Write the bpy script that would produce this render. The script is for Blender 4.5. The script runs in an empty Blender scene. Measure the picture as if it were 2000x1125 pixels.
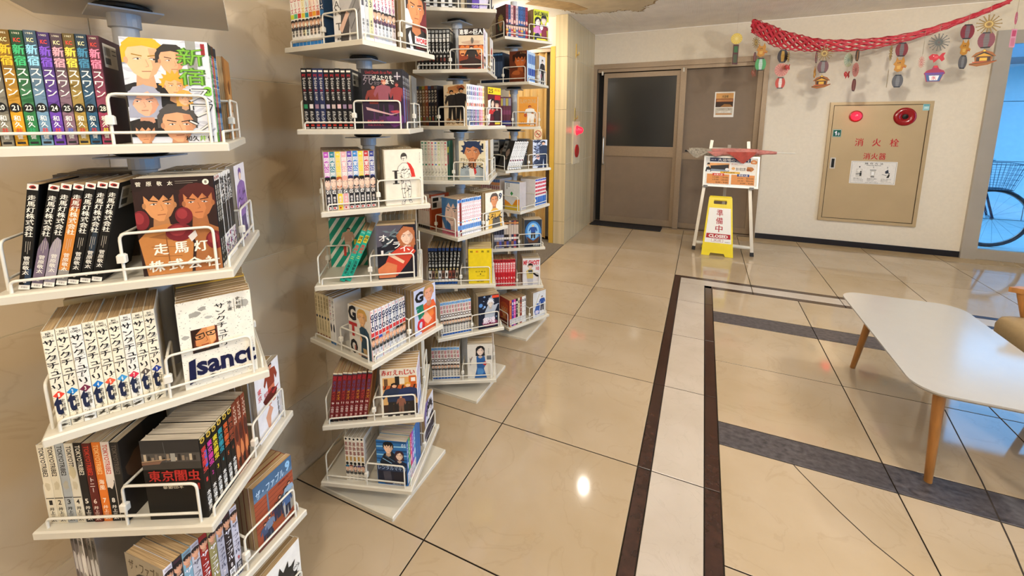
import bpy, math, random
from math import sin, cos, pi, radians, sqrt
from mathutils import Vector, Matrix
from mathutils.geometry import tessellate_polygon
random.seed(7)
SC = bpy.context.scene
COL = SC.collection

# ------------------------------------------------------------------ camera, world, lights, exposure
H = 1.367                                   # eye height
YAW, PITCH, ROLL = 0.42346, 0.15811, -0.00138
def cam_axes():
    a, b = cos(YAW), sin(YAW)
    Rz = Matrix(((a, b, 0), (-b, a, 0), (0, 0, 1)))
    B = Matrix(((1, 0, 0), (0, 0, -1), (0, 1, 0)))
    c, s = cos(PITCH), sin(PITCH)
    Rx = Matrix(((1, 0, 0), (0, c, -s), (0, s, c)))
    c, s = cos(ROLL), sin(ROLL)
    Rr = Matrix(((c, -s, 0), (s, c, 0), (0, 0, 1)))
    return Rr @ Rx @ B @ Rz
M = cam_axes()
cd = bpy.data.cameras.new('camera')
cam = bpy.data.objects.new('camera', cd); COL.objects.link(cam)
right, up, back = M[0], -M[1], -M[2]
cam.matrix_world = Matrix(((right.x, up.x, back.x, 0), (right.y, up.y, back.y, 0), (right.z, up.z, back.z, H), (0, 0, 0, 1)))
cd.sensor_width = 36.0; cd.lens = 36 * 825.36 / 2000
cd.shift_y = -(562.5 - 369.69) / 2000
cd.clip_start = 0.02
SC.camera = cam
w = bpy.data.worlds.new('sky'); SC.world = w; w.use_nodes = True
bg = w.node_tree.nodes['Background']
bg.inputs[0].default_value = (0.13, 0.49, 1.0, 1); bg.inputs[1].default_value = 6.5
vs = SC.view_settings
SC.display_settings.display_device = 'sRGB'
vs.view_transform = 'Standard'; vs.look = 'None'; vs.gamma = 1.0; vs.exposure = -0.2; vs.use_curve_mapping = False
SC.cycles.use_denoising = True
SC.cycles.max_bounces = 8; SC.cycles.diffuse_bounces = 4; SC.cycles.glossy_bounces = 4; SC.cycles.transparent_max_bounces = 8
SC.cycles.sample_clamp_indirect = 6.0
CEIL = 2.472
WARM = (1.0, 0.92, 0.8)
LAMPS = [(-0.93, 3.9, 4.0), (0.55, 1.5, 10), (2.1, 3.2, 11.5), (-0.1, -0.3, 7.6), (1.9, 0.6, 8.5), (0.6, -1.6, 9), (-2.1, 3.9, 5)]  # the lamp behind the viewer is unseen, added to even out the light

# ------------------------------------------------------------------ helpers
def lin(h):
    if not isinstance(h, str): return h
    h = h.lstrip('#')
    if len(h) == 3: h = ''.join(c * 2 for c in h)
    v = [int(h[i:i + 2], 16) / 255 for i in (0, 2, 4)]
    return tuple(c / 12.92 if c <= 0.04045 else ((c + 0.055) / 1.055) ** 2.4 for c in v)
def mixc(a, b, t):
    a, b = lin(a), lin(b); return tuple(x + (y - x) * t for x, y in zip(a, b))
MATS = {}
def mat(name, color=None, rough=0.5, metal=0.0, attr=False, noise=0.0, nscale=20, emit=None, estr=0, bump=0.0, spec=0.5, coat=0, stretch=(1, 1, 1), obj=False):
    if name in MATS: return MATS[name]
    m = bpy.data.materials.new(name); m.use_nodes = True; MATS[name] = m
    nt = m.node_tree; b = nt.nodes['Principled BSDF']
    b.inputs['Roughness'].default_value = rough; b.inputs['Metallic'].default_value = metal
    b.inputs['Specular IOR Level'].default_value = spec; b.inputs['Coat Weight'].default_value = coat
    src = None
    if attr:
        a = nt.nodes.new('ShaderNodeVertexColor'); a.layer_name = 'Col'; src = a.outputs[0]
    else:
        c = lin(color); b.inputs['Base Color'].default_value = (*c, 1)
    if noise or bump:
        tc = nt.nodes.new('ShaderNodeTexCoord'); mp = nt.nodes.new('ShaderNodeMapping'); mp.inputs['Scale'].default_value = stretch
        ge = nt.nodes.new('ShaderNodeNewGeometry')
        nt.links.new(tc.outputs['Object'] if obj else ge.outputs['Position'], mp.inputs[0])
        n = nt.nodes.new('ShaderNodeTexNoise'); n.inputs['Scale'].default_value = nscale; n.inputs['Detail'].default_value = 5
        nt.links.new(mp.outputs[0], n.inputs['Vector'])
        if noise:
            mr = nt.nodes.new('ShaderNodeMapRange'); mr.inputs[1].default_value = 0.3; mr.inputs[2].default_value = 0.7
            mr.inputs[3].default_value = 1 - noise; mr.inputs[4].default_value = 1 + noise
            nt.links.new(n.outputs[0], mr.inputs[0])
            mx = nt.nodes.new('ShaderNodeMix'); mx.data_type = 'RGBA'; mx.blend_type = 'MULTIPLY'; mx.inputs[0].default_value = 1
            if src: nt.links.new(src, mx.inputs[6])
            else: mx.inputs[6].default_value = (*lin(color), 1)
            nt.links.new(mr.outputs[0], mx.inputs[7]); src = mx.outputs[2]
        if bump:
            bp = nt.nodes.new('ShaderNodeBump'); bp.inputs['Strength'].default_value = bump; bp.inputs['Distance'].default_value = 0.002
            nt.links.new(n.outputs[0], bp.inputs['Height']); nt.links.new(bp.outputs[0], b.inputs['Normal'])
    if src: nt.links.new(src, b.inputs['Base Color'])
    if emit:
        b.inputs['Emission Color'].default_value = (*lin(emit), 1); b.inputs['Emission Strength'].default_value = estr
    return m

class MB:
    """collects faces (with an optional flat colour and material slot)"""
    def __init__(s): s.v = []; s.f = []; s.c = []; s.m = []; s.cur = 0; s.col = (1, 1, 1); s.smooth = []; s.sm = False
    def add(s, vs, fs, col=None):
        o = len(s.v); s.v += [tuple(x) for x in vs]
        cc = s.col if col is None else lin(col)
        for f in fs:
            s.f.append([i + o for i in f]); s.c.append(cc); s.m.append(s.cur); s.smooth.append(s.sm)
        return s
    def box(s, x0, y0, z0, x1, y1, z1, col=None, T=None):
        p = [(x0, y0, z0), (x1, y0, z0), (x1, y1, z0), (x0, y1, z0), (x0, y0, z1), (x1, y0, z1), (x1, y1, z1), (x0, y1, z1)]
        if T: p = [T @ Vector(q) for q in p]
        return s.add(p, [(3, 2, 1, 0), (4, 5, 6, 7), (0, 1, 5, 4), (1, 2, 6, 5), (2, 3, 7, 6), (3, 0, 4, 7)], col)
    def cbox(s, c, d, col=None, T=None):
        return s.box(c[0] - d[0] / 2, c[1] - d[1] / 2, c[2] - d[2] / 2, c[0] + d[0] / 2, c[1] + d[1] / 2, c[2] + d[2] / 2, col, T)
    def rbox(s, x0, y0, z0, x1, y1, z1, r, col=None, T=None, seg=3):
        """box with rounded vertical corners and a small top chamfer"""
        pts = rrect(x0, y0, x1, y1, r, seg); n = len(pts); e = min(r, (z1 - z0) * .3, .004)
        ins = rrect(x0 + e, y0 + e, x1 - e, y1 - e, max(r - e, .0005), seg)
        rings = [[(x, y, z0) for x, y in pts], [(x, y, z1 - e) for x, y in pts], [(x, y, z1) for x, y in ins]]
        vs = [q for rg in rings for q in rg]
        if T: vs = [T @ Vector(q) for q in vs]
        fs = [list(range(n))[::-1], list(range(2 * n, 3 * n))]
        for k in range(2):
            for i in range(n): j = (i + 1) % n; fs.append((k * n + i, k * n + j, (k + 1) * n + j, (k + 1) * n + i))
        return s.add(vs, fs, col)
    def tube(s, pts, r, n=8, col=None, closed=False, caps=True):
        pts = [Vector(p) for p in pts]; rings = []; L = len(pts); fs = []; prev = None
        rr = r if isinstance(r, (list, tuple)) else [r] * L
        for i, p in enumerate(pts):
            if closed: t = (pts[(i + 1) % L] - pts[i - 1])
            else: t = pts[min(i + 1, L - 1)] - pts[max(i - 1, 0)]
            t.normalize()
            if prev is None:
                a = Vector((0, 0, 1)) if abs(t.z) < .9 else Vector((1, 0, 0)); nx = t.cross(a).normalized()
            else: nx = (prev - t * prev.dot(t)).normalized()
            prev = nx; ny = t.cross(nx)
            rings.append([p + (nx * cos(2 * pi * k / n) + ny * sin(2 * pi * k / n)) * rr[i] for k in range(n)])
        vs = [q for rg in rings for q in rg]
        for i in range(L if closed else L - 1):
            a, b = i * n, ((i + 1) % L) * n
            for k in range(n): k2 = (k + 1) % n; fs.append((a + k, a + k2, b + k2, b + k))
        sm = s.sm; s.sm = True; s.add(vs, fs, col); s.sm = sm
        if caps and not closed:
            s.add(rings[0], [list(range(n))[::-1]], col); s.add(rings[-1], [list(range(n))], col)
        return s
    def lathe(s, prof, n=24, T=None, col=None):
        vs = []; fs = []
        for r, z in prof:
            for k in range(n): vs.append((r * cos(2 * pi * k / n), r * sin(2 * pi * k / n), z))
        if T: vs = [T @ Vector(q) for q in vs]
        for i in range(len(prof) - 1):
            for k in range(n): k2 = (k + 1) % n; fs.append((i * n + k, i * n + k2, (i + 1) * n + k2, (i + 1) * n + k))
        sm = s.sm; s.sm = all(abs(a[0] - b[0]) < 1e-4 for a, b in zip(prof, prof[1:])) or len(prof) > 5; s.add(vs, fs, col); s.sm = sm
        m = (len(prof) - 1) * n
        s.add([vs[k] for k in range(n)], [list(range(n))[::-1]], col); s.add([vs[m + k] for k in range(n)], [list(range(n))], col)
        return s
    def prism(s, pts, T, th, col=None):
        """2D outline extruded by th along local z of T"""
        n = len(pts); a = [T @ Vector((x, y, 0)) for x, y in pts]; b = [T @ Vector((x, y, th)) for x, y in pts]
        tr = tessellate_polygon([[Vector((x, y, 0)) for x, y in pts]])
        ar = sum(pts[i][0] * pts[(i + 1) % n][1] - pts[(i + 1) % n][0] * pts[i][1] for i in range(n))
        fs = []
        for t in tr:
            (x0, y0), (x1, y1), (x2, y2) = (pts[i] for i in t)
            if (x1 - x0) * (y2 - y0) - (x2 - x0) * (y1 - y0) < 0: t = t[::-1]
            fs.append([i + n for i in t]); fs.append(list(t[::-1]))
        for i in range(n):
            j = (i + 1) % n
            fs.append((i, j, j + n, i + n) if ar > 0 else (j, i, i + n, j + n))
        return s.add(a + b, fs, col)
    def mesh(s, name, mats, color=False):
        me = bpy.data.meshes.new(name); me.from_pydata(s.v, [], s.f)
        if not isinstance(mats, (list, tuple)): mats = [mats]
        for m in mats: me.materials.append(m)
        if len(mats) > 1: me.polygons.foreach_set('material_index', s.m)
        if any(s.smooth): me.polygons.foreach_set('use_smooth', s.smooth)
        if color:
            at = me.color_attributes.new('Col', 'FLOAT_COLOR', 'CORNER'); buf = []
            for f, c in zip(s.f, s.c): buf += [*c, 1.0] * len(f)
            at.data.foreach_set('color', buf)
        me.update(); return me
    def obj(s, name, mats, parent=None, color=False, label=None):
        o = bpy.data.objects.new(name, s.mesh(name, mats, color)); COL.objects.link(o)
        if parent: o.parent = parent
        if label: o['label'] = label
        return o
def rrect(x0, y0, x1, y1, r, seg=4):
    out = []
    for cx, cy, a in ((x1 - r, y1 - r, 0), (x0 + r, y1 - r, pi / 2), (x0 + r, y0 + r, pi), (x1 - r, y0 + r, 1.5 * pi)):
        for i in range(seg + 1): t = a + pi / 2 * i / seg; out.append((cx + r * cos(t), cy + r * sin(t)))
    return out
def meobj(name, me, parent=None, loc=None, rot=None):
    o = bpy.data.objects.new(name, me); COL.objects.link(o)
    if parent: o.parent = parent
    if loc: o.location = loc
    if rot: o.rotation_euler = rot
    return o
def tag(o, label, cat, group=None, kind=None):
    o['label'] = label; o['category'] = cat
    if group: o['group'] = group
    if kind: o['kind'] = kind
    return o
def empty(name, loc, label, cat, group=None, rz=0):
    o = bpy.data.objects.new(name, None); COL.objects.link(o); o.location = loc; o.rotation_euler = (0, 0, rz)
    o.empty_display_size = .05
    return tag(o, label, cat, group)
def struct(o): o['kind'] = 'structure'; return o

# ------------------------------------------------------------------ print: flat lettering and pictures on covers, signs, labels
GL = {}
def glyph(txt, bold=0.0, whole=False):
    k = (txt, bold)
    if k in GL: return GL[k]
    if bold and not txt.isascii():      # heavier strokes: the same outline twice, a hair apart
        v0, f0 = glyph(txt, 0.0, whole); b = bold * .8; n = len(v0)
        GL[k] = ([(x + b, y + b * .5) for x, y in v0] + [(x - b, y - b * .5) for x, y in v0], f0 + [[i + n for i in f] for f in f0]) if bold > 0 else (v0, f0)
        return GL[k]
    c = bpy.data.curves.new('t', 'FONT'); c.body = txt; c.resolution_u = 2 if whole else 1; c.offset = bold
    o = bpy.data.objects.new('t', c); me = bpy.data.meshes.new_from_object(o)
    vs = [(v.co.x, v.co.y) for v in me.vertices]; fs = [list(p.vertices) for p in me.polygons]
    bpy.data.meshes.remove(me); bpy.data.objects.remove(o); bpy.data.curves.remove(c)
    GL[k] = (vs, fs); return GL[k]
def clip01(pts):
    for ax, lo in ((0, 1), (0, 0), (1, 1), (1, 0)):
        out = []
        for (a, b) in zip(pts, pts[1:] + pts[:1]):
            ina = (a[ax] >= 0) if lo else (a[ax] <= 1); inb = (b[ax] >= 0) if lo else (b[ax] <= 1)
            if ina: out.append(a)
            if ina != inb: t = ((0 if lo else 1) - a[ax]) / (b[ax] - a[ax]); out.append((a[0] + (b[0] - a[0]) * t, a[1] + (b[1] - a[1]) * t))
        pts = out
        if len(pts) < 3: return None
    return pts
class Print:
    """x 0..1 left to right, y 0..1 top to bottom on a W x H metre rectangle; later elements lie above earlier ones"""
    def __init__(s, W, Hh): s.W = W; s.H = Hh; s.el = []
    def tri(s, pts, fs, c, lv=None): s.el.append((pts, fs, lin(c), lv or [0] * len(pts))); return s
    @staticmethod
    def dbl(txt, bold, n): return [0] * (n // 2) + [.5] * (n - n // 2) if bold > 0 and not txt.isascii() else None
    def r(s, x0, y0, x1, y1, c): return s.tri([(x0, y0), (x1, y0), (x1, y1), (x0, y1)], [(0, 1, 2, 3)], c)
    def p(s, pts, c):
        t = tessellate_polygon([[Vector((x * s.W, y * s.H, 0)) for x, y in pts]])
        return s.tri(pts, [list(q) for q in t], c)
    def e(s, cx, cy, rx, ry, c, n=14):
        return s.tri([(cx + rx * cos(2 * pi * i / n), cy + ry * sin(2 * pi * i / n)) for i in range(n)], [list(range(n))], c)
    def t(s, txt, x0, y0, x1, y1, c, bold=.02):
        vs, fs = glyph(txt, bold, True)
        if not vs: return s
        a = min(v[0] for v in vs); b = max(v[0] for v in vs); d = min(v[1] for v in vs); e = max(v[1] for v in vs)
        return s.tri([(x0 + (v[0] - a) / (b - a) * (x1 - x0), y1 - (v[1] - d) / (e - d) * (y1 - y0)) for v in vs], fs, c, s.dbl(txt, bold, len(vs)))
    def q(s, txt, x0, y0, x1, y1, c, bold=.02):
        """string turned a quarter clockwise, reading downwards"""
        vs, fs = glyph(txt, bold, True)
        a = min(v[0] for v in vs); b = max(v[0] for v in vs); d = min(v[1] for v in vs); e = max(v[1] for v in vs)
        return s.tri([(x0 + (v[1] - d) / (e - d) * (x1 - x0), y0 + (v[0] - a) / (b - a) * (y1 - y0)) for v in vs], fs, c, s.dbl(txt, bold, len(vs)))
    def v(s, txt, xc, y0, y1, wd, c, bold=.02, slant=0):
        n = len(txt); h = (y1 - y0) / n; n0 = len(s.el)
        for i, ch in enumerate(txt):
            if ch == ' ': continue
            vs, fs = glyph(ch, bold)
            if ch == 'ー': q = [(.5 + (y - .38) * 1, 1 - x) for x, y in vs]
            else: q = [(x, y + .1) for x, y in vs]
            if ch.isascii(): q = [(x * 1.25 + .1, y * 1.1 + .05) for x, y in vs]
            s.tri([(xc + (x - .5) * wd + slant * (y - .5) * wd, y0 + i * h + (1 - y) * h * .96) for x, y in q], fs, c, s.dbl(ch, bold, len(q)))
        return s.merge(n0)
    def line(s, pts, wd, c):
        n0 = len(s.el)
        for (x0, y0), (x1, y1) in zip(pts, pts[1:]):
            dx, dy = (x1 - x0) * s.W, (y1 - y0) * s.H; L = math.hypot(dx, dy) or 1e-9
            nx, ny = -dy / L * wd / 2 / s.W, dx / L * wd / 2 / s.H
            s.tri([(x0 + nx, y0 + ny), (x1 + nx, y1 + ny), (x1 - nx, y1 - ny), (x0 - nx, y0 - ny)], [(0, 1, 2, 3)], c)
        return s.merge(n0)
    def merge(s, n0):
        """the elements added since n0 lie in one layer"""
        new = s.el[n0:]; del s.el[n0:]
        if new:
            pts = []; fs = []; lv = []
            for i, (q, t, c, l_) in enumerate(new):
                fs += [[k + len(pts) for k in f] for f in t]; pts += q; lv += [.25 * (i % 2) + x for x in l_]
            s.el.append((pts, fs, new[0][2], lv))
        return s
    def specks(s, n, c, x0=0, y0=0, x1=1, y1=1, sz=.004, seed=0, el=2.0):
        R = random.Random(seed); n0 = len(s.el)
        for _ in range(n):
            x, y = R.uniform(x0, x1), R.uniform(y0, y1); a = R.uniform(-.9, .4); k = sz * R.uniform(.4, 1.3)
            dx, dy = cos(a) * k * el, sin(a) * k * el; ex, ey = -sin(a) * k * .5, cos(a) * k * .5
            s.tri([((x + (px) / s.W), (y + py / s.H)) for px, py in ((-dx, -dy), (ex, ey), (dx, dy), (-ex, -ey))], [(0, 1, 2, 3)], c)
        return s.merge(n0)
    def blotch(s, cx, cy, rx, ry, c, seed=0, n=11, j=.4):
        R = random.Random(seed)
        return s.p([(cx + rx * (1 - j * R.random()) * cos(2 * pi * i / n), cy + ry * (1 - j * R.random()) * sin(2 * pi * i / n)) for i in range(n)], c)
    def face(s, cx, cy, h, skin, hair, cloth=None, seed=0, style=0, turn=0.0):
        """a plain drawn head; h = head height as a share of the sheet's height"""
        k = s.H / s.W; R = random.Random(seed)
        X = lambda x: cx + x * h * k
        Y = lambda y: cy + y * h
        sh = mixc(skin, '000', .35)
        if cloth:
            s.p([(X(-.95), Y(1.25)), (X(-.8), Y(.8)), (X(-.25), Y(.6)), (X(.25), Y(.6)), (X(.8), Y(.8)), (X(.95), Y(1.25))], cloth)
        s.p([(X(-.17), Y(.3)), (X(.17), Y(.3)), (X(.22), Y(.72)), (X(0), Y(.85)), (X(-.22), Y(.72))], sh)
        if style != 3: s.p([(X(-.46 - .05 * R.random()), Y(.1)), (X(-.48), Y(-.25)), (X(-.3), Y(-.52)), (X(0), Y(-.6)), (X(.3), Y(-.53)), (X(.48), Y(-.25)), (X(.46), Y(.1)), (X(.5 if style == 2 else .3), Y(.55 if style == 2 else .05)), (X(-.5 if style == 2 else -.3), Y(.55 if style == 2 else .05))], hair)
        s.p([(X(-.36), Y(-.3)), (X(-.37), Y(.1)), (X(-.24), Y(.36)), (X(-.06), Y(.5)), (X(.06), Y(.5)), (X(.24), Y(.36)), (X(.37), Y(.1)), (X(.36), Y(-.3)), (X(0), Y(-.45))], skin)
        s.p([(X(.12), Y(-.3)), (X(.36), Y(-.3)), (X(.37), Y(.1)), (X(.24), Y(.36)), (X(.06), Y(.5)), (X(.18), Y(.2))], mixc(skin, '5a2a18', .28))
        for sg in (-1, 1):
            s.e(X(sg * .37), Y(.03), .05 * h * k, .09 * h, sh, 8)
            ex = sg * .17 + turn * .06
            s.p([(X(ex - .09), Y(-.015 - .012 * sg)), (X(ex), Y(-.035)), (X(ex + .09), Y(-.015 + .012 * sg)), (X(ex), Y(.015))], mixc(skin, 'f4f0ea', .7))
            s.e(X(ex + turn * .03), Y(-.012), .026 * h * k, .022 * h, '201818', 8)
            s.line([(X(ex - .09), Y(-.02 - .012 * sg)), (X(ex), Y(-.042)), (X(ex + .09), Y(-.02 + .012 * sg))], .012 * h * s.H, '2a1c18')
            s.line([(X(ex - .11), Y(-.11 + .022 * sg)), (X(ex + .11), Y(-.11 - .022 * sg))], .028 * h * s.H, mixc(hair, '000', .6))
        s.line([(X(turn * .08), Y(0)), (X(.05 + turn * .08), Y(.17)), (X(turn * .08 - .02), Y(.19))], .018 * h * s.H, sh)
        s.line([(X(-.1 + turn * .06), Y(.31)), (X(.1 + turn * .06), Y(.3))], .025 * h * s.H, mixc(skin, '601010', .65))
        n = 7
        if style == 0:      # fringe of locks
            pts = [(X(-.42), Y(-.05)), (X(-.44), Y(-.4)), (X(-.2), Y(-.58)), (X(.2), Y(-.58)), (X(.44), Y(-.4)), (X(.42), Y(-.05))]
            for i in range(n): x = .36 - .72 * i / (n - 1); pts.append((X(x), Y(-.22 + (.1 if i % 2 else -.06))))
            s.p(pts, hair)
        elif style == 1:    # short crop
            s.p([(X(-.39), Y(-.12)), (X(-.42), Y(-.4)), (X(-.2), Y(-.6)), (X(.2), Y(-.6)), (X(.42), Y(-.4)), (X(.39), Y(-.12)), (X(.3), Y(-.3)), (X(0), Y(-.36)), (X(-.3), Y(-.3))], hair)
        elif style == 2:    # long hair, side parting
            s.p([(X(-.4), Y(.2)), (X(-.46), Y(-.35)), (X(0), Y(-.62)), (X(.46), Y(-.35)), (X(.42), Y(.25)), (X(.34), Y(-.1)), (X(.1), Y(-.38)), (X(-.22), Y(-.2)), (X(-.34), Y(0))], hair)
        elif style == 4:    # spikes
            pts = []
            for i in range(19):
                a = pi * (1.08 - 1.16 * i / 18); rr = .72 if i % 2 else .5; pts.append((X(rr * cos(a) * .85), Y(-.08 - rr * sin(a))))
            pts += [(X(.3), Y(-.18)), (X(.05), Y(-.3)), (X(-.1), Y(-.2)), (X(-.3), Y(-.26))]
            s.p(pts, hair)
        return s
    def fig(s, cx, y0, y1, skin, hair, top, low, seed=0, wide=1.0):
        """a plain standing figure from head top y0 to feet y1"""
        h = y1 - y0; k = s.H / s.W * wide; R = random.Random(seed)
        X = lambda x: cx + x * h * k
        Y = lambda y: y0 + y * h
        lean = R.uniform(-.02, .02)
        s.p([(X(-.09), Y(.5)), (X(.09), Y(.5)), (X(.1), Y(.98)), (X(.02), Y(.98)), (X(.0), Y(.6)), (X(-.03), Y(.98)), (X(-.11), Y(.98))], low)
        s.p([(X(-.14), Y(.2)), (X(-.04), Y(.16)), (X(.04), Y(.16)), (X(.14), Y(.2)), (X(.19), Y(.42)), (X(.15), Y(.52)), (X(.11), Y(.36)), (X(.1), Y(.56)), (X(-.1), Y(.56)), (X(-.11), Y(.34)), (X(-.17), Y(.48)), (X(-.2), Y(.4))], top)
        s.e(X(lean), Y(.085), .055 * h * k, .075 * h, hair, 10)
        s.e(X(lean + .006), Y(.1), .042 * h * k, .055 * h, skin, 10)
        s.p([(X(lean - .05), Y(.1)), (X(lean - .05), Y(.03)), (X(lean + .05), Y(.03)), (X(lean + .052), Y(.09)), (X(lean), Y(.06))], hair)
        return s
    def barcode(s):
        s.r(.1, .05, .62, .27, 'd8d4c8')
        for i in range(12): s.r(.14 + i * .018, .08, .148 + i * .018, .16, '222')
        return s.r(.14, .18, .34, .24, '444').r(.42, .09, .58, .1, '555').r(.42, .13, .58, .14, '555')
    def build(s, name, parent, fn, step=4e-5, base=1.2e-4, label=None, m=None):
        """fn(x_metres_from_left, y_metres_from_top, height_above_surface) -> local point"""
        step = min(step, .0014 / max(1, len(s.el)))
        vs = []; fs = []; cs = []
        for i, (pts, tr, c, lv) in enumerate(s.el):
            hh = base + i * step
            if any(x < 0 or x > 1 or y < 0 or y > 1 for x, y in pts):
                for t in tr:
                    q = clip01([pts[k] for k in t]); h1 = hh + lv[t[0]] * step
                    if q: fs.append(list(range(len(vs), len(vs) + len(q)))); vs += [fn(x * s.W, y * s.H, h1) for x, y in q]; cs.append((c, len(q)))
                continue
            o = len(vs); vs += [fn(x * s.W, y * s.H, hh + l_ * step) for (x, y), l_ in zip(pts, lv)]
            for t in tr: fs.append([q + o for q in t]); cs.append((c, len(t)))
        me = bpy.data.meshes.new(name); me.from_pydata(vs, [], fs); me.materials.append(m or PRINT)
        at = me.color_attributes.new('Col', 'FLOAT_COLOR', 'CORNER'); buf = []
        for c, n in cs: buf += [c[0], c[1], c[2], 1.0] * n
        at.data.foreach_set('color', buf); me.update()
        o = meobj(name, me, parent)
        if label: o['label'] = label
        return o
PRINT = mat('printed_ink', attr=True, rough=.45, spec=.25, noise=.05, nscale=60)
COVER = mat('paper_cover', attr=True, rough=.45, spec=.25, noise=.06, nscale=30)

# ------------------------------------------------------------------ materials of the place
def marble(name, base, dark, vein, rough, sc):
    m = bpy.data.materials.new(name); m.use_nodes = True; nt = m.node_tree; b = nt.nodes['Principled BSDF']
    b.inputs['Roughness'].default_value = rough
    N = nt.nodes.new; L = nt.links.new
    ge = N('ShaderNodeNewGeometry'); oi = N('ShaderNodeObjectInfo'); ad = N('ShaderNodeVectorMath'); ad.operation = 'MULTIPLY_ADD'
    ad.inputs[1].default_value = (1, 1, 1)
    sc_ = N('ShaderNodeVectorMath'); sc_.operation = 'SCALE'; sc_.inputs[0].default_value = (7, 5, 9); L(oi.outputs['Random'], sc_.inputs[3])
    L(ge.outputs['Position'], ad.inputs[0]); L(sc_.outputs[0], ad.inputs[2])
    n1 = N('ShaderNodeTexNoise'); n1.inputs['Scale'].default_value = sc; n1.inputs['Detail'].default_value = 6; L(ad.outputs[0], n1.inputs['Vector'])
    r1 = N('ShaderNodeValToRGB'); r1.color_ramp.elements[0].position = .32; r1.color_ramp.elements[1].position = .68
    r1.color_ramp.elements[0].color = (*lin(dark), 1); r1.color_ramp.elements[1].color = (*lin(base), 1); L(n1.outputs[0], r1.inputs[0])
    n2 = N('ShaderNodeTexNoise'); n2.inputs['Scale'].default_value = sc * 1.7; n2.inputs['Detail'].default_value = 9; n2.inputs['Distortion'].default_value = 1.2; L(ad.outputs[0], n2.inputs['Vector'])
    r2 = N('ShaderNodeValToRGB'); e = r2.color_ramp.elements; e[0].position = .485; e[0].color = (0, 0, 0, 1); e[1].position = .5; e[1].color = (1, 1, 1, 1)
    x = e.new(.515); x.color = (0, 0, 0, 1); L(n2.outputs[0], r2.inputs[0])
    mu = N('ShaderNodeMath'); mu.operation = 'MULTIPLY'; mu.inputs[1].default_value = .16; L(r2.outputs[0], mu.inputs[0])
    mx = N('ShaderNodeMix'); mx.data_type = 'RGBA'; L(mu.outputs[0], mx.inputs[0]); L(r1.outputs[0], mx.inputs[6]); mx.inputs[7].default_value = (*lin(vein), 1)
    hs = N('ShaderNodeHueSaturation'); mr = N('ShaderNodeMapRange'); mr.inputs[3].default_value = .95; mr.inputs[4].default_value = 1.04
    L(oi.outputs['Random'], mr.inputs[0]); L(mr.outputs[0], hs.inputs['Value']); L(mx.outputs[2], hs.inputs['Color']); L(hs.outputs[0], b.inputs['Base Color'])
    n3 = N('ShaderNodeTexNoise'); n3.inputs['Scale'].default_value = 3; L(ge.outputs['Position'], n3.inputs['Vector'])
    m3 = N('ShaderNodeMapRange'); m3.inputs[3].default_value = rough * .7; m3.inputs[4].default_value = rough * 1.4; L(n3.outputs[0], m3.inputs[0]); L(m3.outputs[0], b.inputs['Roughness'])
    MATS[name] = m; return m
FLOOR = marble('cream_marble_floor', 'b6a48c', 'a99578', '8a7456', .06, 2.2)
WHITE_STONE = marble('white_stone', 'c3b8ac', 'b7ab9d', '9a9082', .2, 4)
WALLSTONE = marble('beige_wall_stone', 'ccb99d', 'bca787', '927a5a', .2, 2.2)
PILLAR = mat('striped_stone', 'c9b690', .22, noise=.14, nscale=1.0, stretch=(30, 30, .8))
BROWN = mat('brown_stone', '35211a', .22, noise=.3, nscale=30)
GRANITE = mat('grey_rough_slate', '464245', .4, noise=.55, nscale=42, bump=.6, stretch=(1, 1.3, 1))
GROUT = mat('dark_grout', '2e2318', .9, noise=.2)
PLASTER = mat('cream_wallpaper', 'e2d8c6', .75, noise=.03, nscale=40, bump=.15)
CEILM = mat('ribbed_ceiling_paint', 'faf5ec', .7, noise=.05, nscale=6)
ALU = mat('bronze_aluminium', '93806a', .4, metal=.35, noise=.05, nscale=50)
DOORP = mat('taupe_door_panel', '7d6b58', .55, noise=.04, nscale=12)
BLACK = mat('black_rubber', '14141a', .7, noise=.2, nscale=80)
NAVY = mat('navy_vinyl', '0c0f1c', .35, noise=.1)
CHROME = mat('brushed_steel', 'd0cdc8', .35, metal=.7, noise=.05, nscale=40)
WHITEM = mat('white_wire_coating', 'dcd7ca', .4, noise=.02)
SHELFM = mat('white_melamine', 'd0c9b9', .35, noise=.025, nscale=8)
POLEM = mat('grey_blue_steel', 'bcc0c6', .4, metal=.05, noise=.03)
PAGES = {}
def pages(name, a, b):
    m = bpy.data.materials.new(name); m.use_nodes = True; nt = m.node_tree; bs = nt.nodes['Principled BSDF']; bs.inputs['Roughness'].default_value = .85
    tc = nt.nodes.new('ShaderNodeTexCoord'); oi = nt.nodes.new('ShaderNodeObjectInfo'); mp = nt.nodes.new('ShaderNodeMapping'); mp.inputs['Scale'].default_value = (1, .012, .012)
    ad = nt.nodes.new('ShaderNodeVectorMath'); nt.links.new(tc.outputs['Object'], mp.inputs[0]); nt.links.new(mp.outputs[0], ad.inputs[0]); nt.links.new(oi.outputs['Random'], ad.inputs[1])
    n = nt.nodes.new('ShaderNodeTexNoise'); n.inputs['Scale'].default_value = 900; n.inputs['Detail'].default_value = 3; nt.links.new(ad.outputs[0], n.inputs['Vector'])
    r = nt.nodes.new('ShaderNodeValToRGB'); r.color_ramp.elements[0].position = .35; r.color_ramp.elements[1].position = .65
    r.color_ramp.elements[0].color = (*lin(a), 1); r.color_ramp.elements[1].color = (*lin(b), 1)
    nt.links.new(n.outputs[0], r.inputs[0]); nt.links.new(r.outputs[0], bs.inputs['Base Color']); PAGES[name] = m
pages('aged_pages', '8a6f4c', 'c2a67c'); pages('pale_pages', 'a39379', 'd8ccb4'); pages('grey_pages', '8d8375', 'bdb3a2')

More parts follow.
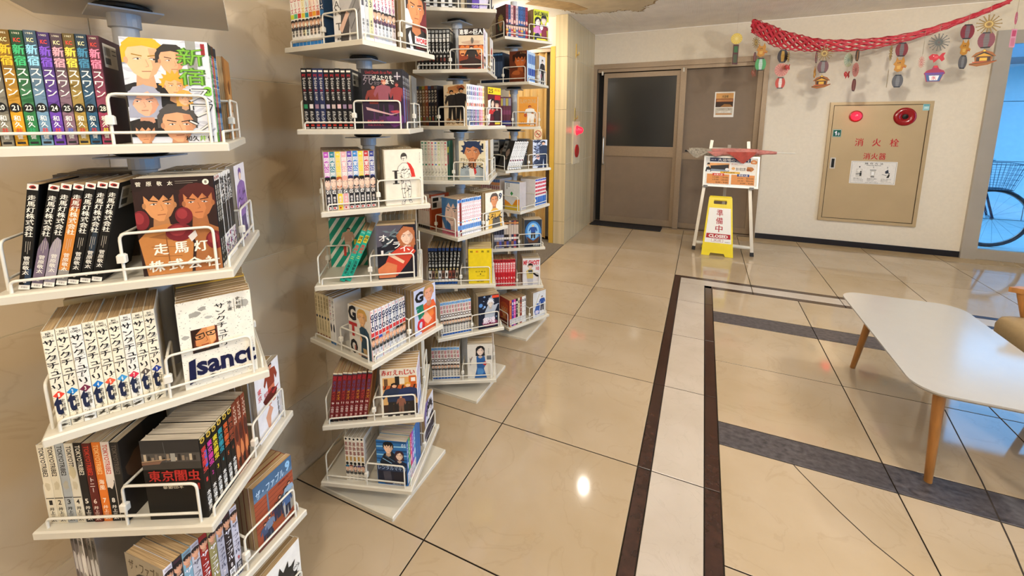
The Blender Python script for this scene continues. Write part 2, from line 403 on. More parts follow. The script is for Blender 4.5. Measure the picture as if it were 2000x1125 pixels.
# ------------------------------------------------------------------ floor
XW, YB, XR, YN = -1.361, 5.64, 4.3, -2.6       # left wall, back wall, right wall, rear wall
floor = MB().box(-3.2, YN - .1, -.09, XR + .1, YB + .14, -.008).obj('floor', GROUT); struct(floor)
J = .0022
def tile(name, x0, y0, x1, y1, m, cache={}):
    k = (name, round(x1 - x0, 3), round(y1 - y0, 3), m.name)
    a, b = x1 - x0 - 2 * J, y1 - y0 - 2 * J
    if k not in cache:
        e = .0012
        mb = MB(); q = [(-a / 2, -b / 2), (a / 2, -b / 2), (a / 2, b / 2), (-a / 2, b / 2)]; qi = [(x - math.copysign(e, x), y - math.copysign(e, y)) for x, y in q]
        mb.add([(x, y, -.008) for x, y in q] + [(x, y, -e) for x, y in q] + [(x, y, 0) for x, y in qi],
               [(8, 9, 10, 11)] + [(i + 4, (i + 1) % 4 + 4, (i + 1) % 4 + 8, i + 8) for i in range(4)])
        mb.cur = 1; mb.add(mb.v[:8], [(i, (i + 1) % 4, (i + 1) % 4 + 4, i + 4) for i in range(4)])
        cache[k] = mb.mesh(name, [m, GROUT])
    return meobj(name, cache[k], floor, ((x0 + x1) / 2, (y0 + y1) / 2, 0))
GX = [XW, -.761, -.158, .442, 1.045, 1.642, 2.245, 2.845, 3.445, XR]
GY = [-2.027, -1.427, -.827, -.227, .373, .973, 1.575, 2.175, 2.774, 3.366, 3.944, 4.555, 5.155, 5.437]
X0, Y1 = -.158, 3.944                            # outer corner of the inlaid border
GY2 = [-1.427, .373, .973, 1.575, 2.175, 2.774, 3.366]
for i in range(2):
    for j in range(len(GY) - 1): tile('floor_tile', GX[i], GY[j], GX[i + 1], GY[j + 1], FLOOR)
for i in range(2, len(GX) - 1):
    for j in range(10, len(GY) - 1): tile('floor_tile', GX[i], GY[j], GX[i + 1], GY[j + 1], FLOOR)
FLOOR2 = marble('tan_edge_stone', 'b39c78', 'a08a66', '806a48', .3, 4)
for i in range(len(GX) - 1): tile('edge_tile', GX[i], 5.437, GX[i + 1], 5.745 if i < 3 else YB, FLOOR2)
B1, W1, B2 = -.107, .086, .142                   # brown, white, brown strips running away
T1, T2, T3 = 3.893, 3.765, 3.713                 # the same strips across
ys = GY[1:10]
for a, b in zip(ys, ys[1:] + [None]):
    bo = b if b else Y1
    tile('border_strip', X0, a, B1, bo, BROWN); tile('inset_tile', B1, a, W1, min(bo, T1) if b else T2, WHITE_STONE)
    tile('border_strip', W1, a, B2, bo if b else T2, BROWN)
xs = [B1] + GX[3:]
for i, (a, b) in enumerate(zip(xs, xs[1:])):
    tile('border_strip', a, T1, b, Y1, BROWN); tile('inset_tile', a, T2, b, T1, WHITE_STONE)
    tile('border_strip', max(a, W1), T3, b, T2, BROWN)
IX = [B2, .744, 1.344, 1.944, 2.544, 3.144, XR]
IY = [-1.2, -.63, -.48, .05, .60, .752, 1.29, 1.843, 1.997, 2.553, 3.083, 3.26, T3]
for j in range(len(IY) - 1):
    slate = IY[j + 1] - IY[j] < .2
    for i in range(len(IX) - 1):
        tile('slate_strip' if slate else 'floor_tile', IX[i], IY[j], IX[i + 1], IY[j + 1], GRANITE if slate else FLOOR)
def crack(pts, wd, n=24):
    mb = MB()
    for i in range(len(pts) - 1):
        (x0, y0), (x1, y1) = pts[i], pts[i + 1]; dx, dy = x1 - x0, y1 - y0; L = math.hypot(dx, dy); nx, ny = -dy / L * wd / 2, dx / L * wd / 2
        mb.box(-.5, 0, 0, .5, 1, 1, T=Matrix(((nx * 2, dx, 0, x0), (ny * 2, dy, 0, y0), (0, 0, .0004, .00005), (0, 0, 0, 1))))
    return mb.obj('floor_crack', GROUT, floor)
crack([(.414, 1.84), (.43, 1.81), (.47, 1.745), (.524, 1.661), (.59, 1.57), (.668, 1.491), (.76, 1.42)], .004)
crack([(1.138, 2.528), (1.06, 2.05), (1.0, 1.74), (.976, 1.637), (.94, 1.45)], .005)
carpet = MB().box(-2.9, 2.97, -.008, XW - .004, 4.56, .002).obj('carpet', mat('grey_brown_carpet', '6e6457', .95, noise=.35, nscale=160, bump=.8), floor)
# ------------------------------------------------------------------ walls
def slabs(parent, m, axis, pos, us, zs, name, th=.012, sign=1):
    cache = {}
    for a, b in zip(us, us[1:]):
        for c, d in zip(zs, zs[1:]):
            k = (round(b - a, 3), round(d - c, 3))
            if k not in cache:
                p, q = (b - a) / 2 - .0015, (d - c) / 2 - .0015
                mb = MB()
                if axis == 'x': mb.box(-th if sign > 0 else 0, -p, -q, 0 if sign > 0 else th, p, q)
                else: mb.box(-p, 0, -q, p, th, q)
                cache[k] = mb.mesh(name, m)
            u, z = (a + b) / 2, (c + d) / 2
            meobj(name, cache[k], parent, (pos, u, z) if axis == 'x' else (u, pos, z))
JOINT = mat('wall_joint', 'd8ccb0', .8)
wl = MB().box(XW - .16, YN, -.09, XW - .002, 2.96, CEIL).box(XW - .16, 2.94, 0, XW - .0025, 2.972, CEIL).obj('wall_left', JOINT); struct(wl)
slabs(wl, WALLSTONE, 'x', XW, [YN, -2.448, -1.848, -1.248, -.648, -.048, .552, 1.152, 1.752, 2.352, 2.97], [0, .303, .906, 1.503, 2.103, CEIL], 'wall_slab')
pil = MB().box(-1.492, 4.452, -.09, XW - .002, YB + .14, CEIL).obj('wall_pillar', JOINT); struct(pil)
slabs(pil, PILLAR, 'x', XW, [4.44, 4.87, 5.3, YB + .1], [0, .262, .91, 1.498, 2.048, CEIL], 'wall_slab')
slabs(pil, PILLAR, 'y', 4.44, [-1.492, XW], [0, .262, .91, 1.498, 2.048, CEIL], 'wall_slab')
wb = MB(); D0, D1, DT = -1.361, .622, 2.098      # door opening in the back wall
wb.box(XW - .01, YB, DT, D1, YB + .12, CEIL).box(D1, YB, -.09, 2.44, YB + .12, CEIL).box(2.44, YB, 2.2, XR + .1, YB + .12, CEIL)
wb = wb.obj('wall_back', PLASTER); struct(wb)
struct(MB().box(D1 + .006, YB - .008, 0, 2.44, YB, .062).obj('baseboard_back', NAVY))
wr = MB().box(XR, YN, -.09, XR + .1, -.2, CEIL).box(XR, 4.2, -.09, XR + .1, YB + .12, CEIL).box(XR, -.2, 2.2, XR + .1, 4.2, CEIL).box(XR, -.2, -.09, XR + .1, 4.2, .1).obj('wall_right', PLASTER); struct(wr)
struct(MB().box(-3.2, YN - .1, -.09, XR + .1, YN, CEIL).obj('wall_rear', PLASTER))
struct(MB().box(-3.2, 2.8, -.09, -2.9, 4.9, CEIL).box(-2.9, 4.72, -.09, -1.48, 4.86, CEIL).box(-3.2, 2.8, -.09, XW - .15, 2.94, CEIL).obj('wall_alcove', PLASTER))
# ribbed ceiling: real grooves running away from the eye
mb = MB(); p = .0165; x = -3.2; prof = []
while x < XR + .1:
    prof += [(x, CEIL), (x + p - .0055, CEIL), (x + p - .0045, CEIL + .002), (x + p - .001, CEIL + .002)]; x += p
n = len(prof)
mb.add([(a, YN - .1, z) for a, z in prof] + [(a, YB + .14, z) for a, z in prof], [(i, i + 1, n + i + 1, n + i) for i in range(n - 1)])
mb.box(-3.2, YN - .1, CEIL + .02, XR + .1, YB + .14, CEIL + .1)
ceiling = struct(mb.obj('ceiling', CEILM))
struct(MB().box(D1 - 2, YB - .008, CEIL - .006, XR, YB, CEIL).obj('trim_1', CEILM))
# water-damaged patch that sags below the ribs, with its brown tide line
edge = [(-1.75, 3.35), (-1.6, 3.7), (-1.5, 3.86), (-1.4, 4.12), (-1.34, 4.3), (-1.27, 4.42), (-1.22, 4.5), (-1.1, 4.53), (-1.0, 4.52), (-.95, 4.56), (-.84, 4.5), (-.78, 4.55), (-.7, 4.62), (-.64, 4.62), (-.58, 4.46), (-.52, 4.4), (-.46, 4.24), (-.36, 4.2), (-.3, 3.95), (-.2, 3.6), (-.4, 3.2), (-.9, 3.0), (-1.4, 3.05)]
R_ = random.Random(3); fine = []
for (a, b), (c, d) in zip(edge, edge[1:] + edge[:1]):
    for i in range(9): t = i / 9; fine.append((a + (c - a) * t + R_.uniform(-.022, .022), b + (d - b) * t + R_.uniform(-.028, .028)))
cx0, cy0 = -.93, 3.9
def patch(name, scale, z, th, m):
    pts = [(cx0 + (x - cx0) * scale, cy0 + (y - cy0) * scale) for x, y in fine]
    mb = MB().prism(pts, Matrix.Translation((0, 0, z)), th); return mb.obj(name, m, ceiling)
patch('tide_line', 1.022, CEIL - .002, .002, mat('brown_tide_line', '9a7f52', .8, noise=.35, nscale=25))
patch('sagging_paper', .985, CEIL - .004, .002, mat('stained_ceiling_paper', 'd2c2a2', .75, noise=.1, nscale=7))
stain = [(-1.62, 3.9), (-1.45, 3.75), (-1.2, 4.05), (-1.12, 4.32), (-1.2, 4.36), (-1.36, 4.24)]
MB().prism(stain, Matrix.Translation((0, 0, CEIL - .0055)), .001).obj('damp_stain', mat('damp_stain', 'b99b6c', .8, noise=.2, nscale=14), ceiling)

# ------------------------------------------------------------------ ceiling lamps
def downlight(x, y, pw):
    z = CEIL - (.004 if (x, y) == (-.93, 3.9) else 0)
    t = empty('ceiling_downlight', (x, y, z), '', 'lamp', 'recessed ceiling downlights')
    MB().lathe([(.03, -.001), (.075, -.001), (.08, -.006), (.078, -.010), (.058, -.012), (.03, -.004)], 28).obj('trim_ring', WHITEM, t)
    MB().lathe([(.001, -.006), (.022, -.0065), (.03, -.005), (.03, -.004)], 24).obj('glowing_lens', mat('lamp_glow', 'ffffff', emit=(1, .9, .74), estr=60), t)
    seen = (x, y) == (-.93, 3.9)
    l = bpy.data.lights.new('downlight_light', 'AREA' if seen else 'POINT'); l.energy = pw * (3.2 if seen else 6); l.color = WARM
    if seen: l.shape = 'DISK'; l.size = .05
    else: l.shadow_soft_size = .05
    o = bpy.data.objects.new('downlight_light', l); COL.objects.link(o); o.parent = t; o.location = (0, 0, -.014 if seen else -.2)
    return t
words_ = ['over the fourth bookstand beside the water stain', 'above the white coffee table', 'above the floor before the glass door', 'above the open floor beside the first bookstand', 'above the floor behind the lounge chair', 'behind the viewer, unseen, added to even out the light', 'over the carpeted alcove']
for (x, y, pw), wd in zip(LAMPS, words_): downlight(x, y, pw)['label'] = 'round recessed ceiling downlight ' + wd

# ------------------------------------------------------------------ sliding door in the back wall
YD = 5.715
d = MB()
d.box(D0, YB - .012, 0, D0 + .045, YD + .06, DT).box(D1 - .05, YB - .012, 0, D1, YD + .06, DT).box(D0 + .045, YB - .012, DT - .06, D1 - .05, YD + .06, DT)
d.box(D0 + .045, YB + .02, -.001, D1 - .05, YD + .06, .012)
door = struct(d.obj('door_1', ALU))
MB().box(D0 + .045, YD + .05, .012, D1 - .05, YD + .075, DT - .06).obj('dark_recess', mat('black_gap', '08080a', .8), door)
MB().box(D0 + .05, YB + .015, DT - .1, D1 - .05, YB + .05, DT - .06).obj('head_rail', ALU, door)
lf = MB(); xa, xb = -1.238, -.245
lf.box(xa, YD - .02, .02, -1.19, YD + .015, DT - .11).box(-.345, YD - .02, .02, xb, YD + .015, DT - .11)
lf.box(-1.19, YD - .02, DT - .17, -.345, YD + .015, DT - .11).box(-1.19, YD - .02, .92, -.345, YD + .015, 1.05).box(-1.19, YD - .02, .02, -.345, YD + .015, .1)
leaf = lf.obj('sliding_leaf', ALU, door)
MB().box(-1.19, YD - .006, .1, -.345, YD + .008, .92).obj('lower_panel', DOORP, leaf)
gm = bpy.data.materials.new('wired_dark_glass'); gm.use_nodes = True; nt = gm.node_tree; b = nt.nodes['Principled BSDF']
b.inputs['Base Color'].default_value = (*lin('2b2b29'), 1); b.inputs['Roughness'].default_value = .16
tc = nt.nodes.new('ShaderNodeNewGeometry'); bp = nt.nodes.new('ShaderNodeBump'); bp.inputs['Strength'].default_value = .15; bp.inputs['Distance'].default_value = .0008
vo = nt.nodes.new('ShaderNodeTexVoronoi'); vo.inputs['Scale'].default_value = 140; nt.links.new(tc.outputs['Position'], vo.inputs['Vector']); nt.links.new(vo.outputs[0], bp.inputs['Height']); nt.links.new(bp.outputs[0], b.inputs['Normal'])
MB().box(-1.19, YD - .004, 1.05, -.345, YD + .004, DT - .17).obj('glass_pane', gm, leaf)
MB().tube([(-1.214, YD - .02, 1.14), (-1.214, YD - .055, 1.165), (-1.214, YD - .065, 1.14), (-1.214, YD - .065, .83), (-1.214, YD - .055, .8), (-1.214, YD - .02, .825)], .011, 10).obj('handle', CHROME, leaf)
fx = MB(); fx.box(-.3, YB + .005, .02, -.235, YD + .012, DT - .1); fx.box(D1 - .1, YD - .01, .02, D1 - .05, YD + .02, DT - .1)
fx.box(-.235, YD - .01, .02, D1 - .1, YD + .02, .085)
fixed = MB().box(-.235, YD + .0, .085, D1 - .1, YD + .014, DT - .1).obj('fixed_panel', DOORP, door)
fx.box(-.235, YD - .008, .9, D1 - .1, YD, .98)
fx.obj('fixed_panel_frame', ALU, fixed)
for x in (-1.262, -.28): MB().rbox(x, YB + .0, DT - .135, x + .022, YB + .02, DT - .085, .004).obj('door_bumper', WHITEM, door)
# poster on the fixed panel
def wallprint(name, x0, x1, z0, z1, y, paper='f0ece4', th=.0012):
    t = MB().box(x0, y - th, z0, x1, y, z1).obj(name, mat('sheet_' + paper, paper, .4))
    P = Print(x1 - x0, z1 - z0)
    return t, P, (lambda a, b_, hh: (x0 + a, y - th - hh, z1 - b_))
t, P, fn = wallprint('bath_poster', .092, .304, 1.42, 1.716, YD)
tag(t, 'small laminated flyer with an orange photo taped on the taupe door panel', 'poster')
P.r(.06, .05, .94, .27, 'd9a05c').t('大浴場', .36, .13, .68, .24, '332').r(.06, .27, .94, .6, '8a4a2a').r(.06, .4, .94, .6, '3a2418').r(.1, .3, .9, .38, 'c78a52').p([(.3, .6), (.5, .48), (.8, .5), (.94, .6)], 'a8743c')
P.r(.06, .62, .94, .92, 'cfc6b4').t('入浴時間のご案内', .12, .65, .88, .72, '7a705f', 0).t('15時から24時', .2, .75, .84, .83, 'f6f2ea').r(.1, .85, .9, .9, 'c28a55')
P.build('flyer_print', t, fn)
mt = MB().rbox(-.455, -.125, 0, .455, .125, .012, .012).obj('door_mat', BLACK); mt.location = (-.875, 5.6, .0005); mt.rotation_euler = (0, 0, radians(-1.5))
tag(mt, 'narrow black rubber mat lying before the sliding door', 'mat')

# ------------------------------------------------------------------ fire hydrant cabinet
FY = YB
hx0, hx1, hz0, hz1 = 1.222, 2.066, .281, 1.568
cab = empty('hydrant_cabinet', (1.644, FY, hz0), 'beige metal fire hydrant cabinet set in the cream wall with red lettering', 'cabinet')
CABM = mat('beige_enamel', 'bfa985', .28, metal=.25, noise=.04, nscale=4)
O = Vector((1.644, FY, hz0))
def cpart(mb, name, m, parent=cab, label=None):
    o = mb.obj(name, m, parent, label=label); o.location = -O if parent == cab else (0, 0, 0); return o
f = MB(); e = .03
f.box(hx0, FY - .022, hz0, hx0 + e, FY, hz1).box(hx1 - e, FY - .022, hz0, hx1, FY, hz1).box(hx0 + e, FY - .022, hz1 - e, hx1 - e, FY, hz1).box(hx0 + e, FY - .022, hz0, hx1 - e, FY, hz0 + e)
cpart(f, 'cabinet_frame', CABM)
cpart(MB().box(hx0 + e, FY - .004, hz0 + e, hx1 - e, FY, hz1 - e), 'shadow_gap', mat('black_gap'))
cpart(MB().box(hx0 + e + .006, FY - .017, hz0 + e + .006, hx1 - e - .006, FY - .004, hz1 - e - .006), 'cabinet_door', CABM)
T90 = lambda x, y, z: Matrix.Translation((x, y, z)) @ Matrix.Rotation(pi / 2, 4, 'X')
YF = FY - .017
cpart(MB().lathe([(.06, 0), (.06, .006), (.046, .01), (.046, .012)], 28, T90(1.451, YF, 1.421)), 'lamp_base', mat('red_plastic', 'a01418', .3))
RL = mat('red_lamp_glow', 'c01020', .25, emit=(1, .012, .03), estr=3.2)
cpart(MB().lathe([(.045, .010), (.043, .022), (.034, .035), (.018, .043), (.002, .046)], 28, T90(1.451, YF, 1.421)), 'lamp_dome', RL)
l = bpy.data.lights.new('red_light', 'POINT'); l.energy = .12; l.color = (1, .03, .06); l.shadow_soft_size = .03
o = bpy.data.objects.new('red_light', l); COL.objects.link(o); o.parent = cab; o.location = Vector((1.451, YF - .09, 1.421)) - O
cpart(MB().lathe([(.092, 0), (.09, .012), (.082, .02), (.055, .017), (.03, .012), (.028, .008)], 32, T90(1.854, YF, 1.414)), 'alarm_bezel', mat('dark_red_gloss', '8e1018', .15))
cpart(MB().lathe([(.026, .008), (.024, .016), (.002, .018)], 20, T90(1.854, YF, 1.414)), 'alarm_button', mat('black_gloss', '151212', .2))
cpart(MB().rbox(1.278, YF - .004, .865, 1.318, YF, .975, .0).obj if False else MB().box(1.274, YF - .004, .86, 1.322, YF, .98), 'latch_plate', CHROME)
cpart(MB().box(1.286, YF - .0045, .872, 1.312, YF - .003, .968), 'latch_recess', mat('black_gap'))
def pl(mb_x0, x1, z0, z1, name, paper, draw, label=None):
    o = cpart(MB().box(mb_x0, YF - .0012, z0, x1, YF, z1), name, mat('sheet_' + paper, paper, .35), label=label)
    P = Print(x1 - mb_x0, z1 - z0); draw(P)
    P.build('plate_print', o, lambda a, b_, hh: (mb_x0 + a, YF - .0012 - hh, z1 - b_)); return o
def dr(P):
    P.r(.02, .03, .98, .97, '888').r(.026, .04, .974, .96, 'e2ded8').t('操 作 方 法', .3, .06, .7, .14, '333').t('OPERATING METHOD', .34, .16, .66, .2, '555')
    for i, x in enumerate((.2, .5, .8)):
        P.t(str(i + 1), x - .012, .22, x + .012, .29, '444')
        P.t(('扉を開けて\nホースを出す', '開閉弁を開く\n放水する', '火元に向けて\n放水する')[i], x - .11, .74, x + .11, .86, '444', 0).t(('OPEN THE DOOR', 'OPEN THE VALVE', 'SPRAY THE FIRE')[i], x - .11, .88, x + .11, .905, '555', 0)
    P.r(.13, .34, .27, .7, 'cfcac2').e(.2, .42, .05, .06, 'e8e4dd').r(.215, .5, .255, .66, '222').line([(.13, .58), (.23, .55)], .006, '222').e(.235, .46, .018, .03, '222')
    P.r(.43, .36, .57, .4, '999').p([(.44, .4), (.56, .4), (.54, .66), (.46, .66)], 'c4c0b8').r(.47, .45, .53, .6, 'eee').r(.46, .66, .54, .7, '444')
    P.p([(.76, .42), (.82, .34), (.84, .5), (.77, .52)], '2a3040').p([(.8, .7), (.84, .54), (.87, .58), (.85, .7)], '222').line([(.7, .56), (.8, .6)], .006, '888').e(.85, .52, .015, .025, '222')
    P.t('圧力1.7 放水130 消火栓', .36, .92, .64, .95, '555', 0)
pl(1.462, 1.85, .709, .95, 'instruction_plate', 'e2ded8', dr)
def dr(P):
    P.r(.03, .04, .97, .96, 'e8f0ea').r(.06, .08, .94, .92, '0d5a4c').p([(.2, .4), (.34, .3), (.36, .2), (.46, .25), (.48, .75), (.36, .8), (.34, .5)], 'eef').e(.7, .6, .1, .18, 'eef').e(.7, .6, .05, .1, '0d5a4c')
pl(1.268, 1.345, 1.2, 1.284, 'green_sticker', '0d5a4c', dr, 'green exit sticker with white symbols')
pl(1.985, 2.035, 1.475, 1.54, 'blue_sticker', '8fc4cc', lambda P: P.r(.1, .1, .9, .3, '5aa0aa').t('点検済', .15, .45, .85, .75, 'eff'), 'pale blue inspection sticker')
P = Print(hx1 - hx0, hz1 - hz0); fx_ = lambda x: (x - hx0) / (hx1 - hx0); fz_ = lambda z: (hz1 - z) / (hz1 - hz0)
for ch, x in zip('消火栓', (1.508, 1.655, 1.80)): P.t(ch, fx_(x - .036), fz_(1.19), fx_(x + .036), fz_(1.108), 'b3202a')
for ch, x in zip('消火器', (1.587, 1.652, 1.717)): P.t(ch, fx_(x - .029), fz_(1.037), fx_(x + .029), fz_(.97), 'b3202a')
o = P.build('cabinet_lettering', cab, lambda a, b_, hh: (hx0 + a - O.x, YF - hh - O.y, hz1 - b_ - O.z))

# ------------------------------------------------------------------ alarm plate and brass fittings on the pillar
XP = XW
al = empty('fire_alarm_plate', (XP, 4.83, 1.12), 'tall beige alarm plate with red lamp and red button on the stone pillar', 'alarm')
def ap(mb, name, m): o = mb.obj(name, m, al); o.location = (-XP, -4.83, -1.12); return o
ap(MB().box(XP, 4.69, .885, XP + .012, 4.965, 1.372), 'plate', mat('ivory_enamel', 'd8c8a6', .35))
TX = lambda y, z: Matrix.Translation((XP + .012, y, z)) @ Matrix.Rotation(pi / 2, 4, 'Y')
ap(MB().lathe([(.055, 0), (.055, .01), (.044, .014), (.044, .03), (.03, .062), (.01, .074), (.001, .075)], 24, TX(4.83, 1.27)), 'alarm_lamp', RL)
ap(MB().lathe([(.075, 0), (.074, .012), (.05, .016), (.03, .01), (.001, .009)], 24, TX(4.83, 1.03)), 'alarm_button', mat('red_plastic'))
l = bpy.data.lights.new('red_light', 'POINT'); l.energy = .12; l.color = (1, .03, .06); l.shadow_soft_size = .04
o = bpy.data.objects.new('red_light', l); COL.objects.link(o); o.parent = al; o.location = (.14, 0, .15)
BRASS = mat('brass', 'c9a95a', .35, metal=.8)
for z, nm in ((2.15, 'upper'), (1.45, 'lower')):
    c = empty('cord_hook', (XP, 4.77, z - .075), f'slim brass cord hook, {nm} of the two on the stone pillar above the alarm', 'hook', 'brass cord hooks on the stone pillar')
    MB().rbox(0, -.016, 0, .006, .016, .15, .003).obj('back_plate', BRASS, c)
    MB().tube([(.006, 0, .03), (.03, 0, .03), (.034, 0, .04), (.034, 0, .06)], .006, 8).obj('hook', BRASS, c)
cn = MB().tube([(XP + .003, 4.775, 1.525), (XP + .003, 4.775, 2.075)], .0028, 6).obj('wall_cord', mat('ivory_enamel')); tag(cn, 'thin ivory cord running between the two brass hooks', 'cord')

# ------------------------------------------------------------------ accordion curtain in the alcove
cu = empty('accordion_partition', (-2.2, 4.55, .02), 'pleated beige accordion partition closing the carpeted alcove', 'partition')
mb = MB(); xs = []; x = -2.88; i = 0
while x < -1.58: xs.append((x, 4.53 + (.045 if i % 2 else 0))); x += .042; i += 1
n = len(xs); vs = [(a + 2.2, b - 4.55, z) for z in (0, 2.1) for a, b in xs] + [(a + 2.2, b + .006 - 4.55, z) for z in (0, 2.1) for a, b in xs]
fs = [(i, i + 1, n + i + 1, n + i) for i in range(n - 1)] + [(2 * n + i + 1, 2 * n + i, 3 * n + i, 3 * n + i + 1) for i in range(n - 1)]
mb.add(vs, fs); mb.obj('pleats', mat('beige_woodgrain_vinyl', 'c9a86c', .5, noise=.12, nscale=3, stretch=(14, 14, .6)), cu)
MB().box(-1.578 + 2.2, -.03, 0, -1.55 + 2.2, .035, 2.1).obj('lead_post', mat('beige_woodgrain_vinyl'), cu)
MB().box(-1.6 + 2.2, -.05, .62, -1.575 + 2.2, -.03, .86).obj('pull_handle', mat('dark_bronze', '4a3826', .4, metal=.5), cu)
MB().box(-.7, -.03, 2.1, -1.5 + 2.2, .06, 2.14).obj('head_track', ALU, cu)
struct(MB().box(-1.545, 4.44, 0, -1.494, 4.62, 2.16).obj('trim_2', mat('yellow_jamb', 'd0a640', .4)))
struct(MB().box(-2.9, 4.5, 2.16, -1.494, 4.72, CEIL).obj('trim_3', PLASTER))
t, P, fn = wallprint('no_smoking_sign', -1.765, -1.665, 1.15, 1.29, 4.525, 'e0d2b4')
tag(t, 'small paper no smoking sign on the pleated partition', 'sign')
for k in range(20):
    a0, a1 = 2 * pi * k / 20, 2 * pi * (k + 1) / 20
    P.line([(.5 + .38 * cos(a0), .42 + .27 * sin(a0)), (.5 + .38 * cos(a1), .42 + .27 * sin(a1))], .007, 'b03028')
P.r(.25, .4, .75, .45, '333').line([(.24, .22), (.76, .62)], .008, 'b03028').t('禁煙', .3, .78, .7, .93, 'b03028'); P.build('sign_print', t, fn)

# ------------------------------------------------------------------ glass entrance beside the back wall
STEEL = mat('polished_steel', 'b5afa6', .3, metal=.3, noise=.04, nscale=6)
struct(MB().box(2.44, YB - .03, 0, 2.556, YB + .13, 2.2).obj('trim_4', STEEL))
win = MB(); G0, G1 = 2.556, XR
win.box(G0, YB, 0, G1, YB + .06, .105).box(G0, YB, 2.08, G1, YB + .06, 2.2).box(G0, YB, .105, G0 + .012, YB + .06, 2.08).box(3.5, YB, .105, 3.56, YB + .06, 2.08)
win = struct(win.obj('window_1', STEEL))
gl = bpy.data.materials.new('clear_glass'); gl.use_nodes = True; nt = gl.node_tree; nt.nodes.remove(nt.nodes['Principled BSDF'])
a = nt.nodes.new('ShaderNodeBsdfTransparent'); a.inputs[0].default_value = (.93, .97, .98, 1); g = nt.nodes.new('ShaderNodeBsdfGlossy'); g.inputs['Roughness'].default_value = .01
fr = nt.nodes.new('ShaderNodeFresnel'); fr.inputs[0].default_value = 1.45; mx = nt.nodes.new('ShaderNodeMixShader')
nt.links.new(fr.outputs[0], mx.inputs[0]); nt.links.new(a.outputs[0], mx.inputs[1]); nt.links.new(g.outputs[0], mx.inputs[2]); nt.links.new(mx.outputs[0], nt.nodes['Material Output'].inputs[0])
MB().box(G0 + .012, YB + .025, .105, 3.5, YB + .033, 2.08).obj('glass_pane', gl, win)
MB().box(3.56, YB + .025, .105, G1, YB + .033, 2.08).obj('glass_pane', gl, win)
win2 = MB()
for y in (-.2, 1.24, 2.7, 4.14): win2.box(XR, y, .1, XR + .06, y + .06, 2.2)
win2 = struct(win2.obj('window_2', STEEL))
for y in (-.14, 1.3, 2.76): MB().box(XR + .03, y, .1, XR + .036, y + 1.38, 2.2).obj('glass_pane', gl, win2)
# outside
EXT = mat('pale_cladding', 'b0b6ba', .5, noise=.04)
ext = MB().box(1.6, 8.3, -.1, 9.5, 8.45, 2.5).obj('wall_outside', mat('cladding_joint', '8d979c', .8)); struct(ext)
cache = None
for i in range(9):
    for j in range(3):
        if cache is None: cache = MB().box(0, -.02, 0, .84, 0, .82).mesh('cladding_panel', EXT)
        meobj('cladding_panel', cache, ext, (1.62 + i * .852, 8.3, -.02 + j * .832))
struct(MB().box(-3, YB + .14, -.16, 9.5, 8.3, -.03).box(XR + .1, -4, -.16, 9.5, YB + .14, -.03).obj('ground_outside', mat('pale_paving', 'a8acac', .6, noise=.06, nscale=9)))
struct(MB().box(1.6, 7.4, 2.14, 9.5, 8.29, 2.3).obj('roof_outside', mat('dark_soffit', '6d7780', .7)))

# ------------------------------------------------------------------ bookstands
S, TK = .34, .0158
HS = S / 2
def arc3(pts, r=.012, seg=4):
    """round the inner corners of a polyline"""
    out = [Vector(pts[0])]
    for a, b, c in zip(pts, pts[1:], pts[2:]):
        a, b, c = Vector(a), Vector(b), Vector(c); p = b + (a - b).normalized() * r; q = b + (c - b).normalized() * r
        for i in range(seg + 1): t = i / seg; out.append(p * (1 - t) ** 2 + b * 2 * t * (1 - t) + q * t * t)
    return out + [Vector(pts[-1])]
# one side of a tier in its own frame: x along the edge, y inward, z up, origin at the edge's left end
RW = .0026
guard_me = MB().tube(arc3([(.172, .010, 0), (.172, .010, .086), (.312, .010, .086), (.312, .010, 0)]), RW, 8).tube(arc3([(.022, .010, 0), (.022, .010, .02), (.312, .010, .02)], .008), RW, 8).mesh('wire_guard', WHITEM)
div_me = MB().tube(arc3([(.1745, .0125, .084), (.178, .09, .084), (.178, .09, 0)]), RW, 8).mesh('wire_divider', WHITEM)
clip_me = MB().rbox(.165, .003, .034, .179, .016, .05, .003).mesh('rail_clip', WHITEM)
shelf_me = MB().rbox(-HS, -HS, -TK, HS, HS, 0, .003).mesh('shelf', SHELFM)
fl_me = MB().box(-.054, -.054, -.003, .054, .054, 0).lathe([(.0215, -.003), (.026, -.003), (.026, -.028), (.0215, -.03)], 20).mesh('pole_flange', POLEM)
bear_me = MB().lathe([(.04, 0), (.046, -.004), (.046, -.009), (.036, -.014)], 20).mesh('swivel_bearing', mat('black_bearing', '1c1b1a', .5))
ORD = ['first', 'second', 'third', 'fourth', 'fifth', 'sixth', 'seventh', 'eighth', 'ninth', 'tenth', 'eleventh', 'twelfth', 'thirteenth', 'fourteenth']
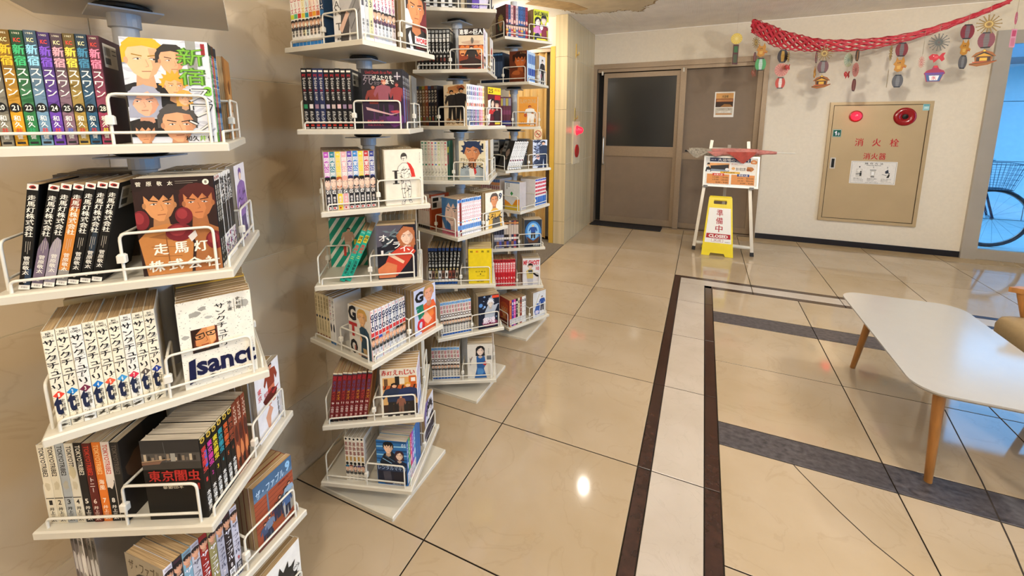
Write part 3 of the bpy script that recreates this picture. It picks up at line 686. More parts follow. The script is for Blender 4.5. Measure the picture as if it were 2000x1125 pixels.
STAND = {
 'nearest': ((-1.0594, .4856), {6: (1.6093, 11.2), 5: (1.3294, 6.7), 4: (1.0842, 2.4), 3: (.8355, -73.5), 2: (.5849, -18.2), 1: (.3422, -39.2), 0: (.0895, -38.6)}, -44),
 'second': ((-1.0681, 1.1482), {7: (1.8553, -70), 6: (1.6026, -47.3), 5: (1.346, -106.1), 4: (1.0952, -85.3), 3: (.849, -98.6), 2: (.5926, -53.4), 1: (.3422, -103.5), 0: (.0884, -117.6)}, -44.1),
 'third': ((-1.1032, 1.8128), {7: (1.8584, -101.7), 6: (1.5991, -115.8), 5: (1.3492, -48.9), 4: (1.098, -114.8), 3: (.8429, -62.5), 2: (.5903, -106.7), 1: (.3384, -88.9), 0: (.0887, -106.9)}, -44.6),
 'fourth': ((-1.1014, 2.4744), {7: (1.8441, -77.9), 6: (1.5964, -45.0), 5: (1.3398, -114.5), 4: (1.0831, -77.9), 3: (.8355, -56.7), 2: (.5895, -100.7), 1: (.3395, -104.9), 0: (.0895, -73.2)}, -47),
}
where = {'nearest': 'in front of the others', 'second': 'holding a green striped cover', 'third': 'holding a plain yellow cover', 'fourth': 'beside the stone pillar'}
SIDE = {}
for nm, ((px, py), tiers, ba) in STAND.items():
    st = empty('manga_bookstand', (px, py, 0), f'white rotating bookstand, {nm} in the row, {where[nm]}', 'bookstand', 'white rotating bookstands along the stone wall')
    MB().rbox(-HS, -HS, 0, HS, HS, TK, .003).obj('base_plate', SHELFM, st).rotation_euler = (0, 0, radians(ba + 45))
    top = max(z for z, a in tiers.values())
    MB().lathe([(.021, TK), (.021, top + .24)], 20).obj('pole', POLEM, st)
    for k, (z, a) in sorted(tiers.items()):
        sh = meobj('shelf', shelf_me, st, (0, 0, z), (0, 0, radians(a + 45)))
        f = meobj('pole_flange', fl_me, st, (0, 0, z - TK - .014), (0, 0, radians(a + 20 + 37 * k)))
        meobj('swivel_bearing', bear_me, st, (0, 0, z - TK))
        for q in range(4):
            # local corner q of the shelf: angle (a + 90 q) in the stand's frame
            ca = radians(-135 + 90 * q + 90) if False else None
            t = radians(90 * q - 45)
            cxy = Vector((HS * sqrt(2) * cos(t), HS * sqrt(2) * sin(t), 0)); rot = radians(90 * q - 45 + 135)
            for n2, me in (('wire_guard', guard_me), ('wire_divider', div_me), ('rail_clip', clip_me)):
                meobj(n2, me, sh, cxy, (0, 0, rot))
        for q in range(-1, 4):
            t = radians(a + 90 * q)
            SIDE[(nm, k, q)] = (Vector((px + HS * sqrt(2) * cos(t), py + HS * sqrt(2) * sin(t), z)), t + radians(135))

# ------------------------------------------------------------------ books
def cover_mesh(w, h, d, c_sp, c_fr, c_bk):
    """paper jacket folded round the pages: front, rounded spine, back; x = thickness, y = depth (spine at 0), z up"""
    b = .0012; t = .0006
    out = [(0, d), (0, b), (b * .4, b * .25), (b, 0), (w - b, 0), (w - b * .4, b * .25), (w, b), (w, d)]
    inn = [(t, d), (t, b + t), (t + b * .2, t + b * .3), (b + t, t), (w - b - t, t), (w - t - b * .2, t + b * .3), (w - t, b + t), (w - t, d)]
    n = len(out); mb = MB()
    mb.v = [(x, y, z) for z in (0, h) for x, y in out] + [(x, y, z) for z in (0, h) for x, y in inn]
    cols = [c_fr, c_sp, c_sp, c_sp, c_sp, c_sp, c_bk]
    for i in range(n - 1):
        for f, c in (((i, i + 1, n + i + 1, n + i), cols[i]), ((2 * n + i + 1, 2 * n + i, 3 * n + i, 3 * n + i + 1), 'd8cfbd'), ((n + i, n + i + 1, 3 * n + i + 1, 3 * n + i), cols[i]), ((i + 1, i, 2 * n + i, 2 * n + i + 1), cols[i])):
            mb.f.append(list(f)); mb.c.append(lin(c)); mb.m.append(0); mb.smooth.append(False)
    for i, c in ((0, c_fr), (n - 1, c_bk)):
        mb.f.append([i, n + i, 3 * n + i, 2 * n + i] if i == 0 else [i, 2 * n + i, 3 * n + i, n + i]); mb.c.append(lin(c)); mb.m.append(0); mb.smooth.append(False)
    return mb.mesh('manga_book', COVER, True)
PB = {}
def page_me(w, h, d, kind):
    k = (round(w, 4), round(h, 3), round(d, 3), kind)
    if k not in PB: PB[k] = MB().box(.0007, .0016, .0006, w - .0007, d - .0012, h - .0009).mesh('page_block', PAGES[kind])
    return PB[k]
NB = [0]
def short(t): return ' '.join(x for x in t.split() if x not in ('a', 'an', 'the')).replace('manga spine', 'manga').replace('manga cover', 'manga')
def book(mw, w, h, d, c_sp, c_fr, c_bk, pk, spine=None, front=None, back=None):
    o = meobj('manga_book', cover_mesh(w, h, d, c_sp, c_fr, c_bk)); o.matrix_world = mw
    meobj('page_block', page_me(w, h, d, pk), o); NB[0] += 1
    if spine and spine.el: spine.build('spine_print', o, lambda x, y, hh: (.0006 + x, -hh, h - y))
    if front and front.el: front.build('cover_print', o, lambda x, y, hh: (-hh, d - x * (d - .0012) / d, h - y))
    if back and back.el: back.build('cover_print', o, lambda x, y, hh: (w + hh, .0012 + x * (d - .0012) / d, h - y))
    return o
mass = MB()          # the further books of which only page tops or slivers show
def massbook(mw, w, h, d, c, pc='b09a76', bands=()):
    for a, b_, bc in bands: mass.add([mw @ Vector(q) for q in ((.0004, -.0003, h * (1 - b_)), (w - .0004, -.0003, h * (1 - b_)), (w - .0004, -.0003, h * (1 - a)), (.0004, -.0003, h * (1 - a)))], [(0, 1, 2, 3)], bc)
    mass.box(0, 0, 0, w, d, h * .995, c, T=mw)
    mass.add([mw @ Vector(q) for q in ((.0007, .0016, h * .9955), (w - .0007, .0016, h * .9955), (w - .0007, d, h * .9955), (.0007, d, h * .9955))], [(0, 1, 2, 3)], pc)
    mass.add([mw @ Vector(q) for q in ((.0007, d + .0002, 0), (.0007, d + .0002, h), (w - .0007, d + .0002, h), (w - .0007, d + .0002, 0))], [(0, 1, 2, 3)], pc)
SIZES = {'b': (.182, .125), 's': (.174, .112)}
def row(nm, k, side, size, ths, look, sp=None, front=None, front_look=None, base='eeeeee', pk='aged_pages', lean=0, u0=.018, back=None, frc=None, bkc=None, jit=.0012, gaps=None, stuff_after=99, bands=None, inset=.018):
    """books in a row on one side of a tier; sp(i, P) draws spine i and returns its base colour"""
    h0, d = SIZES[size]; (o, ang) = SIDE[(nm, k, side)]
    Rm = Matrix.Translation(o) @ Matrix.Rotation(ang, 4, 'Z'); R = random.Random(hash((k, side, len(ths))) % 9999 + 17)
    u = u0; n = len(ths); tier = ORD[k]
    for i, w in enumerate(ths):
        h = h0 + R.uniform(-.001, .001); a = radians(lean if not isinstance(lean, (list, tuple)) else lean[i])
        if gaps and i in gaps: u += gaps[i]
        yy = inset + R.uniform(0, jit)
        z0 = .0004 + (w * sin(a) if a > 0 else 0)
        mw = Rm @ Matrix.Translation((u + (0 if a >= 0 else 0), yy, z0)) @ Matrix.Rotation(a, 4, 'Y')
        if i < stuff_after:
            P = Print(w - .0012, h); c = sp(i, P) if sp else (base(i) if callable(base) else base)
            F = None
            if i == 0 and front: F = Print(d, h); front(F)
            Bk = None
            if i == n - 1 and back: Bk = Print(d, h); back(Bk)
            ob = book(mw, w - .0002, h, d, c, frc(i) if callable(frc) else (frc or c), bkc(i) if callable(bkc) else (bkc or c), pk, P, F, Bk)
            lk = front_look if i == 0 and front_look else (look(i) if callable(look) else look)
            tl = 'face out' if i == 0 and front_look else ORD[i]
            for cand in (f'{lk}, {tl} in row, {tier} tier of {nm} stand', f'{short(lk)}, {tl} in row, {tier} tier of {nm} stand', f'{short(lk)}, {tl} book, {nm} stand {tier} tier', f'{short(lk)}, {tl}, {nm} stand {tier} tier'):
                if tl == 'face out': cand = cand.replace(' in row', '').replace('face out book', 'face out')
                lab = cand
                if len(lab.split()) <= 16: break
            else: print('LONG', len(lab.split()), lab)
            tag(ob, lab, 'book', f'manga on the {tier} tier of the {nm} bookstand')
        else:
            massbook(mw, w - .0004, h, d, base(i) if callable(base) else base, bands=bands(i) if bands else ())
        u += w / cos(a) + .0003
def back_row(nm, k, side, size, n, w=.0155, col='d8d0c0', u0=.018, pc='a58c66', lean=0):
    h, d = SIZES[size]; (o, ang) = SIDE[(nm, k, side)]; Rm = Matrix.Translation(o) @ Matrix.Rotation(ang, 4, 'Z')
    for i in range(n):
        R = random.Random(i + k * 7 + side)
        massbook(Rm @ Matrix.Translation((u0 + i * w, .018 + R.uniform(0, .002), .0004)), w - .0006, h - R.uniform(0, .003), d, col if isinstance(col, str) else col[i % len(col)], mixc(pc, '5a4630', R.uniform(0, .35)))

# ================================================================== what stands on each tier
def far(nm, k, side, size, look, front, base, n=7, pk='aged_pages', w=.0155, col=None, bc=None):
    row(nm, k, side, size, [w], look, None, front, look, base=base, pk=pk, frc=base)
    if n: back_row(nm, k, side, size, n, w, col or base, .018 + w + .0006)
SK = 'e0ac80'; SK2 = 'd89868'; SK3 = 'f0d2b8'
def portrait(bg, skin, hair, cloth, style=0, seed=0, h=.5, cy=.42, title=None, tc='222222', extra=None):
    def f(P):
        P.r(0, 0, 1, 1, bg); P.face(.5, cy, h, skin, hair, cloth, seed, style, .5)
        if extra: extra(P)
        if title: P.t(title, .08, .06, .92, .17, tc)
    return f
# ---------------------------------------------------------------- nearest stand, sixth tier: black suburban spines with coloured titles
SWC = ['8a6a20', '9a9a80', 'e6b52c', '3fae6e', '8ec9dc', '7a4fc0', 'e8a0a8', 'efcf4c', '3f7f9c', 'f08098']
SWL = ['7a5a20', '8c8470', 'd79c20', '2f7d46', '6f93ac', '6a3fa4', '8c6a78', 'b09040', '2a5a78', '9c3a58']
SWT = ['c03020', 'c03020', 'c83828', '2aa060', 'e03020', 'd84020', '4060c0', 'c02030', 'c03028', 'e8d840']
SWN = ['ochre', 'pale grey', 'golden yellow', 'green', 'light blue', 'purple', 'mauve', 'dull yellow', 'teal', 'pink']
def sp(i, P):
    b = mixc(SWL[i], '141414', .78)
    P.r(0, .16, 1, .34, mixc(SWL[i], '1c1c1c', .72)).r(0, .34, 1, .5, mixc(SWL[i], '333', .55)).r(0, .5, 1, .66, mixc(SWL[i], '444', .35)).r(0, .7, 1, 1, mixc(SWL[i], '222', .12)).specks(14, mixc(SWL[i], '111', .5), 0, .2, 1, .65, .004, i).specks(10, mixc(SWL[i], '222', .4), 0, .7, 1, 1, .004, i + 9)
    P.t(str(1980 + i), .2, .018, .8, .034, 'd8d0b0', 0).t('KC', .22, .065, .78, .1, 'd84030' if i % 2 else 'e8dca0')
    P.v('新宿', .5, .115, .305, 1.02, SWC[i], .045).v('スワン', .5, .31, .57, 1.05, 'f2ecdc')
    P.e(.5, .665, .46, .042, '0c0c0e', 18).t(str(19 + i), .22, .642, .78, .688, 'e8e4d4')
    P.v('和久', .5, .73, .84, .62, 'f4f0e4').v('井', .5, .84, .895, .62, SWT[i]).v('健', .5, .9, .945, .5, 'e8e4d8').r(.15, .965, .85, .985, '1c1c1c')
    return b
row('nearest', 5, -1, 'b', [.0149] * 10, lambda i: f'dark manga with a {SWN[i]} title and number in a black oval', sp, base='222', frc='2c2426', bkc='3a1c24', back=lambda P: P.barcode(), jit=.002)
def cv(P):
    P.r(0, 0, 1, 1, 'cfd0d6').specks(60, 'b8bac4', sz=.006, seed=1)
    P.r(.74, .0, .86, .42, '8c8c86'); P.v('ストゥトゥサバイバル', .955, .14, .42, .07, 'f0ecdc').r(.92, .02, .97, .13, '8a1a20')
    P.face(.24, .2, .36, 'e8b488', 'd8a428', '1c1a1c', 1, 1, .6).face(.56, .2, .26, 'dca078', '2c2826', None, 2, 1, 1).face(.55, .44, .2, 'e0a678', 'd89a30', None, 3, 4, 1)
    P.face(.2, .6, .27, 'e4a888', '9a9cac', '22201f', 4, 2, -.6).face(.55, .82, .34, 'd89c74', '4a4644', '1a181a', 5, 1, .3).face(.16, .9, .2, 'd0946c', '2a2422', None, 6, 0, -.4).face(.66, .56, .14, 'e4b088', 'c89848', None, 7, 2, .6)
    P.v('新宿', .79, .06, .44, .34, '3c641c', .06).v('新宿', .785, .062, .438, .33, '6fa834', .0)
    P.e(.955, .485, .065, .047, '7cb83c', 20).t('29', .925, .465, .985, .505, '1c2c10')
    for x, y, ch in ((.86, .53, 'ス'), (.86, .68, 'ワ'), (.82, .84, 'ン')): P.t(ch, x - .16, y - .07, x + .14, y + .07, '161616', .05).t(ch, x - .145, y - .062, x + .125, y + .062, 'd4d2ce', -.012)
    P.t('和久', .62, .93, .78, .985, '141414').t('井', .79, .93, .87, .985, '7cb020').t('健', .89, .93, .97, .985, '141414')
RC = ['d4d2cc', '2f8a3a', '7a3a78', 'a85a24', '4a80b0', '2c5a8c']
RN = ['white', 'green', 'plum', 'rust brown', 'sky blue', 'deep blue']
def sp(i, P):
    if i == 0: P.r(0, 0, 1, .13, '2a2a28').v('ストゥトゥサイバル', .5, .15, .62, .7, '2a2a2a').r(0, .9, 1, 1, '7ab030')
    else: P.r(0, 0, 1, .1, '1e1e20').v('新宿', .5, .12, .3, .9, ['', 'e8f0d0', 'f090b0', 'f0a040', 'b0e0f0', 'e0f0ff'][i]).v('スワン', .5, .32, .6, .95, 'f0f0ea').e(.5, .665, .45, .035, '111').v('和久井', .5, .74, .95, .55, 'e8e8e0')
    return RC[i]
row('nearest', 5, 0, 'b', [.0149] * 6, lambda i: f'{RN[i]} manga spine with white brush lettering', sp, cv, 'silver manga with several drawn heads and green lettering', base='ddd', frc='cfd0d6')
far('nearest', 5, 1, 'b', 'brown wood-toned manga cover with a pale fore edge', lambda P: P.r(0, 0, 1, 1, 'a8743c').r(0, 0, .25, 1, '8a5a2c').blotch(.62, .5, .3, .3, 'c89458', 3).blotch(.6, .35, .2, .12, '6e4422', 4).v('人間', .8, .5, .8, .2, 'f0ece0'), '9a6a38', 6)
back_row('nearest', 5, 2, 'b', 9, col='7a6a4a')
# ---------------------------------------------------------------- nearest, fifth tier: leaning black spines
SM = ['black', 'black and lilac', 'black and silver', 'black and orange', 'plain black', 'black and smoky blue', 'matt black']
def sp(i, P):
    if i in (1, 2): P.blotch(.5, .8, .8, .3, ['', '6e6070', '9a9098'][i], i, 12, .2)
    if i == 3: P.r(0, .14, 1, 1, 'c47c34').r(0, .85, 1, 1, '8a8680').r(0, .14, 1, .24, '7a3424')
    if i == 0: P.r(.45, .8, 1, 1, '2a3a4c')
    if i == 5: P.blotch(.6, .6, .4, .2, '27323e', 6)
    P.r(0, 0, 1, .055, 'e6ddd2').blotch(.5, .028, .42, .02, 'a03028', i, 9, .3).blotch(.55, .03, .25, .012, '2a1210', i + 3, 7)
    P.v('走馬灯株式会社', .5, .1, .5, .78, 'efe9da').r(.3, .54, .34, .64, 'b8b0a0').r(.5, .54, .54, .66, 'b8b0a0').r(.68, .54, .72, .62, 'b8b0a0')
    P.v('菅原敬太', .5, .68, .86, .62, 'e6e0d2').t(str(i + 1), .36, .9, .64, .935, 'efe9da').r(0, .957, 1, 1, 'ece4d6').t('双葉社', .2, .968, .8, .988, '222', 0)
    return '12100f'
row('nearest', 4, -1, 'b', [.0151] * 7, lambda i: f'{SM[i]} leaning manga with a white column title', sp, base='12100f', lean=[11, 14.5, 14.5, 14.5, 14.5, 14.5, 14.5], u0=.026, frc='131110', bkc='121010', back=lambda P: P.barcode())
def cv(P):
    P.r(0, 0, 1, 1, '2c1a18').r(0, 0, 1, .13, '241615')
    P.face(.3, .27, .34, 'c88a58', '2a1a1a', None, 11, 0, .4).face(.78, .27, .34, 'b87448', '4a1e1c', None, 12, 0, -.2)
    P.p([(.0, .62), (.16, .5), (.36, .47), (.58, .52), (.66, .7), (.6, 1), (.06, 1)], 'b4763f').p([(.62, .54), (.8, .47), (1, .55), (1, 1), (.64, 1), (.7, .7)], '9c6238')
    P.p([(.12, .6), (.35, .56), (.55, .62), (.52, .66), (.3, .63)], '8e5a30').line([(.33, .58), (.34, .95)], .0016, '7a4a28').line([(.14, .7), (.5, .72)], .0012, '8a5832').line([(.16, .8), (.5, .82)], .0012, '8a5832')
    for x, y, rx, ry in ((.06, .42, .1, .1), (.58, .4, .11, .09), (.5, .57, .17, .095), (.94, .68, .12, .1)): P.e(x, y, rx, ry, '6e1f26', 18).e(x - .02, y - .02, rx * .6, ry * .6, '8c3034', 14)
    P.p([(.6, .62), (.7, .56), (.72, .62), (.64, .68)], 'd8cfc8')
    for i, ch in enumerate('菅原敬太'): P.t(ch, .05 + i * .125, .035, .115 + i * .125, .08, 'e8e0cc')
    P.r(.52, .04, .8, .044, '9a9080').r(.52, .06, .74, .063, '9a9080').e(.9, .06, .042, .03, 'e8e0cc', 18).t('8', .885, .045, .915, .076, '2a1a18')
    for i, ch in enumerate('走馬灯'): P.t(ch, .16 + i * .25, .67, .34 + i * .25, .79, 'f4ecdc', .035)
    for i, ch in enumerate('株式会社'): P.t(ch, .08 + i * .235, .845, .27 + i * .235, .965, 'f4ecdc', .035)
def sp(i, P):
    if i < 3:
        P.r(0, 0, 1, .06, 'e6ddd2').blotch(.5, .03, .4, .02, 'a03028', i).v('走馬灯株式会社', .5, .1, .5, .75, 'efe9da').v('菅原敬太', .5, .68, .86, .6, 'e6e0d2').t(str(8 + i), .3, .9, .7, .93, 'efe9da').r(0, .957, 1, 1, 'ece4d6'); return '12100f'
    P.r(0, .34, 1, .68, '1c1a1c').specks(22, '2a2a2c', 0, .04, 1, .34, .004, i).v('ЖДЫЯДЖ', .5, .06, .34, .85, '242224').specks(10, ['8a2a50', '704a8a', '30303a'][i % 3], 0, .7, 1, .93, .004, i + 40).v('山田', .5, .74, .9, .6, '40304a')
    return 'e4e0da'
row('nearest', 4, 0, 'b', [.0128] * 3 + [.0122] * 8, lambda i: 'black manga spine with a white column title' if i < 3 else 'white manga spine with a scribbled title over a black band', sp, cv, 'dark brown manga with two drawn boxers', base='12100f', frc='2c1a18', pk='grey_pages')
far('nearest', 4, 1, 'b', 'white manga cover with a lilac haired figure', lambda P: P.r(0, 0, 1, 1, 'e4dfe4').fig(.5, .03, 1.2, SK3, '6a4a8c', '8a6aa8', '5a4a78', 3, 1.5).specks(30, '54406c', .2, .3, .9, 1, .006, 5), 'e0dce0', 8, 'grey_pages')
back_row('nearest', 4, 2, 'b', 9, col='5a5048', pc='96866c')
# ---------------------------------------------------------------- nearest, fourth tier: speckled cream spines with a big navy letter
DC = ['d84030', '1f78b8', '6a2440', '1f6cb4', 'e0583c', '3f92c8', 'c83048', '5a5048', '283c8c']
DN = ['red', 'blue', 'maroon', 'dark blue', 'orange', 'sky blue', 'crimson', 'brown', 'navy']
def sp(i, P):
    b = 'e8dfc8' if i not in (2, 6) else 'e6e2d8'
    P.specks(46, '6a665c', 0, 0, 1, 1, .0012, i, 1.3).blotch(.7, .28, .3, .03, 'b8b4a8', i)
    P.t('BIG', .3, .02, .7, .04, '222').t('COMICS', .08, .046, .92, .066, '222')
    P.v('サンクチュアリ', .5, .085, .61, 1.05, '1c1c20', .035, -.3).p([(.0, .655), (.5, .615), (1, .655), (.5, .695)], DC[i]).t(str(i + 1), .42, .635, .58, .675, 'f2ead8')
    P.t('t', .0, .66, .66, .86, '1c2440', .05).v('史村翔', .72, .7, .83, .36, '2a2a2a').v('池上遼', .56, .84, .94, .36, '2a2a2a').specks(4, '4a4438', .3, .95, .7, .98, .003, i)
    return b
row('nearest', 3, 0, 'b', [.0161] * 9, lambda i: f'speckled cream manga with a {DN[i]} diamond and navy letter', sp, base='e8dfc8', frc='e6dcc4', bkc='efe8d8', jit=.002)
def cv(P):
    P.r(0, 0, 1, 1, 'e9e3d4').specks(420, '6e6a62', 0, 0, 1, 1, .0010, 2, 1.3).blotch(.22, .16, .1, .04, '9a978e', 1).blotch(.33, .11, .07, .03, '9a978e', 2).blotch(.9, .14, .08, .06, 'a4a198', 3).blotch(.08, .4, .07, .03, 'a4a198', 5).blotch(.4, .22, .06, .02, 'b0ada4', 8)
    P.r(.15, .33, .5, .6, '5a2a1e').p([(.2, .33), (.46, .33), (.47, .5), (.36, .58), (.2, .52)], 'c88450').p([(.36, .33), (.47, .33), (.47, .48), (.4, .54)], 'e0a068')
    P.p([(.18, .4), (.32, .38), (.33, .43), (.29, .455), (.2, .455)], '14100e').p([(.2, .41), (.31, .395), (.315, .43), (.285, .445), (.21, .445)], 'b47a4c').p([(.34, .385), (.48, .37), (.485, .41), (.44, .435), (.36, .43)], '14100e').p([(.355, .395), (.465, .383), (.47, .41), (.435, .423), (.37, .42)], 'd89a64').e(.26, .425, .018, .01, '14100e', 8).e(.41, .405, .018, .01, '14100e', 8).line([(.34, .43), (.36, .48), (.33, .49)], .0008, '7a4420').line([(.27, .525), (.37, .52)], .0016, '7a2a24').p([(.15, .33), (.3, .33), (.2, .4), (.17, .55), (.15, .6)], '2a1812').p([(.15, .6), (.18, .56), (.3, .58), (.5, .55), (.5, .6)], '2c2622')
    P.v('サンクチュアリ', .57, .08, .6, .16, '18181c', .01, -.3).v('池上遼', .7, .08, .2, .065, '222').v('史村翔', .82, .05, .2, .065, '222').r(.76, .07, .765, .22, '444').r(.88, .07, .885, .2, '444')
    P.p([(.08, .68), (.17, .66), (.15, .92), (.06, .95)], '14183c').t('sanct', .17, .665, 1.0, .87, '14183c', .035).p([(.3, .9), (.37, .885), (.44, .9)], '222').p([(.3, .915), (.44, .915), (.37, .935)], '222')
def sp(i, P): P.specks(40, '6a665c', 0, 0, 1, 1, .0012, i).v('サンクチュアリ', .5, .09, .6, 1.0, '1c1c20', .01, -.25).t('u', .1, .68, .8, .8, '1c2440', .09); return 'e8dfc8'
row('nearest', 3, 1, 'b', [.0161] * 3, lambda i: 'speckled cream manga seen edge-on', sp, cv, 'speckled white manga with a bespectacled portrait and large navy lettering', base='e8dfc8', frc='e9e3d4')
back_row('nearest', 3, 1, 'b', 6, .0161, ['e8dfc8', 'd8b040', 'e8dfc8'], .068)
back_row('nearest', 3, 2, 'b', 9, col='c8b890'); back_row('nearest', 3, -1, 'b', 9, col='c8b890', pc='94774e')
# ---------------------------------------------------------------- nearest, third tier: tokyo rows
TC = ['ded4bc', 'd8ceb4', 'a4a8a8', 'd8d0bc', '1c1a1a', '5a1f18', 'd87428', 'e0d4c8', '22201e']
TN = ['cream', 'ivory', 'grey', 'pale cream', 'black', 'dark red', 'orange', 'white and red', 'charcoal']
TT_ = ['2a2622', '2a2622', '222', '2a2622', 'e8e0cc', 'c03828', 'f0c080', 'c05048', '5a5048']
TB = ['2a2622', '2a2622', '222', '2a2622', 'f0e8d8', 'e8d0c0', 'f4e4d0', 'f0ece4', '6a5a48']
def sp(i, P):
    P.q('TOKYOTRIBE2', .2, .03, .8, .4, TT_[i])
    if i < 4: P.blotch(.5, .52, .4, .07, mixc(TC[i], 'b0a078', .5), i).r(0, .67, 1, .68, '2a2622')
    if i == 5: P.v('トニー', .5, .42, .62, .7, 'e8e0d8')
    if i == 6: P.v('海風', .5, .46, .6, .7, 'f8e8d0')
    if i == 7: P.r(0, .48, 1, 1, '1c1a1a').blotch(.4, .5, .6, .1, 'e0d4c8', 3)
    if i == 3: P.blotch(.5, .35, .5, .1, 'c8bc98', 9)
    P.t(str(i + 1), .3, .7, .7, .76, TB[i]).v('井上三太', .5, .79, .98, .66, TB[i])
    return TC[i]
row('nearest', 2, -1, 's', [.0165] * 9, lambda i: f'{TN[i]} manga spine with roman letters running down it', sp, base='222', frc=lambda i: '1c1a1a' if i < 4 else mixc(TC[i], '000', .3), bkc='12100f', back=lambda P: P.r(.0, .0, .5, 1, '241f1b').blotch(.3, .4, .3, .2, '4a3424', 2), pk='pale_pages')
def cv(P):
    P.r(0, 0, 1, 1, '110f0e').r(0, .0, 1, .17, '2e2c2c').r(0, .16, 1, .27, '4c4844').r(0, .27, 1, .36, '3a3632')
    for i in range(14): P.r(.04 + i * .065, .17 + .02 * (i % 3), .085 + i * .065, .25, ['b8a890', '2a2624', '8a7a68', '6a6058'][i % 4])
    P.r(.5, .16, .58, .26, '9a9890').line([(0, .26), (.5, .23)], .002, 'a88a6a').line([(.4, .02), (.42, .27)], .0012, '555').p([(0, .27), (.35, .25), (.3, .29), (0, .3)], '7a5a48')
    for i, ch in enumerate('東京闇虫'): P.t(ch, .08 + i * .225, .37, .29 + i * .225, .51, 'a82a24', .035)
    P.t('1', .9, .54, .94, .62, 'a02a24'); vs, fs = glyph('本田優貴', .03, True)
    a = min(v[0] for v in vs); b = max(v[0] for v in vs); c = min(v[1] for v in vs); d = max(v[1] for v in vs)
    P.tri([(.3 + (b - v[0]) / (b - a) * .36, .545 + (v[1] - c) / (d - c) * .06) for v in vs], fs, 'd8ccb4')
YC = ['c83838', 'd03c9c', 'e0cc30', '2c98a8', 'd8602c', '9a4a30']
YN_ = ['red and blue', 'magenta', 'yellow', 'teal', 'orange red', 'copper']
def sp(i, P):
    if i < 6:
        P.e(.5, .055, .4, .032, 'c8a83c', 12).e(.5, .055, .22, .018, '3a2c10', 8).r(0, 0, 1, .02, 'c8b890').v('東京闇虫', .5, .13, .45, .95, YC[i], .04)
        if i == 0: P.r(.55, .2, 1, .4, '2860c0').v('京闇', .5, .2, .37, .95, 'c83838', .04)
        P.t(str(i + 1), .35, .52, .65, .57, YC[i]).v('本田優貴', .5, .68, .94, .7, 'f2f0ea', .03); return '12100f'
    P.v('TOUGH', .5, .05, .3, .7, 'e0d0b8').blotch(.5, .45, .5, .16, '4a2018', i).blotch(.4, .7, .5, .14, 'c87a4a', i + 2).blotch(.7, .85, .4, .1, '2c1410', i + 5); return '7a3822'
row('nearest', 2, 0, 's', [.0168] * 6 + [.0155] * 3, lambda i: f'black manga spine with {YN_[i]} characters' if i < 6 else 'rust brown manga spine with white roman letters', sp, cv, 'black manga with red lettering under a night street strip', base='12100f', frc='110f0e', pk='grey_pages')
def cv(P):
    P.r(0, 0, 1, 1, 'e6e4e6').fig(.62, -.02, .62, 'd89a78', '3a1c16', '8a3a28', 'c8785a', 5, 1.5).blotch(.55, .48, .34, .12, '5a1c18', 4).p([(.3, .72), (.5, .6), (.62, .7), (.5, .78), (.46, .95), (.36, .9)], 'd49a7c').p([(.6, .45), (.95, .42), (.7, .5)], 'a02c2c')
    P.v('東京', .14, .2, .4, .16, 'c82c34').t('東京闇虫', .3, .35, .62, .42, 'c02830').v('本田優貴', .84, .6, .92, .08, '555')
far('nearest', 2, 1, 's', 'white manga cover with red brown figures and a red title', cv, 'e4e2e2', 7, 'grey_pages')
back_row('nearest', 2, 2, 's', 9, col='3a322a', pc='7a6c56')
# ---------------------------------------------------------------- nearest, second tier
SD = ['8a8288', 'a49c9c', 'e4ded8', '6c5f58', '9a948e', '7a736c', 'b0a8a0']
def sp(i, P):
    P.blotch(.4, .25, .6, .2, mixc(SD[i], '221', .6), i).blotch(.6, .5, .5, .2, mixc(SD[i], 'fff', .5), i + 3).blotch(.5, .72, .5, .12, mixc(SD[i], '432', .6), i + 6).v('天牌', .5, .06, .24, .8, '2a2420'); return SD[i]
row('nearest', 1, -1, 's', [.0145] * 6, lambda i: ['mottled grey', 'ash grey', 'off-white', 'brown grey', 'stone grey', 'dark taupe', ''][i] + ' manga spine with blurred black artwork', sp, base='8a8680', pk='aged_pages', u0=.022)
def cv(P):
    P.r(0, 0, 1, 1, '8a8072').r(0, 0, 1, .4, '9c907c').t('ザ・ファブル', .08, .05, .92, .2, '4a3c26', .03).face(.5, .5, .5, 'c08a5c', '2a2624', '3a3c40', 8, 0, .5).line([(.0, .8), (1, .7)], .002, '5a5044')
FC = ['d8d6e0', '2a2a30', '7aa0b4', 'b8b8c4', '8a2420', '8c8458', 'a8a8b8', '2c2426', 'c8c6d4']
FN = ['lilac white', 'black', 'steel blue', 'pale lavender', 'dark red', 'olive', 'silver grey', 'brown black', 'light grey']
def sp(i, P):
    P.r(.1, .02, .9, .05, mixc(FC[i], '502030', .5)).face(.5, .13, .12, 'd8a080', '2a2020', None, i, 0, .3).v('ザ・ファブル', .5, .23, .68, 1.0, 'e8e6ee' if i in (1, 2, 4, 5, 7) else '5a5a6c', .03, -.2)
    P.t(str(i + 1), .35, .72, .65, .78, 'a02830' if i in (0, 3, 8) else 'e8e0e0').r(.1, .8, .9, .99, 'f0eef0' if i in (1, 4, 7) else '2a2830').v('南勝久', .5, .81, .98, .6, '2a2830' if i in (1, 4, 7) else 'e8e6ea'); return FC[i]
row('nearest', 1, 0, 's', [.0165] * 9, lambda i: f'{FN[i]} manga spine with a small face and slanted kana', sp, cv, 'grey brown manga with a drawn man below dark kana lettering', base='999', frc='8a8072')
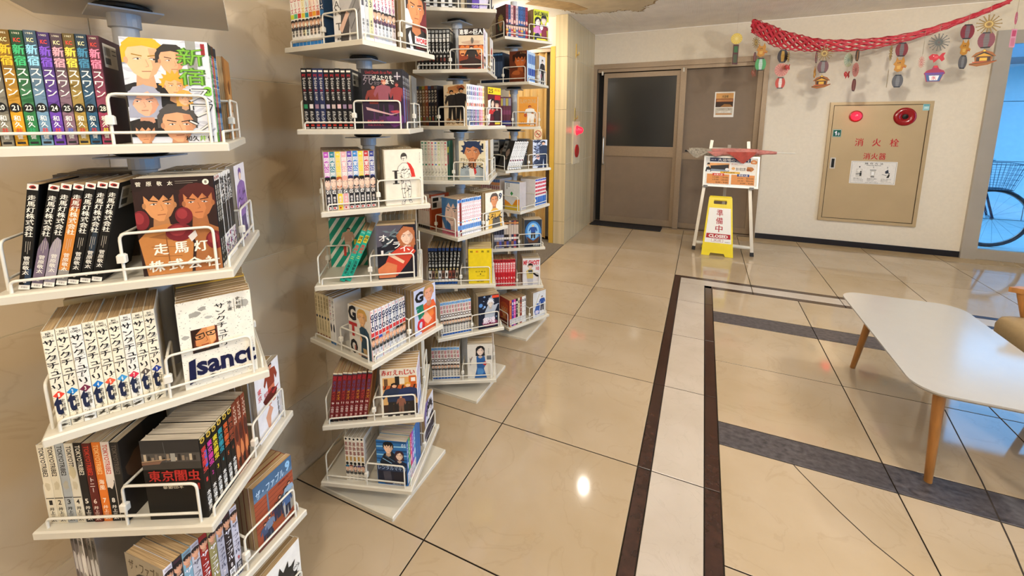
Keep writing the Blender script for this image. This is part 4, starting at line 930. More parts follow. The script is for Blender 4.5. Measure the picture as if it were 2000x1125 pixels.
def cv(P):
    P.r(0, 0, 1, 1, '94482f').r(0, 0, 1, .2, '3f5f80').r(0, .18, 1, .24, '54708c')
    for i in range(7): P.line([(0, .3 + i * .07), (1, .27 + i * .07)], .0012, '5a2a1e')
    P.t('ザ・ファブル', .05, .09, .78, .22, 'b4cce0', .03).t('9', .82, .04, .95, .2, '8cb8dc', .05).r(.3, .22, .34, .95, '5a6a7c').t('南勝久', .6, .26, .9, .3, '6a2020')
    for x, y0, y1, c in ((.2, .64, .98, '3a4a68'), (.32, .6, .95, '6a7a94'), (.5, .5, .8, '34304a'), (.62, .44, .84, '2c2a34'), (.76, .4, .86, '3c4c5a'), (.86, .36, .74, '88a0b8')): P.fig(x, y0, y1, 'c89478', '1e1a1a', c, '2a3044', int(x * 90), 1.3)
    P.r(.36, .78, .66, .84, '8a4a24').r(0, .92, 1, 1, '5c2e22').p([(.66, .6), (1, .5), (1, .8), (.7, .9)], 'a8a49c').fig(.8, .5, .86, 'c89478', '1e1a1a', '44608c', '202434', 3, 1.3)
far('nearest', 1, 1, 's', 'brick red manga cover with pale blue kana and a nine', cv, '7a3a28', 8)
back_row('nearest', 1, 2, 's', 9, col='8a7a60')
# ---------------------------------------------------------------- nearest, first tier
def cv(P):
    P.r(0, 0, 1, 1, 'ece8e0').face(.42, .62, .62, 'f0ece6', '2a2826', '3a3836', 14, 4, .3).blotch(.7, .5, .12, .06, '3a3836', 2).e(.85, .4, .08, .07, 'e0dcd4', 14).t('ooo', .78, .38, .94, .42, '444').v('南国', .86, .5, .8, .12, '333')
far('nearest', 0, 1, 's', 'white manga cover with black ink drawings', cv, 'e8e4da', 8, pk='aged_pages')
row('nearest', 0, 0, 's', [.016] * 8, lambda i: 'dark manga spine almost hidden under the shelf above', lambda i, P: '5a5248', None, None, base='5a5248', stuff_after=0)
back_row('nearest', 0, -1, 's', 9); back_row('nearest', 0, 2, 's', 9)
# ---------------------------------------------------------------- second stand, seventh tier
WC = ['f0ece4', 'e8e4dc', 'e8dcd4', 'ece4c0', 'd8e4e0', 'e8d0c0', 'f0e0d0', 'e4dcd4', '1f3450']
WT = ['b82834', 'b82834', 'c83848', 'd0a828', 'b83040', 'd06030', 'c82c30', 'b02028', 'e8e4dc']
WB = ['c8d23a', '58a878', 'c03028', 'd8c034', '2f8f94', 'd87038', 'e0a030', 'b85a30', '2f6a9c']
WN = ['white and lime', 'white and green', 'white and scarlet', 'cream and yellow', 'mint and teal', 'peach and orange', 'cream and amber', 'ivory and rust', 'navy']
def sp(i, P):
    P.v('クローズ', .5, .02, .42, .9, WT[i], .03, -.2).r(0, .42, 1, .5, WB[i]).face(.5, .58, .1, 'e0b090', '2a2020', '303038', i, 0).r(0, .8, 1, .9, 'f4f2ee').v('高橋', .5, .7, .82, .6, '333').r(0, .92, 1, 1, '2878c0'); return WC[i]
row('second', 6, -1, 's', [.0165] * 9, lambda i: f'{WN[i]} manga spine with a red slanted title', sp, base='eee', pk='pale_pages', bkc='28405c')
def cv(P):
    P.r(0, 0, 1, 1, 'e2e0de').fig(.62, -.25, 1.1, 'd8d4d0', 'b8b6b6', 'bcb8b6', '4c4848', 9, 1.7).p([(.55, .5), (.9, .2), (1, .5), (1, 1), (.62, 1)], '8c8a8a').line([(.6, .6), (.9, .3)], .002, '555').line([(.64, .8), (.96, .5)], .002, '444').p([(.2, .78), (.5, .5), (.6, .55), (.3, .85)], 'd8b4a0')
    for ch, x, y in (('W', .2, .1), ('A', .16, .38), ('N', .2, .5), ('T', .2, .74)): P.t(ch, x - .12, y - .06, x + .1, y + .06, '5c5854', 0)
    P.t('高橋ヒロシ', .1, .92, .5, .96, '333')
VC = ['d4d2d0', 'c4c4c2', 'd8d0a0', 'd8c8d0', 'e4e2e0', 'dcdad8', 'c8ccd0', 'd6d4d2', 'c8b8b0', 'd0d4d8']
def sp(i, P):
    P.v('WORST', .5, .02, .34, .8, ['8a8890', '8a8890', '5a5860'][i % 3] if i < 3 else 'c83040', .03).t(str(i + 1), .2, .34, .8, .44, '4c4a50' if i < 3 else '8a3a6a')
    if i > 2: P.face(.5, .52, .12, 'e0b090', '2a2224', '50304a', i, i % 3)
    P.v('高橋ヒロ', .5, .64, .86, .55, '48484c').r(0, .94, 1, 1, 'e8e8e8'); return VC[i]
row('second', 6, 0, 's', [.0158] * 9, lambda i: ['silver', 'light grey', 'straw', 'rose white', 'white', 'chalk white', 'blue white', 'milk white', 'dusty pink'][i] + ' manga spine with a large pale numeral', sp, cv, 'white manga with a grey long-haired figure and sparse letters', base='ddd', frc='e2e0de', pk='pale_pages')
def cv(P):
    P.r(0, 0, 1, 1, 'd8d4d0').r(.55, 0, 1, .7, '6a2428').face(.5, .18, .62, 'dc8a58', '3a2a26', '26221f', 7, 1, .2).p([(.1, .72), (.2, .62), (.32, .95), (.2, 1.0)], 'e6e2de').r(.4, .7, 1.0, .84, 'e8e2dc').t('WORS', .44, .72, .97, .82, 'c42430', .05).t('髙橋ヒロシ', .45, .87, .95, .93, 'a83030')
far('second', 6, 1, 's', 'manga cover with a stern cropped-hair face and red block letters', cv, 'cfcac4', 6, 'pale_pages')
back_row('second', 6, 2, 's', 9)
# second, eighth tier, above the picture, is left empty
# ---------------------------------------------------------------- second, sixth tier
KB = ['1f4a30', '15151a', '1c2444', '20284a', '15151a', '3c2c18', '15151a', '15151a', '15151a']
def sp(i, P):
    P.r(.1, .03, .9, .06, 'e8e0d0').v('死', .5, .09, .145, .8, 'b02028').v('がふたりを', .5, .15, .34, .66, 'e6e0d4').v('分', .5, .34, .38, .6, 'a02830').v('かつまで', .5, .38, .53, .62, 'e0dace')
    P.r(.15, .59, .85, .66, ['2a7a50', 'd0c8c4', '8a6a7a', '9a9aa0', 'a89ab8', 'b8a8a0', 'd8b4b4', '8c7a94', 'a07888'][i]).v('たかしげ宙', .55, .7, .9, .55, 'ece8de').v('DOUBLE', .25, .7, .84, .24, 'd0ccc4', 0).r(.2, .92, .8, .955, 'b83a2c').r(.1, .975, .9, .99, 'd8cfc0')
    return KB[i] if i in (2, 3) else '100f13'
row('second', 5, 0, 'b', [.0163] * 9, lambda i: f'black manga with red and white characters and a {["green", "white", "plum", "grey", "violet", "beige", "pink", "mauve", "rose"][i]} picture box', sp, base='100f13', back=lambda P: P.barcode(), bkc='2a2a2e', pk='grey_pages')
def cv(P):
    P.r(0, 0, 1, 1, '16121c').p([(0, .55), (1, .45), (1, 1), (0, 1)], '2c1530').blotch(.5, .72, .5, .2, '48204a', 3).blotch(.8, .85, .3, .16, '5a2460', 5)
    P.fig(.28, .24, .85, 'b86a50', '241a20', '7a3028', '2a1c30', 1, 1.2).fig(.52, .16, .8, 'd8a080', 'a84a30', '8a4a58', '1c1420', 2, 1.3).fig(.86, .2, .8, 'a84c44', '3a1c20', '8c3438', '2a1428', 3, 1.1).p([(.08, .63), (.7, .75), (.95, .72), (.7, .77), (.1, .68)], 'c8a0a0').blotch(.8, .71, .14, .03, 'b84050', 4)
    P.t('Until Death do us Part', .1, .03, .75, .08, 'b03038', 0).t('死', .04, .1, .28, .26, '8c8088', 0).t('がふたりを', .26, .1, .76, .19, 'f0ece4', .03).t('分かつ', .3, .2, .52, .27, '8c8088', 0).t('まで', .58, .18, .8, .25, 'f0ece4', .03).e(.88, .12, .09, .05, '30283a', 16).line([(.8, .12), (.96, .12)], .003, 'c8c0c8').line([(.88, .05), (.88, .18)], .003, 'c8c0c8').t('原作 たかしげ宙', .1, .85, .5, .9, 'b85050').t('作画 別天荒人', .1, .92, .5, .95, 'a04050')
row('second', 5, 1, 'b', [.0163] * 8, lambda i: f'dark manga spine with a {["purple", "steel", "red", "blue", "olive", "wine", "slate", "brown"][i]} strip seen edge-on', lambda i, P: (P.r(0, .3, 1, .9, ['6a4a9a', '5a6a8a', '7a3040', '304a80', '5a5a30', '5a2030', '445', '4a3426'][i]).v('死がふたり', .5, .1, .5, .7, 'ddd'), '20202a')[1], cv, 'dark purple manga with three fighters and white lettering', base='100f13', frc='16121c', pk='grey_pages')
far('second', 5, 2, 'b', 'charcoal manga cover seen past a wire rail', lambda P: P.r(0, 0, 1, 1, '6a6a68').blotch(.5, .5, .3, .3, '8a8a86'), '6c6c6a', 6, 'grey_pages', col='777')
back_row('second', 5, -1, 'b', 8, col='333', pc='8a7a60')
# ---------------------------------------------------------------- second, fifth tier
PC = ['a840a0', '1f7080', 'e8c43c', 'e0a0a0', '5a3c94', '2a78b8', 'e4c838', 'b82c30', '303c84']
PN = ['magenta', 'teal', 'yellow', 'salmon', 'violet', 'bright blue', 'lemon', 'red', 'indigo']
def sp(i, P):
    P.r(.06, 0, .94, .45, PC[i]).r(.06, .45, .94, 1, PC[i] if i in (2, 3) else '1c1a20').t('GC', .25, .03, .75, .06, 'f0e8e8').v('同室公開', .5, .09, .42, .85, 'f2eee6' if i not in (2, 6) else 'e0c890', .03)
    P.face(.5, .52, .16, 'f0c8b0', ['1c181c', '1c181c', 'a8542c', 'e0a090', '28284a', '181a28', '1c1818', '1c181c', '20243c'][i], '1a1a22', i, i % 3, .3)
    P.t('%02d' % (i + 1), .14, .66, .86, .72, 'f2ece4').r(.1, .655, .9, .659, 'ddd').v('橘真人', .5, .76, .92, .5, 'e8e0dc').r(.15, .94, .85, .99, 'e8d8d0' if i != 2 else 'e8c43c').r(.25, .95, .6, .98, 'b02828')
    return 'e4dfd8'
row('second', 4, 0, 'b', [.0163] * 9, lambda i: f'white-edged manga with a {PN[i]} band and a two-digit numeral', sp, base='e4dfd8', pk='aged_pages', bkc='28242a')
def cv(P):
    P.r(0, 0, 1, 1, 'e4dbc8').r(.0, 0, .03, 1, 'd8cfba')
    P.e(.51, .13, .085, .075, '3e3a34', 16).p([(.45, .13), (.57, .12), (.575, .18), (.54, .225), (.49, .225), (.455, .18)], 'e0d8c8').p([(.48, .2), (.54, .2), (.55, .27), (.47, .27)], 'e0d8c8').line([(.47, .16), (.53, .16)], .0015, '333').line([(.5, .16), (.49, .2)], .001, '444')
    body = [(.46, .24), (.56, .24), (.68, .3), (.72, .4), (.69, .5), (.64, .42), (.62, .52), (.66, .6), (.68, .76), (.64, .9), (.7, .97), (.63, .97), (.6, .88), (.6, .74), (.53, .6), (.5, .74), (.52, .88), (.49, .99), (.41, .99), (.46, .9), (.44, .74), (.42, .58), (.44, .46), (.4, .42), (.28, .42), (.32, .38), (.36, .3)]
    P.p(body, 'e8dfd0').line(body + body[:1], .0011, '3a342c').line([(.5, .3), (.5, .5)], .0009, '5a5448').line([(.42, .36), (.5, .37), (.58, .35)], .0009, '5a5448').line([(.44, .5), (.54, .53), (.61, .5)], .0009, '5a5448').specks(40, '4a443a', .42, .3, .66, .95, .003, 4)
    P.p([(.58, .22), (.68, .26), (.76, .36), (.8, .5), (.7, .5), (.66, .36)], 'c8342a').line([(.66, .3), (.74, .46)], .001, '7a1c18').r(.2, .37, .36, .385, '2a2622').r(.25, .385, .32, .6, '2c2824').r(.2, .6, .37, .615, '2a2622')
    P.v('さとるの', .93, .05, .26, .03, '555', 0).v('村山', .93, .5, .62, .03, '555', 0)
row('second', 4, 1, 'b', [.0163] * 6, lambda i: 'plain cream manga seen edge-on', lambda i, P: 'e4dbc8', cv, 'cream manga cover with an ink statue, a column and a red cloth', base='e4dbc8', pk='pale_pages', stuff_after=1)
back_row('second', 4, 2, 'b', 8, col='d8cdb4'); back_row('second', 4, -1, 'b', 9, col=['b8a888', '9a4a40', 'c8b898'])
# ---------------------------------------------------------------- second, fourth tier: two leaning teal books, striped cover
def sp(i, P):
    P.t('SHONEN', .15, .02, .85, .05, 'b0e0d8', 0).r(.12, .1, .88, .24, 'e4cc38').v('課長', .5, .105, .235, .8, '1c1c14', .03).v('島耕作', .5, .28, .46, .85, 'c03c30', .04).v('二', .5, .5, .56, .7, 'e8d440', .05).v('弘兼憲史', .5, .6, .86, .72, '16302c', .03).r(.2, .9, .8, .95, '0f4a40')
    return '1f9a84'
row('second', 3, 0, 'b', [.0165, .0165], lambda i: f'teal manga leaning over, {["outer", "inner"][i]} of the pair', sp, base='1f9a84', lean=[25, 25], u0=.074, frc='1f8a76', bkc='e4ddcc')
def cv(P):
    P.r(0, 0, 1, 1, '1c1c26').p([(0, 0), (.7, 0), (.3, .35), (0, .4)], '55525e').p([(.1, .3), (.7, .05), (.6, .2), (.2, .42)], '2c3038').specks(16, '6a7a80', .1, .1, .6, .6, .008, 3)
    P.p([(.5, .2), (.7, .03), (.95, .06), (1, .3), (.95, .45), (.6, .4)], 'a8603c').face(.78, .22, .3, 'f0c8b0', 'b06a44', None, 3, 2, -.4).p([(.3, .55), (.6, .4), (.9, .42), (1, .5), (.8, .7), (.5, .95), (.05, .98), (0, .85), (.2, .7)], 'c84432').p([(0, .8), (.25, .68), (.5, .75), (.45, .98), (.02, .98)], 'd07a50').p([(.3, .5), (.7, .68), (.66, .73), (.28, .56)], 'f0c8a8')
    for ch, x, y in (('オ', .15, .23), ('ン', .33, .29), ('ラ', .5, .37), ('イ', .68, .44), ('ン', .85, .5)): P.t(ch, x - .09, y - .06, x + .1, y + .06, 'f6f0ea', .03)
    P.t('1', .1, .46, .16, .56, 'f0e8e4')
row('second', 3, 1, 'b', [.0163] * 5, lambda i: 'glossy dark manga seen edge-on', lambda i, P: '26222a', cv, 'manga with a brown-haired girl in red and white kana', base='26222a', frc='1c1c26', pk='aged_pages', stuff_after=1)
def bk(P):
    P.r(0, 0, 1, 1, '1a8a70')
    for i in range(-4, 7):
        x = i * .26; P.tri([(x, 1), (x + .1, 1), (x + 1.1, 0), (x + 1.0, 0)], [(0, 1, 2, 3)], 'dcd6c8')
    P.fig(.5, .2, .72, 'e0b090', '221c1c', 'c8a088', 'd8b8a0', 2, 1.3).r(.36, .58, .43, .78, 'b84038').r(.66, .45, .74, .56, 'd8c038')
back_row('second', 3, -1, 'b', 8, .0157, '8a8a80')
row('second', 3, -1, 'b', [.0165], lambda i: 'manga showing a green and white striped cover with a standing woman', None, base='1a8a70', u0=.1445, back=bk)
back_row('second', 3, 2, 'b', 8)
# ---------------------------------------------------------------- second, third tier: bold letter covers
def sp(i, P):
    if i < 5: P.v('湘南爆走', .5, .05, .4, .7, '8a7a54').e(.5, .5, .32, .03, '1c2c44', 12).v('吉田聡', .5, .56, .8, .55, '9a8a64').r(.2, .88, .8, .93, '8a4a38'); return 'd4c49c'
    P.v('カメレオン', .5, .05, .5, .8, 'a83038' if i % 2 else '2a2a30').blotch(.5, .65, .4, .12, '2c2c34', i).r(0, .93, 1, 1, '3a6a9c'); return 'e0dcd6'
row('second', 2, -1, 's', [.0158] * 5 + [.0155] * 2, lambda i: 'yellowed cream manga spine with a dark oval' if i < 5 else 'white manga spine with a splashed red and black title', sp, base='d4c49c', u0=.02, bkc='c8c4c0')
def cv(P):
    P.r(0, 0, 1, 1, 'dcd6cc').face(.64, .2, .3, 'e4b07c', 'c89a4c', None, 4, 1, -.3).p([(.5, .42), (.62, .36), (.8, .38), (.92, .46), (1, .7), (1, 1), (.52, 1), (.56, .7)], '2a4454').p([(.56, .7), (.5, .62), (.54, .56), (.62, .62)], 'e0ac7c').line([(.74, .42), (.72, .95)], .002, '16262e').line([(.6, .6), (.66, .9)], .0015, '16262e').p([(.62, .8), (.78, .8), (.84, .96), (.66, .94)], 'b89868')
    P.t('G', .02, .0, .38, .3, '14141a', .05).t('T', .02, .34, .4, .62, 'b02c2c', .05).t('O', .04, .68, .38, .98, '14141a', .05).r(.24, .8, .3, .9, 'b06050').t('藤沢とおる', .4, .92, .9, .97, 'd08030')
GR = ['e4e0da', 'e8dcd8', 'd8dce4', 'e4e0da', 'e2d8d4', 'dcdcdc', 'e4e2de', 'd4d4d8', 'e0dcd4', 'dcd4cc']
def sp(i, P):
    P.r(0, 0, .12, 1, ['b03040', '28408a', 'c8c4c0', 'b83038', 'ccc8c4', '2a4a88', 'c8c8c8', '333', 'bbb', 'b0a090'][i]).t('KC', .25, .03, .8, .065, 'c83c34').t('G', .08, .09, .95, .2, '1a2448', .05).t('T', .12, .21, .92, .31, '1a2448', .05).t('O', .08, .32, .95, .43, '1a2448', .05).r(.1, .45, .95, .53, 'c03434')
    P.face(.5, .62, .13, 'e4b08c', ['333', 'c84030', '2848a0', 'aaa', 'd05838', 'bbb', '888', '1a1a1a', '222', '8a5a30'][i], '444', i, 0).v('藤沢', .55, .74, .86, .5, '2a2a2a').t(str(i + 1), .35, .9, .65, .935, '222').r(.2, .96, .8, .966, '888'); return GR[i]
row('second', 2, 0, 's', [.0146] * 10, lambda i: f'white manga spine with navy block letters and a {["crimson", "navy", "pale", "scarlet", "greyish", "blue", "silver", "black", "ash", "tan"][i]} edge', sp, cv, 'white manga with blond man and tall black red letters', base='e2ded8', frc='dcd6cc')
def cv(P):
    P.r(0, 0, 1, 1, 'c0c4dc').p([(.4, .4), (.62, .36), (.9, .36), (1, .5), (1, 1), (.3, 1)], 'd05a30').blotch(.75, .62, .22, .16, 'e07838', 2).p([(.35, .7), (.5, .5), (.62, .62), (.8, .78), (.6, .86)], 'e4a484').face(.68, .18, .34, 'd89878', 'a8804c', None, 4, 1, -.3).p([(.1, .44), (.4, .4), (.44, .6), (.2, .68)], '1f7a5c')
    P.t('G', .04, .06, .42, .3, '14141a', .05).t('T', .08, .36, .4, .62, '1d6a54', .05).t('O', .1, .66, .46, .96, 'c02430', .05)
far('second', 2, 1, 's', 'manga cover in orange and pale blue with a tall black letter', cv, 'b8bcd0', 7, w=.0146)
back_row('second', 2, 2, 's', 9)
# ---------------------------------------------------------------- second, second tier
def sp(i, P):
    P.r(0, 0, 1, .03, 'e0d0b0').r(0, .03, 1, .05, '2c4a5c').v('足', .5, .07, .16, .9, 'b02430', .04).v('ミリタ', .5, .16, .4, .9, '3c5488', .03).v('メイズ', .5, .36, .56, .9, 'c8901f' if i % 2 else 'b04030', .03)
    P.t(str(9 + i), .2, .6, .8, .64, 'ece4da').v('小林尽', .5, .68, .82, .65, 'e8d8d0').v('講談', .5, .85, .94, .5, 'd8b8b0').r(0, .95, 1, 1, '15100f'); return '6e1f22'
row('second', 1, 0, 'b', [.0155] * 8, lambda i: f'maroon manga spine with {["gold", "cream", "amber", "blue", "ochre", "pink", "pale", "orange"][i]} flecks leaning slightly', sp, base='6e1f22', lean=[8] * 7 + [9], u0=.018, frc='8a2c2c', bkc='d08a40')
def cv(P):
    P.r(0, 0, 1, 1, 'e2dac8').r(.06, .18, 1, .96, 'd8a868').r(.1, .2, .2, .34, '6a4a30').r(.4, .16, .52, .34, '2a2622').r(.52, .2, .66, .32, 'e8dcc8').r(.78, .16, .98, .36, 'c86028').r(.84, .2, .96, .28, 'f0e8dc').r(.06, .34, 1, .42, 'b85a2c')
    for i in range(6): P.p([(.08 + i * .16, .42), (.12 + i * .16, .34), (.17 + i * .16, .34), (.13 + i * .16, .42)], '3a2418')
    P.r(.06, .74, 1, .96, '3a2820').fig(.34, .28, 1.0, 'e8b48c', '1c1818', '28344c', '2a2624', 2, 1.5).fig(.76, .28, 1.0, 'ecc09c', 'd8a03c', '28345a', '2c2826', 3, 1.5).fig(.55, .55, .95, 'e0a888', '8a4a30', '8a5a48', '7a5a48', 4, 1.2)
    for i, ch in enumerate('赤灯えれじい'): P.t(ch, .04 + i * .155, .02 + (.02 if i % 2 else 0), .18 + i * .155, .13, 'c02c24', .03)
    P.t('きらたかし', .7, .965, .95, .99, '4a3a6a')
def sp(i, P): P.v('赤灯え', .5, .08, .4, .9, ['b85070', '8a5aa8', 'b04060'][i % 3]).blotch(.5, .6, .4, .14, '5a78b8', i).r(0, .8, 1, .95, '5a7ac0'); return 'e4e2ec'
row('second', 1, 1, 'b', [.0155] * 7, lambda i: f'white manga spine with {["rose", "lilac", "violet", "blue", "coral", "mauve", "pink"][i]} lettering seen edge-on', sp, cv, 'manga with two seated figures under red brush lettering', base='e4e2ec', frc='e2dac8')
back_row('second', 1, 2, 'b', 9); back_row('second', 1, -1, 'b', 8)
# ---------------------------------------------------------------- second, first tier
def sp(i, P): P.e(.5, .04, .3, .025, '222', 8).v('黒執事', .5, .1, .42, .95, '7a2420', .03).r(.2, .44, .8, .54, 'b08a4c').e(.5, .6, .4, .035, '1c1c1c', 12).face(.5, .7, .11, 'e8c0a8', ['2a6a8c', '6a2420', '3a3a54', '5a4a7a', '2c1a34'][i], '555', i, i % 3).v('枢', .5, .78, .86, .6, '333').r(.2, .9, .8, .96, '8a8478'); return 'e4ddcf'
row('second', 0, 0, 's', [.0144] * 5, lambda i: f'ivory manga spine with a dark red title and a {["blue", "red", "slate", "violet", "plum"][i]} figure', sp, base='e4ddcf', u0=.09, bkc='cfcac2', back=lambda P: P.r(.1, .1, .5, .2, '9a968e').r(.1, .3, .8, .32, '8a8680').r(.1, .4, .7, .42, '8a8680'), pk='grey_pages')
def cv(P):
    P.r(0, 0, 1, 1, '2c6aa8')
    for i in range(7): P.p([(0, .04 + i * .09), (1, .0 + i * .1), (1, .03 + i * .1), (0, .07 + i * .09)], '8cc0e0' if i % 2 else '184878')
    P.p([(.1, .5), (.25, .3), (.5, .22), (.68, .34), (.66, .55), (.2, .6)], '1c2430').face(.4, .16, .24, 'f0c8a8', '14161c', None, 3, 0, .3).face(.76, .32, .2, 'f0d0b8', '3c2430', '20283c', 5, 2, -.5).line([(.2, .4), (.5, .5)], .003, '8ab0d0').line([(.3, .34), (.6, .46)], .003, '506880')
    P.r(0, .53, 1, .68, '2a3854').t('レンタルマギカ', .04, .55, .96, .66, '9ab4d8', .03).r(.02, .68, .98, .96, '1c2030').p([(.2, .7), (.45, .68), (.5, .98), (.25, .98)], '44424e').r(.55, .7, .95, .98, '24222c').t('01', .84, .04, .97, .12, 'd0e0f0').t('成田良悟', .5, .95, .9, .98, 'd8d8e0')
QC = ['2c60a0', '3c9a58', 'c8386a', '8a4ab0', '3890c0', 'd87838', '4060b0', '58a8c8']
def sp(i, P): P.v('レンタル', .5, .05, .4, .9, 'f0f0f4', .03).blotch(.5, .55, .4, .1, mixc(QC[i], 'fff', .6), i).r(0, .72, 1, .95, 'e4e2e6').v('成田', .5, .74, .93, .6, '333'); return QC[i]
row('second', 0, 1, 's', [.0165] * 8, lambda i: f'{["blue", "green", "pink", "violet", "cyan", "orange", "royal blue", "aqua"][i]} manga spine over white seen edge-on', sp, cv, 'blue manga cover with a dark-haired couple', base='2c60a0', frc='2c6aa8', pk='grey_pages', stuff_after=5)
def cv(P): P.r(0, 0, 1, 1, 'dcdae2').p([(0, 0), (.5, 0), (.1, .4), (0, .6)], '6a5a94').face(.55, .35, .4, 'ece6e4', '26222c', '4a4456', 6, 4, .3).specks(60, '2a2630', .1, .5, 1, 1, .01, 3).t('ガールズ', .2, .78, .9, .9, '3a3444')
far('second', 0, 2, 's', 'white manga cover with black and purple ink art', cv, 'd8d6dc', 6)
back_row('second', 0, 3, 's', 3)
# ---------------------------------------------------------------- third stand
def cv(P): P.r(0, 0, 1, 1, '26263a').p([(.3, 0), (.8, 0), (.6, .6), (.45, 1), (.2, 1)], '5a44a0').p([(.5, .4), (.9, .7), (.8, 1), (.5, 1)], 'c8c4dc').blotch(.7, .6, .12, .1, 'dcb8a0', 2).t('呪術', .2, .85, .8, .96, 'b8a8e0')
row('third', 7, 1, 's', [.0145] * 8, lambda i: '', None, cv, 'midnight blue manga with a violet figure', base='26263a', stuff_after=1, pk='pale_pages')
row('third', 7, 0, 's', [.0158] * 9, lambda i: '', None, base=lambda i: ['d8d6d2', '2a2a2c', 'e2e0dc'][i % 3], stuff_after=0, bands=lambda i: [(.1, .5, '555'), (.7, .95, 'ddd' if i % 2 else '222')])
back_row('third', 7, 2, 's', 7); back_row('third', 7, 3, 's', 8)
def sp(i, P):
    P.r(.1, .03, .9, .09, 'b8b8b4').t('KC', .2, .04, .8, .08, '1a1a1a').v('進撃', .5, .11, .33, .86, 'f2f0ea', .04).v('の巨', .5, .33, .47, .7, 'f2f0ea', .03).v('人', .5, .47, .6, .85, 'f2f0ea', .04).t(str(22 + i), .2, .64, .8, .69, 'e8e4dc').blotch(.5, .75, .4, .06, ['5a2a24', '7a3a34', '4a3a34'][i % 3], i).v('諫山創', .5, .82, .98, .5, 'd8d4cc'); return '0e0d0d'
row('third', 6, 0, 's', [.0165] * 9, lambda i: 'jet black manga with heavy white kanji and number', sp, base='0e0d0d', back=lambda P: P.r(.05, .05, .55, .3, 'a8a494').r(.1, .1, .3, .14, '555'), pk='pale_pages')
def cv(P):
    P.r(0, 0, 1, 1, '8a3a20').r(0, 0, 1, .17, '241614').r(0, .17, 1, .4, 'e0cdb0').blotch(.5, .34, .5, .06, 'c8a890', 2)
    for x in (.15, .36, .7, .9): P.e(x, .54, .13, .13, 'd87838', 14).e(x, .58, .1, .09, 'f0a868', 12).r(x - .07, .6, x + .07, .64, '5a1c14')
    P.blotch(.5, .85, .55, .16, '2c1614', 4).fig(.52, .42, .98, 'e0b090', '241a18', '2c2624', '1c1818', 3, 1.6).p([(.1, .95), (.4, .7), (.6, .7), (.75, .98)], '321a18').blotch(.55, .3, .08, .1, '6a6058', 5)
    for i, ch in enumerate('進撃の巨人'): P.t(ch, .03 + i * .19, .02 if ch != 'の' else .06, .21 + i * .19, .15 if ch != 'の' else .13, 'f4f2ee', .05)
ZC = ['e8e2dc', 'c8ccd8', 'e4c8d0', 'd8d4e0', 'e8e4dc', 'b8bccc', 'dcc0c8', 'e0dcd8']
row('third', 6, 1, 's', [.0148] * 8, lambda i: f'{["white", "grey blue", "pink", "lilac", "ivory", "slate", "rose", "chalk"][i]} manga spine with a scrawled title seen edge-on', lambda i, P: (P.v('進撃の巨人', .5, .08, .6, .9, ['a03040', '304080', '703050'][i % 3]).face(.5, .75, .13, 'd8a888', '3a2a2a', '555', i, 0), ZC[i])[1], cv, 'burnt orange manga with giant heads under white kanji', base='ddd', frc='8a3a20', stuff_after=3)
far('third', 6, 2, 's', 'pale manga cover with a red and black sketch behind the rail', lambda P: P.r(0, 0, 1, 1, 'd8d2cc').blotch(.5, .4, .3, .2, 'b04a38', 2).blotch(.5, .7, .3, .2, '2c2628', 3), 'd0cac4', 6)
back_row('third', 6, 3, 's', 8, col='3a3836')
EC = ['5a3828', '4a3a30', '4f4032', '6a4a28', '7a3a1c', '1c1c26', '1a1a24', '2a1c1c']
def sp(i, P): P.r(0, 0, 1, .08, ['a03028', '2a3a5a', '3a4a2a', '8a7a2a', 'a84a20', '2a3a6a', '4a2a2a', '555'][i]).v('キングダム'[:4], .5, .1, .42, .9, 'e4dcc8', .03).v('原泰久', .5, .5, .72, .5, 'c8b898').blotch(.5, .82, .4, .08, ['8a4030', '5a6a5a', '8a8a3a'][i % 3], i).t(str(i + 1), .3, .74, .7, .78, 'ddd'); return EC[i]
row('third', 5, -1, 'b', [.0172] * 8, lambda i: f'{["umber", "dark brown", "olive brown", "bronze", "rust", "blue black", "ink blue", "dark wine"][i]} manga spine with cream kana', sp, base='4a3a30', pk='aged_pages', bkc='1c1c26')
def cv(P):
    P.r(0, 0, 1, 1, 'd8c4a4').blotch(.5, .1, .48, .1, 'b07848', 1).blotch(.75, .08, .2, .08, '8a4a2c', 4).blotch(.4, .18, .3, .05, 'c89058', 7).fig(.37, .12, .88, 'c8986c', '1c1818', '2a2626', '201c1c', 1, 1.5).fig(.74, .07, .95, 'c8986c', '1c1818', '201e20', '1c1a1c', 2, 1.5).p([(.5, .2), (.56, .22), (.58, .5), (.52, .5)], '1c1818')
    P.v('曽田正人', .1, .24, .5, .1, '3a2a20').t('昴とその', .1, .82, .9, .97, '8a5a30', .03)
HC = ['e4dcd4', 'dce0e4', 'd8dcf0', 'e0dce8', 'ecd8ec', 'd8e4ec', 'f0d8dc', 'f4dce4', 'ece0b8']
HB = ['2a4a6a', '1f3a5a', '243c8a', '1c2c5a', '8a2c8c', '1f5a8a', 'c04860', 'e080a0', 'd8a838']
HN = ['navy', 'ink', 'royal blue', 'midnight', 'purple', 'sea blue', 'coral', 'pink', 'amber']
def sp(i, P): P.v('め組の', .5, .03, .38, .95, HB[i], .04).blotch(.5, .48, .45, .06, ['d87840', '8a5a40', 'c04838'][i % 3], i).r(0, .6, 1, .98, mixc(HB[i], 'aaaaaa', .25)).v('大吾', .5, .62, .76, .6, 'eee').t(str(i + 1), .25, .8, .75, .85, 'eee'); return HC[i]
row('third', 5, 0, 'b', [.0162] * 9, lambda i: f'white manga spine with a {HN[i]} lower half', sp, cv, 'beige manga with two men in long dark coats', base='e4dcd4', frc='d8c4a4', pk='aged_pages')
